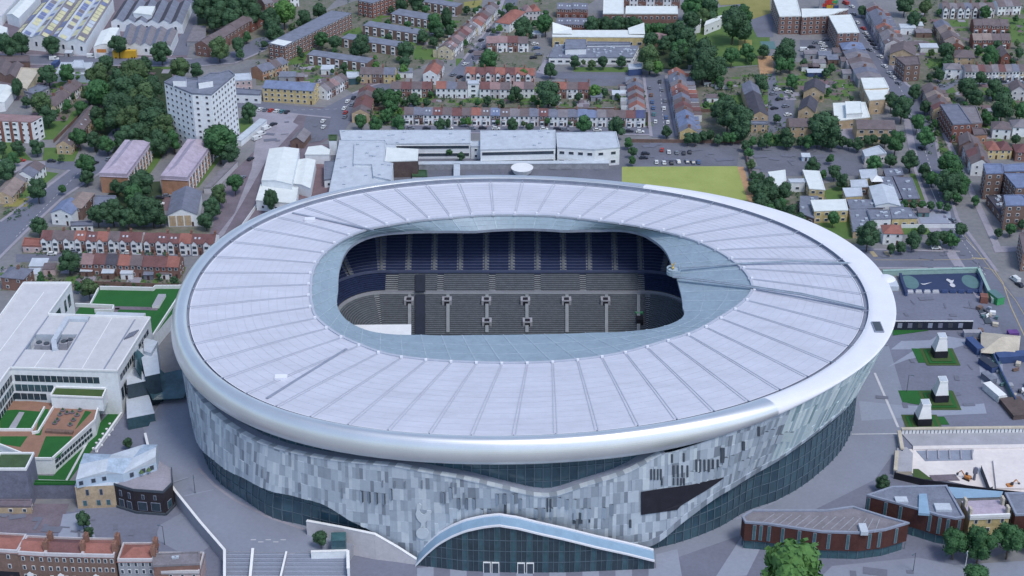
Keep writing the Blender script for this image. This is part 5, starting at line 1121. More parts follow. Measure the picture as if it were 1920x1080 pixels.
# patios, beds and small lawns between the houses
b=MB(); rg=random.Random(21)
for x0,y0,x1,y1,n in ((690,204,1215,236,110),(700,168,1205,200,90),(1320,140,1450,205,40),(60,466,345,478,14),(0,500,340,540,50),(60,130,200,225,40),(1450,130,1600,190,40),(1740,110,1920,240,90),(1700,-8,1920,110,70),(560,100,700,160,40),(700,-8,900,90,70),(930,0,1030,60,30),(1740,235,1900,290,30),(480,120,690,160,30),(0,110,330,180,50)):
    for _ in range(n):
        p=at(rg.uniform(x0,x1),rg.uniform(y0,y1)); a,c=rg.uniform(1,3.2),rg.uniform(1,3.6); z=.09+rg.random()*.03; b.face([(p[0]-a,p[1]-c,z),(p[0]+a,p[1]-c,z),(p[0]+a,p[1]+c,z),(p[0]-a,p[1]+c,z)],rg.choice((0,0,0,0,0,1,1,2,3)))
struct(b.build('garden_ground',['lawn','pavement','redpave','yard']))

# worn and patched paving
b=MB(); rg=random.Random(33)
for x0,y0,x1,y1,n in ((1690,560,1860,610,14),(1650,625,1830,780,16),(1560,1050,1900,1079,5),(130,960,330,1010,6),(0,950,130,995,10),(1190,270,1390,310,14),(1410,278,1600,318,16),(1640,475,1860,505,10),(1760,330,1800,480,8),(640,310,1150,330,16),(500,215,620,270,10)):
    for _ in range(n):
        p=at(rg.uniform(x0,x1),rg.uniform(y0,y1)); a,c=rg.choice(((.4,2.5),(2.6,.4),(1.2,.9),(.8,1.6),(3,1.4))); q=rg.uniform(-.3,.3); k=rg.uniform(.7,1.3); ca,sa=math.cos(q),math.sin(q); z=.285+rg.random()*.02
        b.face([(p[0]+(x*ca-y*sa)*k,p[1]+(x*sa+y*ca)*k,z) for x,y in ((-a,-c),(a,-c),(a,c),(-a,c))],0)
struct(b.build('paving_patch',['patch']))
CLUT=[]
for i in range(34):
    px,py=rg.choice(((1838,628),(1868,690),(1888,735),(1895,652),(1875,612),(1850,585),(1905,690),(1915,735),(1830,605)));px+=rg.uniform(-14,14);py+=rg.uniform(-14,14)
    p=at(px,py); k=rg.choice(('pallet_stack','crate','barrier_block')); m=rg.choice(('w_brown','st_gutter','trim','beige','courtgreen','stand','w_grey')); o=bpy.data.objects.new(k,None); COL.objects.link(o); o.location=(*p,.28); o.rotation_euler[2]=rg.uniform(0,3)
    L,W,H={'pallet_stack':(1.4,1.2,1.1),'crate':(2.2,1.6,1.3),'barrier_block':(2.6,.6,1.0)}[k]; n=5 if k=='pallet_stack' else 1; b=MB()
    for q in range(n): b.box(-L/2,-W/2,q*H/n,L/2,W/2,(q+.75)*H/n)
    if k=='barrier_block': b.box(-L/2,-W/2-.25,0,L/2,W/2+.25,.3)
    b.build('body',[m],o); b=MB(); b.box(-L/2-.05,-W/2-.05,H*(.95 if n>1 else .76),L/2+.05,W/2+.05,H+.05); b.build('top_board',[m],o)
    CLUT.append((o,{'w_brown':'brown','st_gutter':'grey','trim':'white','beige':'beige','courtgreen':'green','stand':'dark','w_grey':'pale grey'}[m]+' '+k.replace('_',' '),k.split('_')[0],px,py))
# ================================================================ TERRACES AND HOUSES
T='terraces'
row('the long terrace behind the school',(757,214),(1210,220),5.6,8,25,'br sl sl dr br dr br rd br bl br gy br sl dr sl gy sl bl bl gy br br dr nv','white brown white white white pale brown white',nw=2,chim='alt',bay='flat',ext=3.5,skyl='rnd')
row('the hipped group north of it',(732,165),(810,166),5.4,8,4,'br dr br dr','white brick',roof='gable',nw=2,chim='alt',ext=3) 
row('the red and slate trio',(817,165),(876,166),5.6,8,3,'rd sl br','white',nw=2,chim='alt',ext=3)
block('flat_house','modern white flat roofed house with black glass between two terraces','house',[(877,152),(898,152),(898,158),(877,158)],7.5,'r_lt','w_white',fl=3,sp=3,ww=2.4,wh=1.3)
row('the trio past the white modern house',(899,166),(957,167),5.6,8,3,'dr pk br','white pale',nw=2,chim='alt',ext=3)
row('the pair next to the big dark trees',(962,166),(1002,166),5.6,8,2,'pk br','white',nw=2,chim='alt')
row('the group facing the long terrace',(1020,166),(1105,167),5.6,8,4,'rd rd br dr','white brick',nw=2,chim='alt',bay='flat')
row('the gabled red terrace',(872,138),(1003,140),5.8,8.5,7,'rd dr dr rd dr rd rd','pink brick',nw=2,chim='alt',bay='gable')
row('the short terrace at the road fork',(692,213),(706,166),5.2,9,5,'br dr dr br dr','tan brown',order='near',nw=2,chim='alt',endw='l')
row('the white gabled row by the fork',(820,140),(833,117),6,8,3,'rd rd br','white brick white',order='near',nw=2,chim='alt',endw='l')
row('the uphill terrace, lower part',(847,94),(897,46),5.8,8.5,9,'br pk br pk br dr pk br gy','cream white pale white',order='near',nw=2,chim='alt',endw='l',ext=3,skyl='rnd')
row('the uphill terrace, upper part',(901,48),(936,11),5.8,8.5,7,'rd pk dr br gy gy br','white cream white',order='near',nw=2,chim='alt',ext=3)
row('the brick group at the street corner',(912,80),(991,80),5.6,9,4,'pk pk dr br','brick white',nw=2,chim='alt',bay='flat',roof='gable')
row('the orange hipped pair beyond the corner',(955,45),(985,22),5.6,9,2,'rd rd','white pale',order='near',roof='hip',nw=2,endw='l')
row('the pinkish pair at the far edge',(985,22),(1013,20),5.6,9,2,'pk rd','pale',roof='hip',nw=2)
row('the lower slate terrace',(1043,44),(1104,46),6,8.5,4,'sl sl sl sl','redbrick',nw=2,skyl=2)
row('the upper slate terrace',(1044,16),(1102,17),6,8.5,4,'sl sl sl sl','redbrick',nw=2,skyl=2)
row('the cream trio by the car yard',(674,138),(741,139),5.6,8,3,'br br sl','tan brown yellow',nw=2,chim='alt')
row('the side street terrace, west side',(1209,203),(1204,152),5.6,8,7,'rd gy dr gy dr sl gy','pale white',order='near',rev=False,nw=2,chim='alt',endw='l',ext=4)
row('the side street terrace, east side',(1253,133),(1268,213),5.6,8.5,10,'rd sl sl gy rd dr sl br dr br','white pale brown',order='far',nw=2,chim='alt',ext=5,skyl='rnd')
row('the slate end of the side street',(1268,213),(1275,247),5.8,8.5,4,'bl bl bl sl','tan tan tan yellow',order='far',nw=2,chim='alt',endw='r',ext=3)
row('the stepped row behind yellow flats',(492,135),(540,116),5.4,9,4,'sl sl br sl','orange tan',nw=2,chim='alt')
row('the row beside the yellow flats',(613,170),(653,146),5.4,8,5,'gy br pk gy br','white brick pale',order='near',nw=2,chim='alt',endw='l')
# left side
row('the gabled terrace behind the dark tree',(75,449),(265,453),5.8,9,9,'dr br br rd dr rd br dr dr','white brick',nw=2,chim='alt',bay='gable',skyl='rnd')
row('the gabled terrace touching the stadium',(268,453),(402,457),5.8,9,6,'dr dr dr rd dr dr','brick white',nw=2,chim='alt',bay='gable',skyl='rnd')
row('the brick backed terrace',(151,494),(335,500),5.8,8.5,8,'pk dr bk rd br dr dr rd','redbrick brick brown',nw=2,chim=1,ext=0,rh=2.8,endw='r')
block('annex','single storey brick annex with red roof at the terrace corner','house',[(46,447),(77,449),(77,462),(42,461)],3.2,'r_rd','w_pink',fl=1,sp=4)
house('house','brown brick house with slate hipped roof behind the white office','house',at(1,519,6),at(44,523,6),9,6,2.4,'r_sl','w_brick',roof='hip',nw=2,endw='r',chim=1)
house('house','white gabled house with slate roof at the road bend','house',at(95,398,6),at(134,401,6),12,6,2.2,'r_bl','w_white',roof='gabley',nw=2)
house('house','tan brown hipped house behind the white gabled house','house',at(121,388,6),at(153,390,6),16,6,2.4,'r_tn','w_brown',roof='hip',nw=2,endw='r')
block('flat_house','grey flat roofed workshop between tan hipped house and dark trees','workshop',[(176,368),(217,368),(222,383),(175,388)],4,'r_fl','w_brown',fl=1)
block('garage','white garage with grey roof under the dark trees','garage',[(132,417),(172,415),(174,423),(133,424)],3,'r_sl','w_white',fl=1)
hl=house('hall','chapel hall with slate roof and tall yellow panels in white frame','hall',at(314,403,6),at(369,401,6),24,6,3,'r_sl','w_white',roof='gabley',nw=3,fl=1,ww=.1)
for i in range(3): b=MB(); b.box(.6+i*3.4,-.12,.4,3.4+i*3.4,0,5.4); b.build('yellow_panel',['w_tan'],hl)
row('the bungalows by the left road',(22,369),(58,327),4,9,3,'tn tn gy','tan brown',order='near',nw=2,endw='l')
row('the white crossroads pair',(60,332),(85,310),5.2,9,2,'sl br','white',order='near',nw=2,endw='l')
row('the long brown terrace in the gardens',(103,200),(155,157),5.2,9,7,'br br br br br br br','cream white',order='near',nw=2,chim='alt',endw='l')
row('the skylit row by the wood',(133,272),(186,205),5.2,7.5,7,'br br br br br br br','tan brown',order='near',nw=2,skyl=1,endw='l')
for i,(f0,f1,bk,lab) in enumerate((((189,320),(237,325),(283,263),'brick flats with mauve mansard roof by the left road'),((303,326),(351,331),(400,262),'brick flats with mauve notched roof beside the garages'))):
    A=np.array(at(*f0,10.5));B=np.array(at(*f1,10.5));C=np.array(at(*bk,10.5)); d=float(np.linalg.norm(C-B)); wd=float(np.linalg.norm(B-A)); dv=(C-B)/d; ux=np.array((dv[1],-dv[0]))
    A2=B-ux*wd; r_=house('flats',lab,'flats',tuple(A2),tuple(B),d,8.6,4.6,'r_li','w_orange',roof='hip',nw=0 or 1,fl=1,group='mauve roofed flats',door=False,ww=.01,wh=.01)
    b=MB(); b.box(-.05,-.08,8.4,wd+.05,d+.05,10.3); b.build('mansard_band',['r_li'],r_)
    k=9
    for q in range(k):
        y=(q+.5)*d/k
        b=MB(); b.box(wd,y-.9,.2,wd+.12,y+.3,8.3); b.build('white_panel',['w_white'],r_)
        for f in range(3): windows(r_,wd+.02,y+1.1,.8+f*2.8,math.pi/2,1.6,1.5)
for kx in (0,):
    pass
# right side of the picture
row('the diagonal road shop terrace',(1622,10),(1660,82),7,9,11,'gy dr sl sl sl sl rd br gy gy br','pale white pale grey',order='far',nw=2,chim='alt',ext=5,skyl='rnd')
house('house','tan brick house with big brown gable on the diagonal road','house',at(1669,100,7),at(1716,104,7),14,7,3.2,'r_br','w_tan',roof='gabley',nw=3)
block('corner_shop','brown corner building with white ground floor at the road fork','shop',[(1679,108),(1722,106),(1726,121),(1697,123)],9.5,'r_br','w_brown',fl=3,sp=3)
row('the brown houses past the fork',(1728,161),(1750,206),6.4,9,6,'br br tn br br dr','brown pale tan',order='far',nw=2,chim='alt',ext=4,endw='r')
block('brick_shop','red brick corner block with lilac flat roof on the diagonal road','shop',[(1763,197),(1797,196),(1822,232),(1787,234)],10,'r_sl','w_redbrick',fl=3,sp=3.2); block('rear_building','lower red brick rear block with grey roof beside the corner block','building',[(1800,200),(1830,200),(1842,230),(1822,232)],6.5,'r_gy','w_brick',fl=2); block('rear_building','small orange brick annex below the red brick corner block','building',[(1822,240),(1845,242),(1851,252),(1826,254)],5,'r_br','w_orange',fl=1)
house('house','dark brown gabled house below the red brick corner block','house',at(1800,272,6),at(1832,274,6),11,6,3,'r_br','w_brown',roof='gabley',nw=2)
row('the white gabled group by the bend',(1800,258),(1822,308),6,9,4,'br br dr br','white pale brown white',order='far',nw=2,chim='alt',endw='r')
row('the diagonal brown terrace',(1778,84),(1752,42),5.6,9,4,'br tn br tn','red brick tan brown'.replace('red brick','redbrick'),order='far',nw=2,chim='alt',rev=False) if False else row('the diagonal brown terrace',(1750,42),(1778,86),5.6,9,4,'sl tn br tn','brown tan brown redbrick',order='far',nw=2,chim='alt',endw='r')
row('the red brick row, upper',(1826,47),(1893,48),5.6,9,4,'br br br br','redbrick',nw=2,bay='flat'); row('the red brick row, lower',(1825,74),(1896,75),5.6,9,4,'tn tn br br','redbrick',nw=2,bay='flat')
house('house','tan house with wide brown hipped roof below the diagonal terrace','house',at(1790,107,5),at(1828,108,5),11,5,2.6,'r_br','w_tan',roof='hip',nw=2)
house('house','red gabled house among bushes by the lower brick row','house',at(1878,106,5.5),at(1896,106,5.5),12,5.5,2.6,'r_br','w_redbrick',roof='gabley',nw=1)
row('the pinkish terrace on the east road',(1810,134),(1925,133),5.8,8.5,9,'br gy dr br gy dr gy sl br','pale white cream',nw=2,chim='alt',bay='flat')
house('house','white detached house at the end of the pinkish terrace','house',at(1773,129,5.6),at(1806,130,5.6),8,5.6,2,'r_gy','w_white',roof='hip',nw=2,bay='flat')
row('the top edge terrace',(1768,17),(1866,16),5.8,9,7,'br gy br sl br gy br','pale brown white',nw=2,chim='alt',bay='gable')
row('the top corner pair',(1872,12),(1915,10),5.8,9,3,'br gy br','white pale',nw=2,chim='alt')
house('house','white house with brown hipped roof near the picture edge','house',at(1862,241,5.4),at(1896,243,5.4),9,5.4,2.6,'r_br','w_white',roof='hip',nw=2)
house('house','pale house with lilac grey hipped roof next to the white one','house',at(1900,238,5.4),at(1935,239,5.4),9,5.4,2.6,'r_gy','w_white',roof='hip',nw=2)
house('house','brown house with red porch roof among the dark trees','house',at(1897,170,5.6),at(1925,171,5.6),10,5.6,3,'r_br','w_pale',roof='gabley',nw=2)
row('the red hipped pair behind the brown flats',(1853,281),(1898,281),5,9,2,'rd dr','yellow',roof='hip',nw=2); house('house','red hipped house at the picture edge by the brown flats','house',at(1905,285,5),at(1938,286,5),9,5,2.6,'r_dr','w_brick',roof='hip',nw=2)
house('house','white gabled house with brown roof beside the brown flats','house',at(1823,307,6),at(1856,309,6),16,6,3,'r_br','w_white',roof='gabley',nw=2)
house('house','white house with red hipped roof by the poplar row','house',at(1657,437,5.6),at(1693,438,5.6),8,5.6,2.4,'r_rd','w_white',roof='hip',nw=2)
row('the gabled run by tall trees',(1440,217),(1420,158),6,8.5,3,'bk bk sl','tan',order='near',nw=2,endw='l')
block('flat_annex','tan annex with grey flat roof before the gabled end','house',[(1408,228),(1438,228),(1439,233),(1409,233)],4.5,'r_fl','w_tan',fl=2)
house('house','tan gabled house with slate roof, upper of two by the car park','house',at(1507,171,5.5),at(1545,174,5.5),13,5.5,3.2,'r_bk','w_tan',roof='gabley',nw=1); house('house','tan gabled house with dark roof, lower of two by the car park','house',at(1497,207,5.5),at(1528,210,5.5),15,5.5,3.2,'r_bk','w_tan',roof='gabley',nw=1)
house('house','tan house with dark brown roof half hidden by a big tree','house',at(1480,237,6),at(1530,237,6),10,6,2.4,'r_br','w_tan',nw=3)
fl_=house('flats','low tan flats with brown roof and dark balcony bands','flats',at(1607,241,7),at(1680,242,7),12,7,2.4,'r_br','w_tan',nw=4,fl=2,ww=2.2,wh=1.6)
# shopfront row between diagonal road and yard
row('the shop row beside the diagonal road',(1655,148),(1622,92),5,13,6,'gy sl gy br gy sl','grey pale brown',order='near',nw=2,chim='alt',rh=1.6)
house('house','square brick building with blue slate pyramid roof on the road','house',at(1580,92,6),at(1622,92,6),10,6,2.6,'r_bl','w_brown',roof='hip',nw=3)
# ================================================================ LARGER BUILDINGS
# white tower block
tw=block('tower_block','tall white residential tower block with grey flat roof and dark windows','tower',[(308,155),(360,176),(396,178),(440,141),(430,133),(410,138),(394,138),(372,150),(345,147),(330,143)],33,'r_fl','w_white',fl=11,sp=3.0,ww=1.4,wh=1.3,par=.6,trim='r_fl',frame='w_pale',cols={0:6,1:2,2:8,9:3})
for pts,hh in (([(326,143),(349,144),(349,152),(324,152)],36),([(371,145),(397,143),(399,152),(372,156)],36)): b=MB(); w=P(pts,hh); b.prism([(x-tw.location[0],y-tw.location[1]) for x,y in w],33,hh,0,1); b.build('lift_house',['w_white','r_fl'],tw)
# school with long grey roofs
block('school','long two storey school wing with pale grey roof and white window bands','school',[(637,245),(882,244.5),(882,269),(725,270),(722,263),(640,263)],8,'r_lt','w_white',fl=2,band=True,wh=1.8,vents=9,par=.3)
block('school','school wing with long roof running to the stadium rim','school',[(637,264),(745,264),(735,303),(734,340),(697,347),(617,361)],7.6,'r_lt','w_white',fl=2,sp=3,vents=8,par=.3,group='school wings')
block('school','higher grey roof step between the long wings of the school','school',[(665,268),(723,267),(721,303),(737,307),(733,338),(700,331),(698,309),(663,308)],8.8,'r_lt','w_white',win=False,vents=8,par=.3,group='school wings')
block('school','raised pale school hall on the corner of the grey roofs','school',[(725,277),(784,280),(783,301),(722,303)],8.6,'r_wb','w_dark',fl=2,win=False,par=.2,group='school wings')
block('school','middle school block with plant strip and two rows of white windows','school',[(901,246),(1041,244.5),(1041,278),(901,281)],9,'r_lt','w_white',fl=2,band=True,wh=1.9,vents=7,par=.3)
block('school','white end block of the school with separate square windows','school',[(1043,250),(1155,248),(1162,277),(1115,281),(1045,277)],9,'r_lt','w_white',fl=2,sp=4.5,ww=2.6,wh=1.7,par=.4)
block('school_link','low white entrance link between the two school blocks','school',[(883,266),(901,266),(901,275),(883,275)],6.5,'r_lt','w_white',fl=2,sp=3)
block('covered_walk','long pale covered walkway roof in front of the school','walkway',[(785,303),(1142,301),(1142,306),(785,308)],3,'r_lt','w_grey',win=False,par=.1); block('covered_walk','short pale covered walkway running toward the stadium','walkway',[(851,307),(862,307),(862,340),(851,340)],3,'r_lt','w_grey',win=False,par=.1)
block('planter','square white walled planter in the red school courtyard','planter',[(773,320),(800,320),(801,331),(773,331)],1.6,'leaf_dark','w_pale',win=False,par=.5)
b=MB(); p=at(979,321,2); b.tube((*p,1.5),(*p,4),4.2,5.4,16,0); b.tube((*p,0),(*p,1.5),1,1,8,1); o=b.build('shelter',['trim','mullion']); tag(o,'round white umbrella shelter in the schoolyard behind the stadium','shelter')
shed('sports_hall','large white gently pitched hall next to the school','hall',[(490,338),(547,345),(561,279),(505,279)],8,1,1.0,'r_wb','w_white',win=0); block('sports_hall','low white flat hall closest to the stadium rim','hall',[(480,376),(489,346),(559,352),(554,382)],5,'r_wb','w_white',fl=1,sp=6,par=.3); shed('sports_hall','white ribbed pavilion between the large hall and the school','hall',[(550,344),(582,353),(592,300),(560,299)],5,1,.8,'r_wb','w_white')
block('barrel_hall','small white curved roof hall behind the ribbed pavilion','hall',[(572,290),(617,290),(619,281),(603,273),(578,276)],5,'r_wb','w_white',win=False,par=.2); block('link_roof','narrow grey link roof between the white pavilion and school wing','building',[(608,304),(633,303),(624,336),(608,338)],4,'r_fl','w_white',fl=1,sp=5)
house('house','grey brown bungalow beside the yard behind the white halls','house',at(544,264,3.6),at(569,266,3.6),12,3.6,2.4,'r_gy','w_brown',roof='gabley',nw=1,fl=1); block('white_hut','narrow white lift hut at the corner of the school roof','hut',[(616,254),(632,254),(631,263),(617,263)],8,'r_gn','w_white',win=False)
# housing estate
def maison(label,f0,f1,b1,h,n,alt=True,wm='w_brown',fl=2,name='maisonettes'):
    A=np.array(at(*f0,h));B=np.array(at(*f1,h));C=np.array(at(*b1,h)); d=float(np.linalg.norm(C-B)); wd=float(np.linalg.norm(B-A))
    r_=house(name,label,'flats',tuple(A),tuple(B),min(d,11),h,.3,'r_fl',wm,roof='flat',nw=1,fl=1,door=False,ww=.01,wh=.01,group='flat roofed estate blocks')
    for i in range(n):
        x=(i+.5)*wd/n
        if alt: b=MB(); b.box(x-.2*wd/n,-.1,.2,x+.25*wd/n,0,h-.3); b.build('white_panel',['w_white'],r_)
        for f in range(fl): windows(r_,x+.02*wd/n,-.1 if alt else 0,.8+f*h/fl,0,min(2.0,wd/n*.4),h/fl*.5)
    return r_
maison('flat roofed brown and white maisonettes in front of the long brick slab',(575,103),(688,119),(702,110),5.4,7); maison('flat roofed maisonettes half hidden by two round trees',(640,72),(745,88),(757,79),5.4,6); maison('flat roofed maisonettes with bright white panels below the black gable',(680,48),(785,65),(795,56),5.4,7); maison('flat roofed maisonettes farthest up beside the lawn',(732,26),(803,38),(822,29),5.4,6); maison('flat roofed maisonettes with brick end wall near the top street',(788,3),(856,14),(872,8),5.4,6)
block('slab_block','long four storey brick slab with grey flat roof and a white end patch','flats',[(503,81),(533,87),(659,25),(622,20)],9.5,'r_fl','w_brick',fl=4,sp=3.2,ww=1.6,wh=1.3,par=.2)
b=MB(); p=P([(505,81),(533,86),(549,78),(521,73)],9.7); b.face([(*q,9.62) for q in p]); sl=[o for o in COL.objects if o.name=='slab_block'][0]; o=b.build('roof_patch',['r_wb'],sl); o.location=(-sl.location[0],-sl.location[1],0)
block('slab_block','tall brick slab at the top edge beside the small lawn','flats',[(671,1),(698,6),(770,-20),(740,-26)],9.5,'r_fl','w_redbrick',fl=4,sp=3.2,ww=1.6,wh=1.3,par=.2)
row('the brick run below the wood',(391,86),(470,38),7,9,6,'br br br br br br','brick',order='near',nw=2,name='flats',cat='flats',endw='l')
row('the hipped run above them',(470,40),(500,22),7,9,2,'br br','redbrick',order='near',nw=2,roof='hip',name='flats',cat='flats'); row('the run behind round trees',(496,8),(560,-6),6,9,4,'gy br gy br','brick white',nw=2,name='flats',cat='flats')
block('yellow_flats','three storey yellow brick flats with blue grey roof at the junction','flats',[(487,165),(500,158),(604,166),(585,172)],8.5,'r_bl','w_yellow',fl=3,sp=3.2,ww=1.5,wh=1.7,par=.2) if False else None
yf=house('yellow_flats','three storey yellow brick flats with blue grey roof at the junction','flats',at(492,164,8),at(588,170,8),11,8,2.2,'r_bl','w_yellow',nw=8,fl=3,ww=1.5,wh=1.7,endw='r')
block('pale_block','pink grey flat building behind the tower block','building',[(440,140),(470,138),(472,150),(440,152)],6,'r_lt','w_pink',fl=2,sp=3); block('pale_block','long white low building with square windows behind the tower','building',[(436,166),(490,170),(488,178),(436,176)],5,'r_fl','w_white',fl=1,sp=4,ww=1.8); block('pale_block','teal roofed workshop beside the cream trio','workshop',[(650,136),(673,136),(673,145),(651,147)],4,'r_lt','glassteal',fl=1,win=False)
block('pink_block','four storey flats with pink roof and white balcony fronts','flats',[(-50,225),(60,229),(79,218),(-30,212)],11.5,'r_pk','w_white',fl=4,sp=3.4,ww=2.0,wh=1.4,par=.15)
pk=[o for o in COL.objects if o.name=='pink_block'][0]
q=P([(-50,225),(60,229)],11.5); A,B=np.array(q[0]),np.array(q[1])
for i in range(6): c=A+(B-A)*(i+.9)/6.2; b=MB(); b.box(c[0]-.7,c[1]-.3,0,c[0]+.7,c[1]+.1,11.2); o=b.build('brick_pier',['w_redbrick'],pk); o.location=(-pk.location[0],-pk.location[1],0)
# industrial quarter
M('f_blue',(116,126,164),var=.2,scale=.3); M('f_cream',(196,192,160),var=.2,scale=.3)
fac=shed('factory','huge long factory with patchy blue, cream and grey striped roofs','factory',[(25,66),(160,80),(212,-2),(95,-14)],8,4,2.2,'r_gy','w_white',roofs=[('r_gy','r_lt'),('r_lt','r_gy'),('r_gy','r_lt'),('r_lt','r_gy')],win=8)
fq=[np.array(p) for p in P([(25,66),(160,80),(212,-2),(95,-14)],8)]; rr=random.Random(4)
for bay in range(4):
    for sl,(s0,s1) in enumerate(((.12,.40),(.6,.9))):
        b=MB(); n=14
        for k in range(n):
            u0,u1=k/n+.004,(k+1)/n-.004
            def pt(sx,v):
                f=(bay+sx)/4; p=(fq[0]+(fq[1]-fq[0])*f)*(1-v)+(fq[3]+(fq[2]-fq[3])*f)*v; z=8+2.2*(sx/.5 if sx<.5 else (1-sx)/.5)+.14; q=p-np.array(fac.location[:2]); return (*q,z)
            b.face([pt(s0,u0),pt(s1,u0),pt(s1,u1),pt(s0,u1)],rr.choice((0,0,1,1,2,3) if (bay+sl)%2 else (1,1,1,0,2,3)))
        b.build('roof_lights',['f_blue','f_cream','r_lt','r_gy'],fac).name='rooflight_strip' 
shed('warehouse','grey sawtooth warehouse with white gables beside a red frontage','warehouse',[(208,40),(342,45),(358,6),(232,3)],6,6,2.2,'r_bk','w_white',roofs=[('r_bk','r_fl')],win=5); block('red_front','low red and white shopfront strip of the sawtooth warehouse','shop',[(246,41),(342,45),(341,47),(245,43)],4,'red','red',fl=1,sp=5,ww=3)
block('white_hall','white flat hall standing in the middle of the sawtooth roofs','hall',[(250,25),(262,13),(291,13),(284,29)],9,'r_wb','w_white',win=False)
shed('warehouse','grey five bay warehouse with white front behind the round trees','warehouse',[(226,84),(320,86),(333,58),(237,48)],6,5,1.8,'r_fl','w_white',roofs=[('r_fl','r_gy')],win=3)
shed('workshop','white lean workshop with roof slots and orange sign band','workshop',[(175,88),(207,82),(224,52),(190,58)],7,1,1.0,'r_wb','w_white'); b=MB(); q=P([(182,95),(200,94)],5); b.box(q[0][0],q[0][1]-.5,4,q[1][0],q[0][1]-.2,6); o=b.build('sign_board',['orange']); tag(o,'orange sign band across the front of the white workshop','sign')
shed('shed','white ribbed warehouse in the upper corner','warehouse',[(12,27),(35,34),(75,-8),(50,-12)],6,1,1.6,'r_wb','w_white'); shed('shed','pale ribbed warehouse at the picture corner','warehouse',[(-30,30),(2,30),(40,-12),(-10,-14)],6,1,1.4,'r_pl','w_white'); shed('shed','white shed end by the factory yard','shed',[(-40,68),(12,62),(14,52),(-30,46)],5,1,1.4,'r_wb','w_white')
block('garage_row','long low grey garage roofs beside the warehouse lane','garage',[(350,78),(364,48),(386,49),(385,78)],3,'r_gy','w_grey',win=False,par=.15)
shed('shed','brown pitched yard shed by the lane','shed',[(-10,138),(30,146),(45,122),(0,115)],4,2,1.8,'r_br','w_brown'); block('shed','long dark walled lean-to below the lane','shed',[(-10,106),(55,105),(55,116),(-10,116)],3.6,'r_br','w_brown',fl=1,win=False); block('shed','grey metal yard building with raised rooflight','workshop',[(105,139),(115,118),(174,118),(168,141)],4.5,'r_lt','w_paleblue',fl=1,win=False); block('shed','tall grey rooflight hall on the metal yard building','workshop',[(130,128),(140,114),(156,114),(160,128)],7,'r_lt','w_grey',win=False)
block('shed','cream and teal roofed yard building','workshop',[(25,160),(40,128),(75,130),(50,168)],4.5,'beige','w_cream',fl=1,win=False); shed('shed','white roofed shed at the left edge behind the pink flats','shed',[(-20,196),(8,192),(28,166),(0,158)],5,1,1.0,'r_wb','w_white'); block('shed','small grey garden workshop near the white shed','workshop',[(45,172),(72,160),(92,164),(66,178)],3.4,'r_fl','w_grey',fl=1)
truck=boxy('lorry','yellow box lorry trailer parked by the lane','lorry',235,108,13,3,4.2,2,'lorry','lorry',True); b=MB(); b.box(-9,-1.3,.5,-6.6,1.3,3.2); b.build('cab',['car_grey'],truck)
for x in (-5,4,5.5):
    for y in (-1.4,1.4): b=MB(); b.tube((x,y-.15,.5),(x,y+.15,.5),.5,.5,10); b.build('wheel',['tyre'],truck)
boxy('container','blue storage container in the lane yard','container',105,124,6,2.6,2.6,80,'blue','blue'); boxy('container','grey skip container at the corner of the warehouse','container',192,43,6,2.6,3,70,'r_lt','r_lt'); boxy('container','pale tank container beside the factory wall','container',199,29,6,3,3.4,70,'car_white','car_white')
# schools and church at the top
bs=block('infant_school','school with white winged roof over yellow brick','school',[(1036,69),(1208,70),(1208,60),(1180,57),(1070,57),(1036,58)],6.5,'r_wb','w_yellow',fl=1,sp=5,ww=2.6,wh=1.8,par=.2)
for q in ([(1036,57),(1072,57),(1036,49)],[(1208,58),(1178,57),(1208,48)]): 
    w=P(q,7); b=MB(); b.face([(w[0][0],w[0][1]-6,7.2),(w[1][0],w[1][1]-6,7.0),(w[1][0],w[1][1]+3,7.4),(w[0][0],w[0][1]+3,11)]); b.face([(w[0][0],w[0][1]-6,6),(w[0][0],w[0][1]+3,6),(w[0][0],w[0][1]+3,11),(w[0][0],w[0][1]-6,7.2)]); b.face([(w[0][0],w[0][1]+3,6),(w[1][0],w[1][1]+3,6),(w[1][0],w[1][1]+3,7.4),(w[0][0],w[0][1]+3,11)]); o=b.build('roof_wing',['r_wb'],bs); o.location=(-bs.location[0],-bs.location[1],0)
block('infant_school','wide single storey school with dark grey roof dotted by skylights','school',[(1029,108),(1040,84),(1198,86),(1186,108)],4,'r_fl','w_white',fl=1,sp=4,ww=2.6,vents=40,par=.2); block('school_hall','raised grey hall box above the skylight dotted school roof','school',[(1060,92),(1060,74),(1099,74),(1099,91)],7.5,'r_fl','w_white',win=False,par=.2); block('school_link','white clerestory strip between winged roof and dotted roof','school',[(1101,79),(1182,80),(1182,84),(1101,85)],5,'r_fl','w_white',fl=1,sp=6)
block('hut','blue and white pitched hut by the school car park','hut',[(1178,122),(1204,120),(1203,128),(1179,130)],4,'r_lt','blue',win=False)
for q,l in (([(1131,26),(1169,26),(1169,-3),(1132,-3)],'white roofed brick block at the top, narrow upright one'),([(1173,26),(1271,26),(1270,12),(1174,12)],'white roofed brick block with two rows of white windows')): block('brick_block',l,'building',q,9,'r_wb','w_brick',fl=2,sp=3.4,ww=1.6,wh=1.6,par=.3)
row('the brick terrace at the top centre',(1165,-4),(1275,-2),6,9,7,'br dr br dr br br dr','brick white',nw=2)
for q,l in (([(1293,46),(1314,43),(1315,33),(1292,40)],'small white pitched chapel wing among park trees'),([(1321,48),(1352,36),(1355,28),(1324,40)],'long white pitched chapel hall among park trees')): block('chapel',l,'chapel',q,6,'r_wb','w_white',fl=1,sp=5,par=.2)
house('house','brown roofed lodge between the hedge and the park trees','house',at(1215,76,4),at(1252,76,4),10,4,3,'r_pk','w_brown',roof='hip',nw=2)
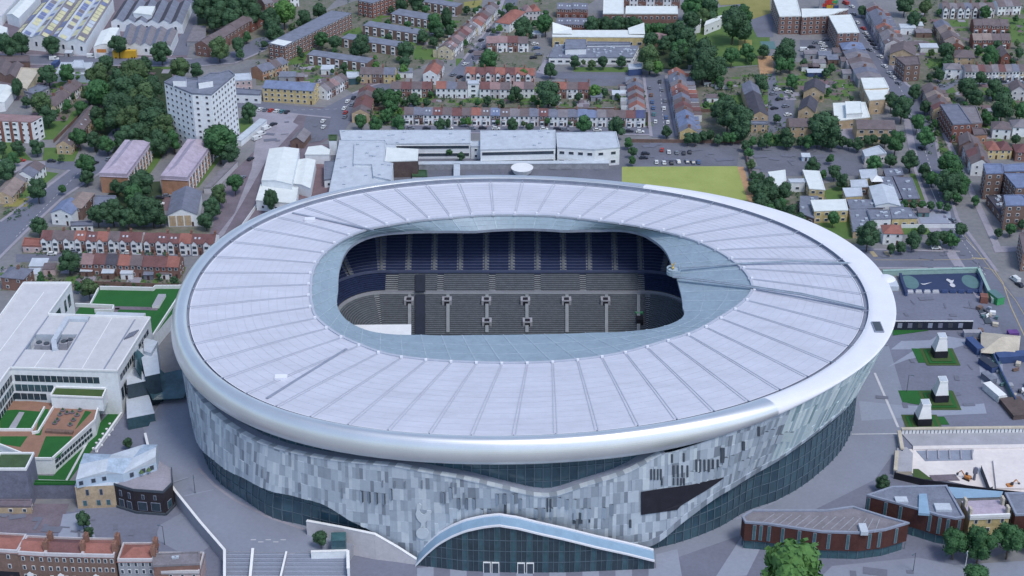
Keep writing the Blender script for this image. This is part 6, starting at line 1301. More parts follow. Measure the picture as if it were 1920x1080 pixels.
# brick U block
for q,l,s in (([(1462,31),(1502,30),(1492,-8),(1448,-8)],'west wing of the brick school with white roof',3),([(1504,32),(1552,29.5),(1590,17),(1503,17)],'middle range of the brick school with white roof',3),([(1571,62),(1611,61),(1595,28),(1554,30)],'east wing of the brick school with white roof',3)): block('brick_school',l,'school',q,11,'r_wb','w_brick',fl=4,sp=3.2,ww=1.7,wh=1.6,par=.3,group='white roofed brick school wings')
mu=block('mural_building','building with a brightly coloured abstract painted end wall','building',[(1537,-2),(1574,-2),(1574,-10),(1537,-10)],9,'r_fl','w_grey',win=False)
q=P([(1537,-2),(1574,-2)],9); rr=random.Random(3)
for i in range(14):
    x=q[0][0]+rr.random()*(q[1][0]-q[0][0]-3); z=rr.random()*6+.5; b=MB(); b.box(x,q[0][1]-.12-.03*i,z,x+2+rr.random()*2,q[0][1]-.1,z+1.5+rr.random()*1.5); o=b.build('painted_patch',[('red','green','blue','lorry')[i%4]],mu); o.location=(-mu.location[0],-mu.location[1],0)
for q,l,h,wm in (([(1614,147),(1657,146.5),(1666,164),(1620,166)],'tan block with bright white roof, upper storey, by the road',9,'w_tan'),([(1621,169),(1667,166),(1659,186),(1631,188)],'tan block with white roof stepping down toward the white hall',8,'w_tan'),([(1562,194),(1622,192),(1631,220),(1565,227)],'wide white roofed hall with tan base and raised rooflight',5,'w_tan'),([(1585,191),(1614,191),(1617,212),(1587,214)],'raised white rooflight box on the wide white roofed hall',7.5,'w_white')): block('white_roof_block',l,'building',q,h,'r_wb','w_tan' if wm=='w_tan' else wm,fl=1 if h<8 else 2,sp=5,par=.3,win=wm=='w_tan')
# brown flats at the right edge
for q,l,h in (([(1844,308),(1880,308),(1881,325),(1849,326)],'brown brick flats, tower nearest the white gabled house',13),([(1883,326),(1935,326),(1935,352),(1905,352)],'brown brick flats, long block at the picture edge',12),([(1882,367),(1917,366),(1935,385),(1886,386)],'brown brick flats, lowest tower above the hedge',12),([(1882,310),(1935,306),(1935,320),(1883,322)],'brown brick flats, back range against the red hipped houses',12)): block('brown_flats',l,'flats',q,h,'r_bl','w_brown',fl=4,sp=3.6,ww=1.5,wh=1.4,par=.4,group='brown brick flats')
block('brown_flats','low dark roofed podium between the brown brick towers','flats',[(1850,368),(1880,366),(1884,392),(1877,402)],4,'r_bk','w_brown',fl=1,sp=5,vents=8)
block('edge_building','brown brick building with white lower wall at the right edge','building',[(1911,438),(1960,432),(1960,470),(1918,474)],9,'r_br','w_brown',fl=3)
# primary school by the stadium
for q,l,h,rm,wm in (([(1505,319),(1536,321),(1547,356),(1518,354)],'pale flat roofed classroom block with yellow brick end',6,'r_wb','w_yellow'),([(1440,323),(1472,319),(1474,338),(1455,352)],'pale flat roofed classroom block at the hedge',6,'r_wb','w_white'),([(1478,336),(1510,335),(1510,342),(1482,342)],'bow fronted link with white bands between the pale classroom blocks',5,'r_lt','w_white'),([(1520,376),(1585,374),(1590,394),(1527,396)],'pale roofed hall block with white windows and yellow brick end',6,'r_wb','w_yellow'),([(1500,368),(1534,368),(1527,410),(1500,400)],'dark grey low roof beside the pale roofed hall',3.5,'r_fl','w_brown'),
  ([(1580,353),(1615,352),(1617,367),(1586,369)],'small grey roofed classroom on the school corner',4.2,'r_lt','w_yellow'),([(1594,338),(1625,337),(1628,350),(1596,351)],'grey roofed classroom behind the small corner one',4.2,'r_lt','w_brown'),([(1611,319),(1643,317),(1645,332),(1615,335)],'grey roofed classroom with yellow end by the car park',4.2,'r_lt','w_yellow'),([(1656,317),(1690,315),(1694,328),(1661,331)],'blue grey classroom nearest the road bend',4.2,'r_sl','w_brown'),([(1675,331),(1710,334),(1725,372),(1694,374)],'long blue grey classroom range beside the lawn',4.4,'r_sl','w_brown'),([(1645,331),(1672,332),(1690,372),(1676,374)],'grey classroom with a row of skylight hatches',4,'r_fl','w_brown'),
  ([(1588,374),(1690,376),(1694,388),(1594,392)],'dark grey spine roof across the school',3.6,'r_fl','w_brown'),([(1592,392),(1625,392),(1636,430),(1600,434)],'dark grey entrance roof toward the white red roofed house',3.4,'r_fl','w_tan'),([(1626,393),(1667,394),(1671,410),(1633,411)],'dark roof classroom with white front windows',4.6,'r_fl','w_white'),([(1668,388),(1706,390),(1720,409),(1673,410)],'dark roof classroom with skylights and yellow front',4.6,'r_fl','w_yellow')):
    block('classroom',l,'school',q,h,rm,wm,fl=1 if h<5.5 else 2,sp=3.5,ww=1.8,wh=1.4,par=.2,vents=5 if rm in('r_fl','r_sl') else 0,group='primary school blocks')
house('school_hall','school hall with low blue grey gable in the middle of the classrooms','school',at(1642,384,5),at(1688,385,5),20,5,1.4,'r_lt','w_white',roof='gabley',nw=3,fl=1)
t=empty('canopy','white pointed tent canopy among the school roofs','canopy',(*at(1641,352),0)); b=MB(); 
for k in range(4): a0,a1=k*1.5708+.8,(k+1)*1.5708+.8; b.face([(4*math.cos(a0),4*math.sin(a0),4.4),(4*math.cos(a1),4*math.sin(a1),4.4),(0,0,6.5)])
b.build('canopy_fabric',['trim'],t); b=MB()
for k in range(4): a0=k*1.5708+.8; b.tube((4*math.cos(a0),4*math.sin(a0),0),(4*math.cos(a0),4*math.sin(a0),4.4),.1,.1,6)
b.build('post_frame',['mullion'],t)
block('pale_store','pale roofed store at the corner of the school car park','store',[(1617,283),(1648,274),(1662,288),(1622,295)],4,'r_lt','w_pale',fl=1); 
block('garage_row','long grey garage roofs beside the mauve notched flats','garage',[(382,352),(395,352),(445,302),(432,298)],3,'r_gy','w_pale',win=False,par=.15)
block('garage_row','row of white garages along the cutting road','garage',[(440,262),(452,264),(500,225),(488,222)],3,'r_lt','w_white',win=False,par=.15)
sheet('games_slab',[(1718,398),(1782,398),(1784,420),(1727,420)],.15,'plaza_light')
# yard clutter between shop backs
cl=[(1520,108,8,5,3,'w_grey'),(1545,112,7,5,3.5,'w_pale'),(1560,118,6,6,3,'w_brown'),(1572,108,7,6,4,'w_grey'),(1535,125,7,4,2.8,'car_white'),(1512,133,6,3,3,'car_white'),(1524,133,6,3,3,'car_dark'),(1528,142,9,4,2.5,'blue'),(1585,125,6,5,4,'w_grey'),(1600,132,8,6,4,'w_pale'),(1612,120,7,6,4,'w_slate'),(1590,145,7,5,3,'w_grey'),(1700,62,9,5,4,'w_white'),(1716,55,8,5,3,'w_pale'),(1730,68,9,5,3,'w_brown'),(1722,92,12,5,3,'car_white'),(1740,96,10,5,3,'car_white'),(1185,160,7,5,3,'w_pale'),(1170,172,6,4,2.6,'w_brown'),(1160,185,7,5,3,'w_grey'),(1185,190,6,5,3,'w_brown'),(1118,187,6,5,2.6,'w_grey'),
 (1330,160,6,4,2.6,'car_white'),(1352,165,7,4,2.6,'car_white'),(1335,190,6,4,2.6,'w_white'),(755,178,5,4,3,'blue'),(770,175,5,4,3,'w_pale'),(760,143,8,5,3,'w_white'),(615,137,7,5,3,'car_white'),(560,150,6,4,2.6,'w_brown'),(540,150,9,6,3,'w_grey'),(1005,70,6,4,2.6,'w_grey'),(900,110,7,5,3,'w_slate'),(1510,300,4,3,2.2,'w_paleblue'),(130,105,4,3,2.2,'w_grey'),(215,490,5,3,2.6,'w_pale'),(230,497,5,4,2.6,'w_grey'),(255,492,4,3,2.4,'w_white'),(165,515,5,4,2.6,'w_brown'),(240,520,5,4,2.8,'w_white'),(280,522,4,3,2.4,'w_slate'),(205,520,5,4,3,'w_brown'),(310,520,4,4,2.6,'w_white'),(75,505,7,6,3,'w_pale'),(95,512,5,4,3,'w_pink'),(65,522,5,4,3,'w_white'),(1730,405,5,3,2.4,'courtgreen')]
MATNAME=lambda m: {'w_grey':'grey','w_pale':'pale','w_brown':'brown','car_white':'white','car_dark':'dark','blue':'blue','w_slate':'slate grey','w_white':'white','w_paleblue':'pale blue','w_pink':'pinkish','courtgreen':'green'}[m]
OUTB=[]
for i,(x,y,L,W,H,m) in enumerate(cl):
    p=at(x,y); w=[(p[0]-L/2,p[1]-W/2),(p[0]+L/2,p[1]-W/2),(p[0]+L/2,p[1]+W/2),(p[0]-L/2,p[1]+W/2)]
    r_=bpy.data.objects.new('outbuilding',None); COL.objects.link(r_); r_.location=(*p,0); b=MB(); b.box(-L/2,-W/2,-.2,L/2,W/2,H); b.build('wall',[m],r_); b=MB(); b.prism([(-L/2-.2,-W/2-.2),(L/2+.2,-W/2-.2),(L/2+.2,W/2+.2),(-L/2-.2,W/2+.2)],[H,H,H+.7,H+.7],[H+.15,H+.15,H+.85,H+.85]); b.build('roof',[random.choice(['r_fl','r_gy','r_lt','r_br'])],r_); b=MB(); b.box(-.5,-W/2-.06,0,.5,-W/2,2); b.build('door',['door_dark'],r_)
    OUTB.append((r_,MATNAME(m)+' outbuilding','outbuilding',x,y))
# ================================================================ TREES
LM=[(1870,655,'the beige site tent'),(1830,605,'the dark plaza hoarding'),(1855,580,'the sand pad by the court'),(1865,742,'the long white site cabin'),(1905,770,'the dark platform at the plaza edge'),(1900,676,'the blue cabin by the tent'),(370,200,'the white tower block'),(235,300,'the first mauve roofed flats'),(350,300,'the notched mauve flats'),(340,380,'the chapel hall'),(30,255,'the pink roofed flats'),(130,180,'the long brown garden terrace'),(90,85,'the striped factory'),(285,75,'the five bay warehouse'),(240,185,'the big wood'),(420,30,'the top wood'),(430,80,'the dark roofed brick flats'),(575,60,'the long brick slab'),(680,90,'the half hidden maisonettes'),(770,50,'the upper maisonettes'),(870,60,'the uphill terrace'),(940,70,'the corner brick group'),(620,110,'the lower maisonettes'),(550,170,'the yellow flats'),(700,190,'the road fork terrace'),(780,225,'the long school terrace'),(1000,210,'the middle of the long terrace'),(1150,228,'the end of the long terrace'),(940,175,'the reddish trio'),(1040,170,'the orange roofed group'),(1110,115,'the skylight dotted school'),(1120,60,'the winged white roof'),(1240,90,'the park lodge'),(1330,30,'the white chapel'),(1330,110,'the park middle'),(1430,100,'the games court'),(1380,220,'the tan gabled houses'),(1470,110,'the brick school'),(1500,190,'the lower car park houses'),(1545,240,'the wide white hall'),(1610,20,'the mural building'),(1700,20,'the shop terrace'),(1770,110,'the wide hipped house'),(1860,95,'the lower red brick row'),(1850,20,'the top edge terrace'),(1690,200,'the white roofed tan block'),(1740,170,'the road fork'),(1840,170,'the pinkish terrace'),(1880,210,'the white hipped house'),(1730,250,'the red brick corner block'),(1700,300,'the pale car park store'),(1560,320,'the pale classroom blocks'),(1790,340,'the road bend'),(1460,370,'the field hedge'),(1400,300,'the sports field'),(1570,410,'the pale school hall'),(1670,440,'the white red roofed house'),(1750,440,'the poplar row'),(1750,385,'the paved games slab'),(1900,420,'the lowest brown tower'),(60,330,'the left crossroads'),(80,400,'the white house at the bend'),(130,490,'the brick backed terrace'),(160,540,'the lawn terrace'),(240,390,'the dark copse'),(410,370,'the cutting road'),(505,380,'the low white hall'),(240,830,'the sloping lawn strip'),(160,985,'the zinc roofed building'),(610,1010,'the pale podium wall'),(1655,905,'the pit fence'),(1475,1050,'the rust red museum'),(1840,1020,'the yellow house'),(860,265,'the school windows'),(1190,270,'the field car park'),(1830,1075,'the street edge')]
CROWN=[]
def crown_mesh(seed):
    r=random.Random(seed); nr=np.random.RandomState(seed); b=MB()
    cl=[]
    for i in range(15):
        th=r.uniform(0,6.283); zz=r.uniform(-.62,.8); rr=math.sqrt(max(0,1-zz*zz))*r.uniform(.45,.72); cl.append((rr*math.cos(th),rr*math.sin(th),zz*.82,r.uniform(.30,.46)))
    cl.append((0,0,.62,.42)); cl.append((0,0,0,.62)); cl.append((.1,0,-.35,.5))
    for cx,cy,cz,cr in cl:
        n=int(95*(cr/.38)**2)
        for _ in range(n):
            v=nr.normal(size=3); v/=np.linalg.norm(v)
            if v[2]<-.75: continue
            p=np.array((cx,cy,cz))+v*cr*r.uniform(.84,1.06)
            nn=v+nr.normal(size=3)*.45; nn/=np.linalg.norm(nn); u=np.cross(nn,(.2,.3,.9)); u/=np.linalg.norm(u); w=np.cross(nn,u); s=r.uniform(.05,.095)
            b.face([p-u*s,p-w*s*.8,p+u*s,p+w*s*.8],0)
        # inner mass
        N=7
        for i in range(5):
            for j in range(N):
                t0,t1=math.pi*i/5,math.pi*(i+1)/5; p0,p1=6.2832*j/N,6.2832*(j+1)/N; q=cr*.86
                g=lambda t,p:(cx+q*math.sin(t)*math.cos(p),cy+q*math.sin(t)*math.sin(p),cz+q*math.cos(t))
                b.face([g(t0,p0),g(t0,p1),g(t1,p1),g(t1,p0)],0)
    return b.mesh('crown')
for i in range(7): CROWN.append(crown_mesh(40+i))
b=MB(); b.tube((0,0,-.3),(0,0,1),.5,.32,7)
for k in range(4): a=k*1.57+.4; b.tube((0,0,.75),(math.cos(a)*1.6,math.sin(a)*1.6,1.35),.22,.1,5)
TRUNK=b.mesh('trunk')
TONE={'d':('leaf_dark','dark green'),'g':('leaf_mid','mid green'),'b':('leaf_bright','bright green'),'o':('leaf_olive','olive green')}
TR="""12 84 20 d;38 82 18 d;96 85 17 d;222 85 17 d;302 97 18 d;385 12 24 d;415 10 26 d;450 12 26 d;475 25 20 d;400 35 18 d;440 30 16 d;410 90 19 o;447 85 13 d;450 101 8 d;462 69 9 g;90 140 18 d;125 138 15 g;32 165 11 d;48 190 9 d;75 195 20 o;88 215 18 d;125 197 10 g;151 203 13 g;185 145 22 o;250 140 27 o;272 120 13 d;185 175 22 g;235 170 24 d;285 165 20 d;230 205 28 d;270 185 25 o;210 195 19 d;245 225 24 o;285 230 28 d;308 240 24 o;265 250 20 d;337 128 19 o;368 132 13 d;148 258 17 g;175 262 15 d;185 235 12 g;200 270 15 g;225 262 15 d;34 276 13 d;68 276 14 d;5 275 10 d;467 208 15 d;410 268 32 g;430 285 18 d;25 297 12 g;10 320 20 d;70 355 19 d;162 310 18 g;162 332 13 d;116 355 8 g;72 422 16 d;218 350 12 d;265 345 24 d;252 370 22 g;262 388 22 d;210 395 23 d;182 402 17 d;285 395 23 d;240 408 17 d;300 411 13 d;410 365 17 o;440 343 15 g;397 388 17 d;386 414 15 d;128 488 21 d;75 525 9 g;166 540 18 o;146 537 9 g;508 376 13 d;506 37 19 d;532 25 21 b;515 60 17 d;570 35 14 d;598 20 13 d;548 52 8 o;495 83 7 d;603 73 13 g;628 80 13 d;560 93 7 d;676 85 20 d;760 95 17 d;815 45 17 g;838 34 12 d;845 48 11 g;822 63 11 d;793 68 11 d;812 78 9 d;752 8 12 d;780 5 15 d;798 18 8 g;875 18 7 d;892 20 6 g;727 42 6 g;730 72 9 d;915 112 17 g;955 15 9 d;645 126 8 d;705 123 8 b;760 118 11 d;757 130 9 b;710 180 13 d;731 185 18 g;732 203 14 g;775 187 12 d;725 216 11 g;677 228 13 g;703 232 13 g;749 231 15 g;690 214 8 d;826 234 11 d;868 228 6 g;960 233 11 d;993 239 8 d;1096 231 15 g;1158 236 17 d;915 188 8 d;940 195 8 d;800 192 8 d;980 54 19 d;1023 45 17 g;1015 57 6 o;1032 131 12 d;982 140 10 b;1078 116 11 d;1094 117 5 o;1110 120 8 o;1131 116 10 d;1165 115 10 d;968 175 13 d;1028 175 24 d;1038 194 7 b;1085 182 8 d;1115 170 11 b;1133 173 7 d;1110 45 13 d;1135 44 13 d;1160 43 13 d;1185 45 13 d;1212 55 9 g;1235 52 9 g;1258 52 9 g;1300 10 21 g;1332 15 21 d;1320 30 13 o;1270 62 21 d;1287 72 18 d;1275 92 18 g;1222 76 15 d;1245 82 13 d;1219 108 23 o;1232 127 12 b;1265 113 15 d;1375 45 28 d;1392 30 18 g;1398 60 17 d;1322 95 22 d;1318 120 28 d;1347 125 18 d;1300 108 15 d;1372 105 15 g;1400 95 13 g;1410 108 9 g;1432 95 11 d;1425 155 15 d;1350 152 9 g;1365 215 24 d;1387 226 26 d;1350 205 17 d;1395 248 16 d;1250 246 10 d;1472 95 23 d;1464 121 13 g;1481 121 12 g;1507 118 8 d;1485 152 12 g;1545 240 28 d;1548 136 8 d;1558 128 9 g;1617 20 9 d;1697 8 17 d;1735 14 13 o;1714 36 13 d;1775 96 15 d;1776 115 12 d;1855 105 17 g;1870 85 9 d;1835 95 9 g;1875 101 9 g;1847 22 11 g;1910 100 9 d;1905 35 6 g;1760 140 11 d;1838 146 11 d;1715 172 13 d;1672 190 15 d;1692 202 20 d;1815 165 19 d;1830 183 15 d;1865 165 17 d;1884 173 9 g;1880 200 22 d;1914 208 14 g;1735 200 11 d;1720 230 15 g;1737 256 17 g;1475 255 14 d;1456 222 8 d;1680 266 18 g;1660 262 11 d;1850 221 11 g;1905 262 9 d;1524 310 14 d;1557 297 8 g;1565 322 13 d;1580 340 13 d;1543 327 8 g;1640 306 14 g;1670 300 12 d;1708 300 17 d;1735 320 13 d;1748 335 13 g;1790 322 21 g;1785 347 19 d;1795 371 9 g;1775 368 11 d;1440 352 18 d;1470 358 16 d;1458 388 13 d;1482 400 15 d;1424 362 18 d;1424 338 13 d;1562 410 12 g;1628 440 22 d;1830 376 9 g;1697 382 8 g;1713 383 8 d;1729 384 8 g;1745 385 8 d;1761 386 8 g;1776 388 8 d;1712 450 15 d;1728 430 9 d;1752 448 15 d;1770 444 11 d;1785 450 13 g;1800 430 13 d;1690 463 10 d;1672 466 9 d;1895 430 11 g;1872 436 9 d;1917 421 9 d;1397 272 9 d;1404 286 9 g;1409 308 9 o;1412 328 8 d;1416 345 9 g;239 830 10 d;155 975 15 d;166 998 10 d;601 1009 14 d;1655 905 13 d;1475 1100 80 b;1790 1017 27 g;1838 1019 29 g;1893 1012 29 g;1935 1010 20 g;1827 1084 27 g;838 270 7 o;865 293 8 d;842 285 7 g;1178 268 9 g;1187 285 9 d;1185 300 7 g;880 50 6 d;841 268 7 d;1411 265 9 g;1429 268 9 d;1439 261 11 g;1457 261 9 g;1476 266 11 d;1484 265 9 d;1502 265 9 d;1517 265 13 g;1533 262 13 d;1549 269 9 d;1561 268 11 d;1581 265 9 d;1592 269 9 d;1609 270 11 d;1625 263 9 d;1637 261 9 d;1290 260 10 d;1304 260 10 d;1318 255 10 d;1332 254 9 d;1346 260 9 d;1360 258 9 g;1374 258 10 g;1388 256 9 d;1105 44 11 d;1115 45 11 d;1125 46 11 d;1135 48 11 d;1145 48 11 d;1155 45 11 d;1165 44 11 d;1175 46 11 d;1185 45 11 d;1195 46 11 d;1205 56 9 g;1215 53 9 g;1225 53 9 g;1235 55 9 g;1245 53 9 g;1255 55 9 g;1778 305 20 g;1772 340 18 d;1800 345 18 g;1535 232 18 d;1560 250 18 d;1378 235 18 d;1362 195 16 d;1448 365 16 d;1430 378 16 d;1465 385 14 g;1500 410 12 d;1068 231 3.6 g;856 210 5.8 b;1040 208 5.7 g;840 213 5.6 d;861 206 3.7 d;878 227 7.0 b;740 232 5.0 d;749 208 6.1 b;1039 210 3.6 g;990 214 3.6 b;841 232 5.8 d;936 212 4.9 d;803 218 5.8 g;1118 219 3.6 g;820 220 6.2 g;1138 210 3.7 g;981 232 4.9 o;1027 227 6.1 g;890 217 6.8 b;1153 230 4.7 o;933 229 4.6 g;962 223 5.9 g;864 216 5.2 g;1185 223 3.7 b;756 231 5.8 d;1138 224 5.1 g;1077 196 4.3 d;807 176 5.6 g;759 193 6.2 d;978 195 4.2 o;1007 193 5.5 g;1162 183 3.8 o;1000 185 6.5 b;1091 173 3.8 b;1157 180 4.7 d;743 186 4.8 g;896 192 6.5 g;748 175 5.7 g;959 183 6.5 g;734 195 4.2 g;1170 184 3.9 b;785 195 4.1 d;865 194 4.4 d;1059 172 4.6 b;756 192 5.6 b;738 178 6.5 g;1350 159 6.5 d;1408 180 4.6 g;1422 178 6.8 b;1422 181 5.0 d;1353 180 7.0 g;1337 154 4.0 b;1343 195 4.8 b;1423 184 6.6 d;1372 197 4.1 o;1368 159 6.6 b;1323 197 6.4 g;1425 198 4.1 b;326 525 7.0 d;251 534 3.9 o;158 532 4.3 o;100 533 4.9 b;78 520 4.3 g;76 515 5.7 g;297 517 4.9 g;94 517 3.5 d;1902 170 5.5 g;1813 162 3.6 b;1752 232 7.0 g;1849 152 3.8 g;1827 192 5.2 b;1880 133 4.3 g;1764 121 4.9 b;1863 181 6.9 g;1743 144 6.1 d;1746 153 3.9 d;1898 192 5.6 o;1866 203 5.8 d;1898 201 5.5 o;1740 221 4.0 g;1768 216 5.2 d;1808 135 6.6 b;1810 197 6.5 g;1771 122 6.9 g;1898 117 6.9 d;1755 129 5.6 d;1782 181 5.2 o;1836 221 5.1 o;1867 226 6.8 g;1801 136 5.4 d;1759 189 6.7 g;1907 215 4.9 o;1747 191 4.4 o;1846 209 5.2 g;1885 125 4.3 g;1899 194 5.9 b;1771 50 6.8 d;1739 5 5.3 b;1856 4 5.9 g;1872 95 5.9 d;1812 93 6.4 d;1716 24 4.5 d;1896 102 3.5 o;1732 38 6.6 o;1776 103 6.5 o;1833 4 4.9 d;1866 91 4.5 o;1762 22 6.0 g;1738 2 6.6 g;1773 95 6.8 g;1771 65 4.4 b;1719 42 5.6 o;1901 14 6.2 d;1906 82 5.7 o;1747 98 5.8 o;1810 12 4.7 g;1825 21 3.8 b;1886 12 6.9 g;1891 61 4.0 o;1717 89 4.1 o;849 64 6.3 o;741 3 4.6 g;847 65 6.5 d;734 18 6.8 d;837 83 3.7 g;841 57 6.5 d;869 68 4.9 b;809 46 4.8 o;781 3 6.7 d;731 19 4.3 b;873 80 5.9 g;773 60 6.8 d;899 16 5.4 d;705 16 6.4 o;764 46 6.8 g;860 68 4.1 g;683 116 3.5 o;587 97 6.2 o;703 108 4.7 b;672 149 5.2 o;665 106 5.7 b;627 96 5.8 g;647 143 4.0 d;587 131 4.3 o;623 133 4.1 g;746 145 5.8 b;747 110 4.7 b;566 104 5.5 d;109 207 3.8 o;120 221 4.0 o;74 208 5.4 g;147 142 6.8 b;75 150 5.7 g;108 210 4.2 g;136 181 6.1 d;149 160 5.0 d;95 187 6.7 g;67 173 3.8 g;139 138 4.2 o;156 206 4.2 o;111 300 3.5 d;115 295 5.3 d;11 296 5.8 o;24 297 3.7 d;8 294 4.0 d;116 295 5.3 o;1492 164 3.9 o;1543 165 3.5 d;1565 162 5.0 g;1539 183 4.0 g;1530 147 5.7 d;1597 185 5.5 d;1537 164 4.2 b;1553 171 6.8 g;1891 247 4.1 g;1876 272 5.4 b;1787 257 5.8 g;1756 250 6.6 o;1874 248 3.8 g;1745 240 6.5 d;1880 271 4.1 d;1800 269 4.9 o;1811 273 4.5 d;1795 242 4.1 g;925 58 5.0 o;930 13 4.8 b;962 40 3.5 g;935 22 4.3 g;1023 25 6.1 g;942 26 5.3 d;935 6 3.9 g;1002 44 6.6 g;967 18 6.2 o;936 53 6.6 b;1773 453 5.0 o;1727 434 6.5 d;1782 436 4.7 d;1742 456 6.3 o;1714 432 5.2 b;200 120 16 d;222 150 22 d;258 160 20 d;195 170 18 d;262 205 24 d;215 225 20 d;240 255 20 d;292 205 20 d;300 265 20 d;325 262 16 g;180 215 14 d;250 280 15 d;278 275 16 d;165 175 14 o;240 355 16 d;268 410 14 d;395 8 16 d;430 35 17 d;465 8 16 d;1295 40 16 d;1280 95 15 d;1335 140 14 d;1300 85 14 d;1430 385 14 d;1442 395 12 g;1410 350 10 d"""
TREES=[]
for k,s in enumerate(TR.split(';')):
    px,py,r,t=s.split(); px,py,r=float(px),float(py),float(r)
    rm=r*1.08*mpp(px,py,5); vs=random.uniform(.95,1.15)
    if px in (508,838,32,841): vs=1.7
    zc=max(rm*vs*1.0+ (1.2 if rm<4 else 2.2),1.2)
    if 590<px<615 and py>990: zc+=4.5
    x,y=at(px,py,zc); big='tree' if rm>2.3 else 'shrub'
    o=bpy.data.objects.new(big,None); COL.objects.link(o); o.location=(x,y,0)
    lf,word=TONE[t]
    z0=4.5 if zc>rm*vs+6 else 0
    c=link('crown',CROWN[k%7],[lf],o,(0,0,zc)); c.scale=(rm,rm,rm*vs); c.rotation_euler=(0,0,random.uniform(0,6.28))
    if big=='tree':
        tr=link('trunk',TRUNK,['bark'],o,(0,0,z0)); tr.scale=(rm*.14,rm*.14,zc-rm*vs*.45-z0)
        if k%7==0: pass
    size='small' if rm<3.3 else 'medium' if rm<5 else 'large'
    TREES.append((o,(f'{size} {word} {big}') ,big,px,py))
def autolabel(items,group,link_='near'):
    by={}
    for it in items:
        o,base,cat,px,py=it; lm=min(LM,key=lambda l:(l[0]-px)**2+((l[1]-py)*1.6)**2)[2]
        by.setdefault((base,cat,lm),[]).append(it)
    for (base,cat,lm),l in by.items():
        l.sort(key=lambda t:t[3])
        for i,(o,_,_,px,py) in enumerate(l):
            lab=f'{base} {link_} {lm}' if len(l)==1 else f'{base} {link_} {lm}, {ORD[i]} from left'
            tag(o,lab,cat,group if isinstance(group,str) else group[cat])
autolabel(TREES,{'tree':'trees in the streets and gardens','shrub':'shrubs in the gardens'},'near')
autolabel(CLUT,'site clutter on the plaza edge','near')
autolabel(OUTB,'outbuildings in yards and gardens','near')
# undergrowth: hedges and ground cover nobody could count
b=MB(); rg=random.Random(9)
zones=[(690,205,1215,236,520),(700,168,1210,200,500),(1320,140,1450,205,230),(60,466,345,480,120),(0,500,340,540,160),(60,130,200,225,160),(1450,130,1600,190,120),(1730,110,1920,240,330),(1700,-8,1920,110,250),(480,-8,900,130,450),(880,-8,1030,135,160),(1740,230,1900,290,120),(170,130,330,270,160),(1400,230,1480,275,90),(1440,340,1500,410,70),(480,120,690,160,120),(0,360,60,420,50)]
for x0,y0,x1,y1,n in zones:
    for _ in range(int(n*.8)):
        p=at(rg.uniform(x0,x1),rg.uniform(y0,y1)); R_=rg.uniform(.5,1.5); m=rg.choice((0,0,1,2))
        for q in range(9):
            th,ph=rg.uniform(0,6.28),rg.uniform(.1,1.5); c=np.array((p[0]+R_*.7*math.cos(th)*math.sin(ph),p[1]+R_*.7*math.sin(th)*math.sin(ph),R_*.9*math.cos(ph)+.2)); u=np.array((rg.uniform(-1,1),rg.uniform(-1,1),rg.uniform(-.6,.6)))*R_*.4; w_=np.array((rg.uniform(-1,1),rg.uniform(-1,1),rg.uniform(-.2,1)))*R_*.4
            b.face([c-u,c-w_,c+u,c+w_],m)
struct(b.build('undergrowth',['leaf_dark','leaf_mid','leaf_olive']),'stuff')
# garden fences: one run behind each main terrace
for i,(p,q,l) in enumerate((((700,201),(1210,203),'long brown garden fence behind the long school terrace'),((1215,205),(1215,235),'short garden fence at the end of the long terrace'),((150,527),(335,533),'brown yard fence behind the brick backed terrace'),((1395,275),(1420,375),'dark fence between sports field and car park'),((640,255),(640,262),'stub wall beside the road at the school gate'),((1300,205),(1440,203),'low brick garden wall below the side street gardens'),((1180,261),(1390,263),'low brick wall along the back of the field car park'),((440,440),(545,292),'mesh fence beside the path to the white halls'),((100,262),(150,212),'brick garden wall beside the upper lawn'),((1690,421),(1790,421),'white path wall beside the poplar lawn'))):
    wallrun('fence' if 'fence' in l else 'garden_wall',l,'fence' if 'fence' in l else 'wall',[(p[0],p[1],1.8),(q[0],q[1],1.8)],None,.18,'w_white' if 'white' in l else 'w_brown')
# ================================================================ VEHICLES
def extr(b,prof,y0,y1,m): b.exty(prof,y0,y1,m)
b=MB(); b.exty([(-2.1,.35),(2.1,.35),(2.15,.75),(1.1,.95),(-2.0,.98),(-2.15,.7)],-.85,.85,0); b.exty([(-1.75,.97),(.95,.95),(.35,1.46),(-1.35,1.48)],-.74,.74,0); CARB=b.mesh('body')
b=MB(); b.exty([(-1.55,1.0),(.72,.99),(.28,1.40),(-1.25,1.42)],-.77,.77,0); 
b.face([(.98,-.66,.98),(.98,.66,.98),(.42,.6,1.44),(.42,-.6,1.44)]); b.face([(-1.8,-.66,1.0),(-1.8,.66,1.0),(-1.4,.6,1.45),(-1.4,-.6,1.45)]); CARG=b.mesh('windows')
b=MB(); b.tube((0,-.12,0),(0,.12,0),.33,.33,10); WHE=b.mesh('wheel')
b=MB(); b.exty([(-2.6,.4),(2.5,.4),(2.55,1.1),(1.7,1.3),(1.2,2.2),(-2.6,2.25)],-.95,.95,0); VANB=b.mesh('body'); b=MB(); b.exty([(.3,1.35),(1.55,1.33),(1.15,2.0),(.3,2.0)],-.98,.98,0); b.face([(1.78,-.8,1.3),(1.78,.8,1.3),(1.3,.75,2.1),(1.3,-.75,2.1)]); VANG=b.mesh('windows')
CARS=[]
CC={'w':('car_white','white'),'k':('car_dark','dark'),'y':('car_grey','grey'),'r':('car_red','red'),'b':('car_blue','blue'),'t':('car_teal','teal'),'n':('car_brown','brown')}
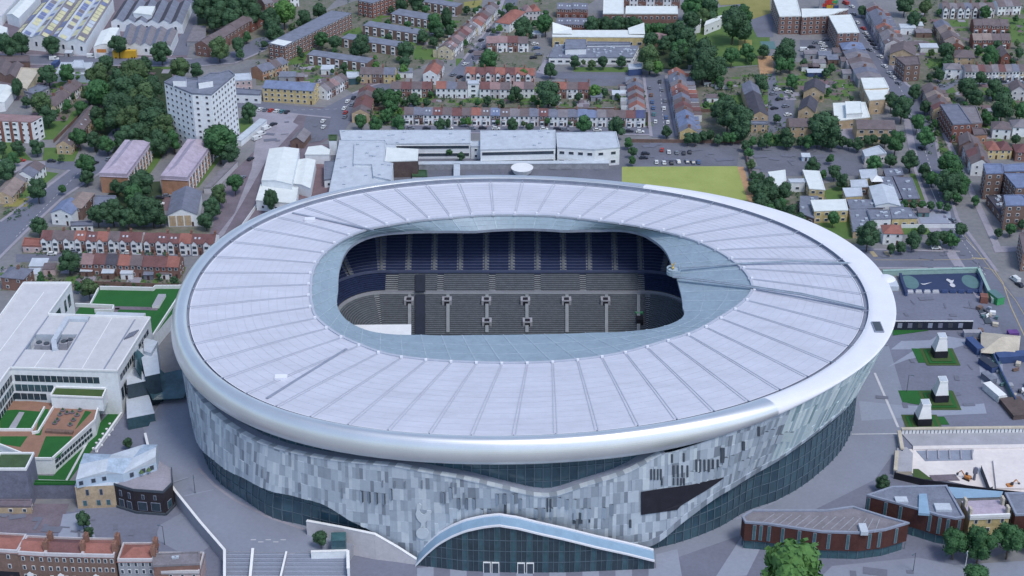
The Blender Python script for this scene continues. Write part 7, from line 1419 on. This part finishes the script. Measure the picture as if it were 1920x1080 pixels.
def car(px,py,c,ang,van=False):
    x,y=at(px,py); nm='van' if van else 'car'; o=bpy.data.objects.new(nm,None); COL.objects.link(o); o.location=(x,y,.08); o.rotation_euler[2]=R(ang)
    m,wd=CC[c]; link('body',VANB if van else CARB,[m],o); link('windows' if False else 'window_band',VANG if van else CARG,['carglass'],o)
    for sx in (-1.3,1.3):
        for sy in (-.78,.78): link('wheel',WHE,['tyre'],o,(sx,sy,.33))
    CARS.append((o,f'{wd} {nm} parked',nm,px,py))
for x,y,c in ((1237,155,'k'),(1241,170,'y'),(1221,180,'n'),(1223,193,'b'),(1225,204,'b'),(1226,216,'t'),(1245,205,'w'),(1249,222,'b'),(1252,231,'w'),(1229,230,'w'),(1218,166,'y'),(1247,190,'y')): car(x,y,c,84)
for x,y,c in ((1241,283,'r'),(1254,287,'w'),(1269,288,'y'),(1282,289,'k'),(1293,287,'k'),(1231,306,'w'),(1245,307,'w'),(1259,307,'k'),(1272,305,'w'),(1288,305,'y'),(1299,306,'y'),(1310,306,'b')): car(x,y,c,random.uniform(80,96))
for x,y,c in ((1210,290,'k'),(1207,298,'k')): car(x,y,c,5)
for x,y,c in ((917,59,'k'),(902,77,'k'),(884,98,'k'),(903,93,'y'),(946,40,'w'),(940,48,'b'),(930,56,'y'),(850,142,'y'),(862,146,'k'),(892,110,'y'),(872,122,'w'),(955,24,'y'),(938,30,'w')): car(x,y,c,55)
for x,y,c in ((488,207,'w'),(498,208,'y'),(508,209,'r'),(519,210,'w'),(529,211,'t'),(538,212,'k'),(478,206,'k')): car(x,y,c,70)
for x,y,c in ((607,240,'w'),(606,229,'w'),(648,213,'r'),(647,221,'y'),(646,205,'w'),(652,192,'w'),(663,185,'k'),(660,198,'y')): car(x,y,c,78)
for x,y,c in ((500,243,'w'),(490,254,'w'),(513,235,'k'),(482,262,'w')): car(x,y,c,50,van=c=='w')
for x,y,c in ((1606,44,'w'),(1597,14,'w'),(1600,28,'y'),(1622,64,'w'),(1627,71,'y'),(1632,78,'k'),(1637,85,'k'),(1642,92,'y'),(1650,108,'w'),(1658,126,'w'),(1668,139,'w'),(1674,147,'w'),(1684,158,'y'),(1630,95,'y'),(1618,55,'r'),(1710,225,'y'),(1728,280,'k'),(1745,330,'w'),(1786,415,'y')): car(x,y,c,115)
car(1585,8,'r',115,True)
for x,y,c in ((1457,170,'w'),(1478,174,'w'),(1473,201,'y'),(1461,188,'k'),(1477,217,'w'),(1452,205,'k'),(1450,178,'y')): car(x,y,c,20)
for x,y,c in ((1540,83,'w'),(1545,89,'w'),(1543,96,'w'),(1530,82,'y'),(1522,90,'k'),(1548,76,'y')): car(x,y,c,8)
car(1508,96,'w',0,True); car(60,48,'w',60,True); car(102,113,'w',3,True); car(172,108,'w',4,True); car(205,105,'w',4,True); car(292,47,'w',70,True); car(306,49,'w',70,True); car(1755,467,'w',5); car(1903,527,'w',110,True); car(1911,536,'k',112); car(98,478,'w',3); car(97,304,'k',2); car(40,303,'r',4); car(205,300,'y',60); car(178,308,'k',58); car(235,262,'w',60); car(470,300,'k',60); car(455,335,'y',62); car(300,373,'k',4); car(313,369,'y',6); car(300,384,'w',5)
for x,y,c in ((770,242,'y'),(800,243,'k'),(842,242,'w'),(885,243,'y'),(905,242,'k'),(930,243,'w'),(1020,244,'w'),(1045,244,'k'),(1060,245,'y'),(1120,246,'w'),(1180,248,'k'),(1200,249,'w')): car(x,y,c,2)
for x,y,c in ((60,470,'k'),(140,473,'y'),(240,476,'w'),(300,476,'k')): car(x,y,c,2)
for x,y,c in ((1815,155,'w'),(1850,155,'y'),(1880,155,'k'),(1765,163,'y')): car(x,y,c,2)
for x,y,c in ((1000,72,'k'),(1003,84,'w'),(1006,92,'b'),(1010,104,'y'),(1000,110,'k')): car(x,y,c,15)
autolabel(CARS,{'car':'cars parked in the streets and car parks','van':'vans in the yards and streets'},'near')
# ================================================================ STREET FURNITURE
b=MB(); b.tube((0,0,0),(0,0,7.5),.12,.08,8); b.bar((0,0,7.4),(1.3,0,7.6),.1,.1); POST=b.mesh('post'); b=MB(); b.box(.9,-.2,7.45,1.9,.2,7.65); LAMP=b.mesh('lamp_head')
LAMPS=[]
for i,(x,y,z,l) in enumerate(((366,925,4.5,'dark street lamp standing on the curved podium beside the stadium'),(1712,1072,0,'dark street lamp on the pavement by the rust red museum'),(1809,1068,0,'pale street lamp under the trees of the yellow house'),(1700,735,0,'slim lamp post beside the middle vent tower lawn'),(1845,610,0,'tall lamp mast behind the dark hoarding'),(309,1022,0,'slim lamp post in the paved yard behind the brick terrace'))):
    p=at(x,y,z); o=empty('street_lamp',l,'lamp',(*p,z),random.uniform(0,6),'lamps around the stadium'); link('post',POST,['st_dark' if i!=2 else 'trim'],o); link('lamp_head',LAMP,['mullion'],o)
# ================================================================ camera, light
cam=bpy.data.cameras.new('camera'); co=bpy.data.objects.new('camera',cam); COL.objects.link(co)
cam.sensor_width=36; cam.lens=36*F/1920; cam.clip_start=1; cam.clip_end=6000
co.location=(CX,CY,CZ); co.rotation_euler=(math.pi/2-PITCH,0,0); S.camera=co
w=bpy.data.worlds.new('World'); S.world=w; w.use_nodes=True; nt=w.node_tree
bg=nt.nodes['Background']; sk=nt.nodes.new('ShaderNodeTexSky'); sk.sky_type='NISHITA'; sk.sun_disc=False
EL,AZ=60,142   # azimuth clockwise from +y
sk.sun_elevation=R(EL); sk.sun_rotation=R(AZ); sk.air_density=1.0; sk.dust_density=1.5; sk.ozone_density=1.0
nt.links.new(sk.outputs[0],bg.inputs[0]); bg.inputs[1].default_value=.145
sd=bpy.data.lights.new('sun','SUN'); so=bpy.data.objects.new('sun',sd); COL.objects.link(so); sd.energy=1.3; sd.angle=R(14); sd.color=(1,.96,.9)
so.rotation_euler=(R(90-EL),0,R(180-AZ)); so.location=(0,0,400)
S.view_settings.view_transform='Standard'; S.view_settings.look='None'; S.view_settings.exposure=.4; S.view_settings.gamma=1
S.cycles.max_bounces=6; S.cycles.diffuse_bounces=3; S.cycles.use_denoising=True
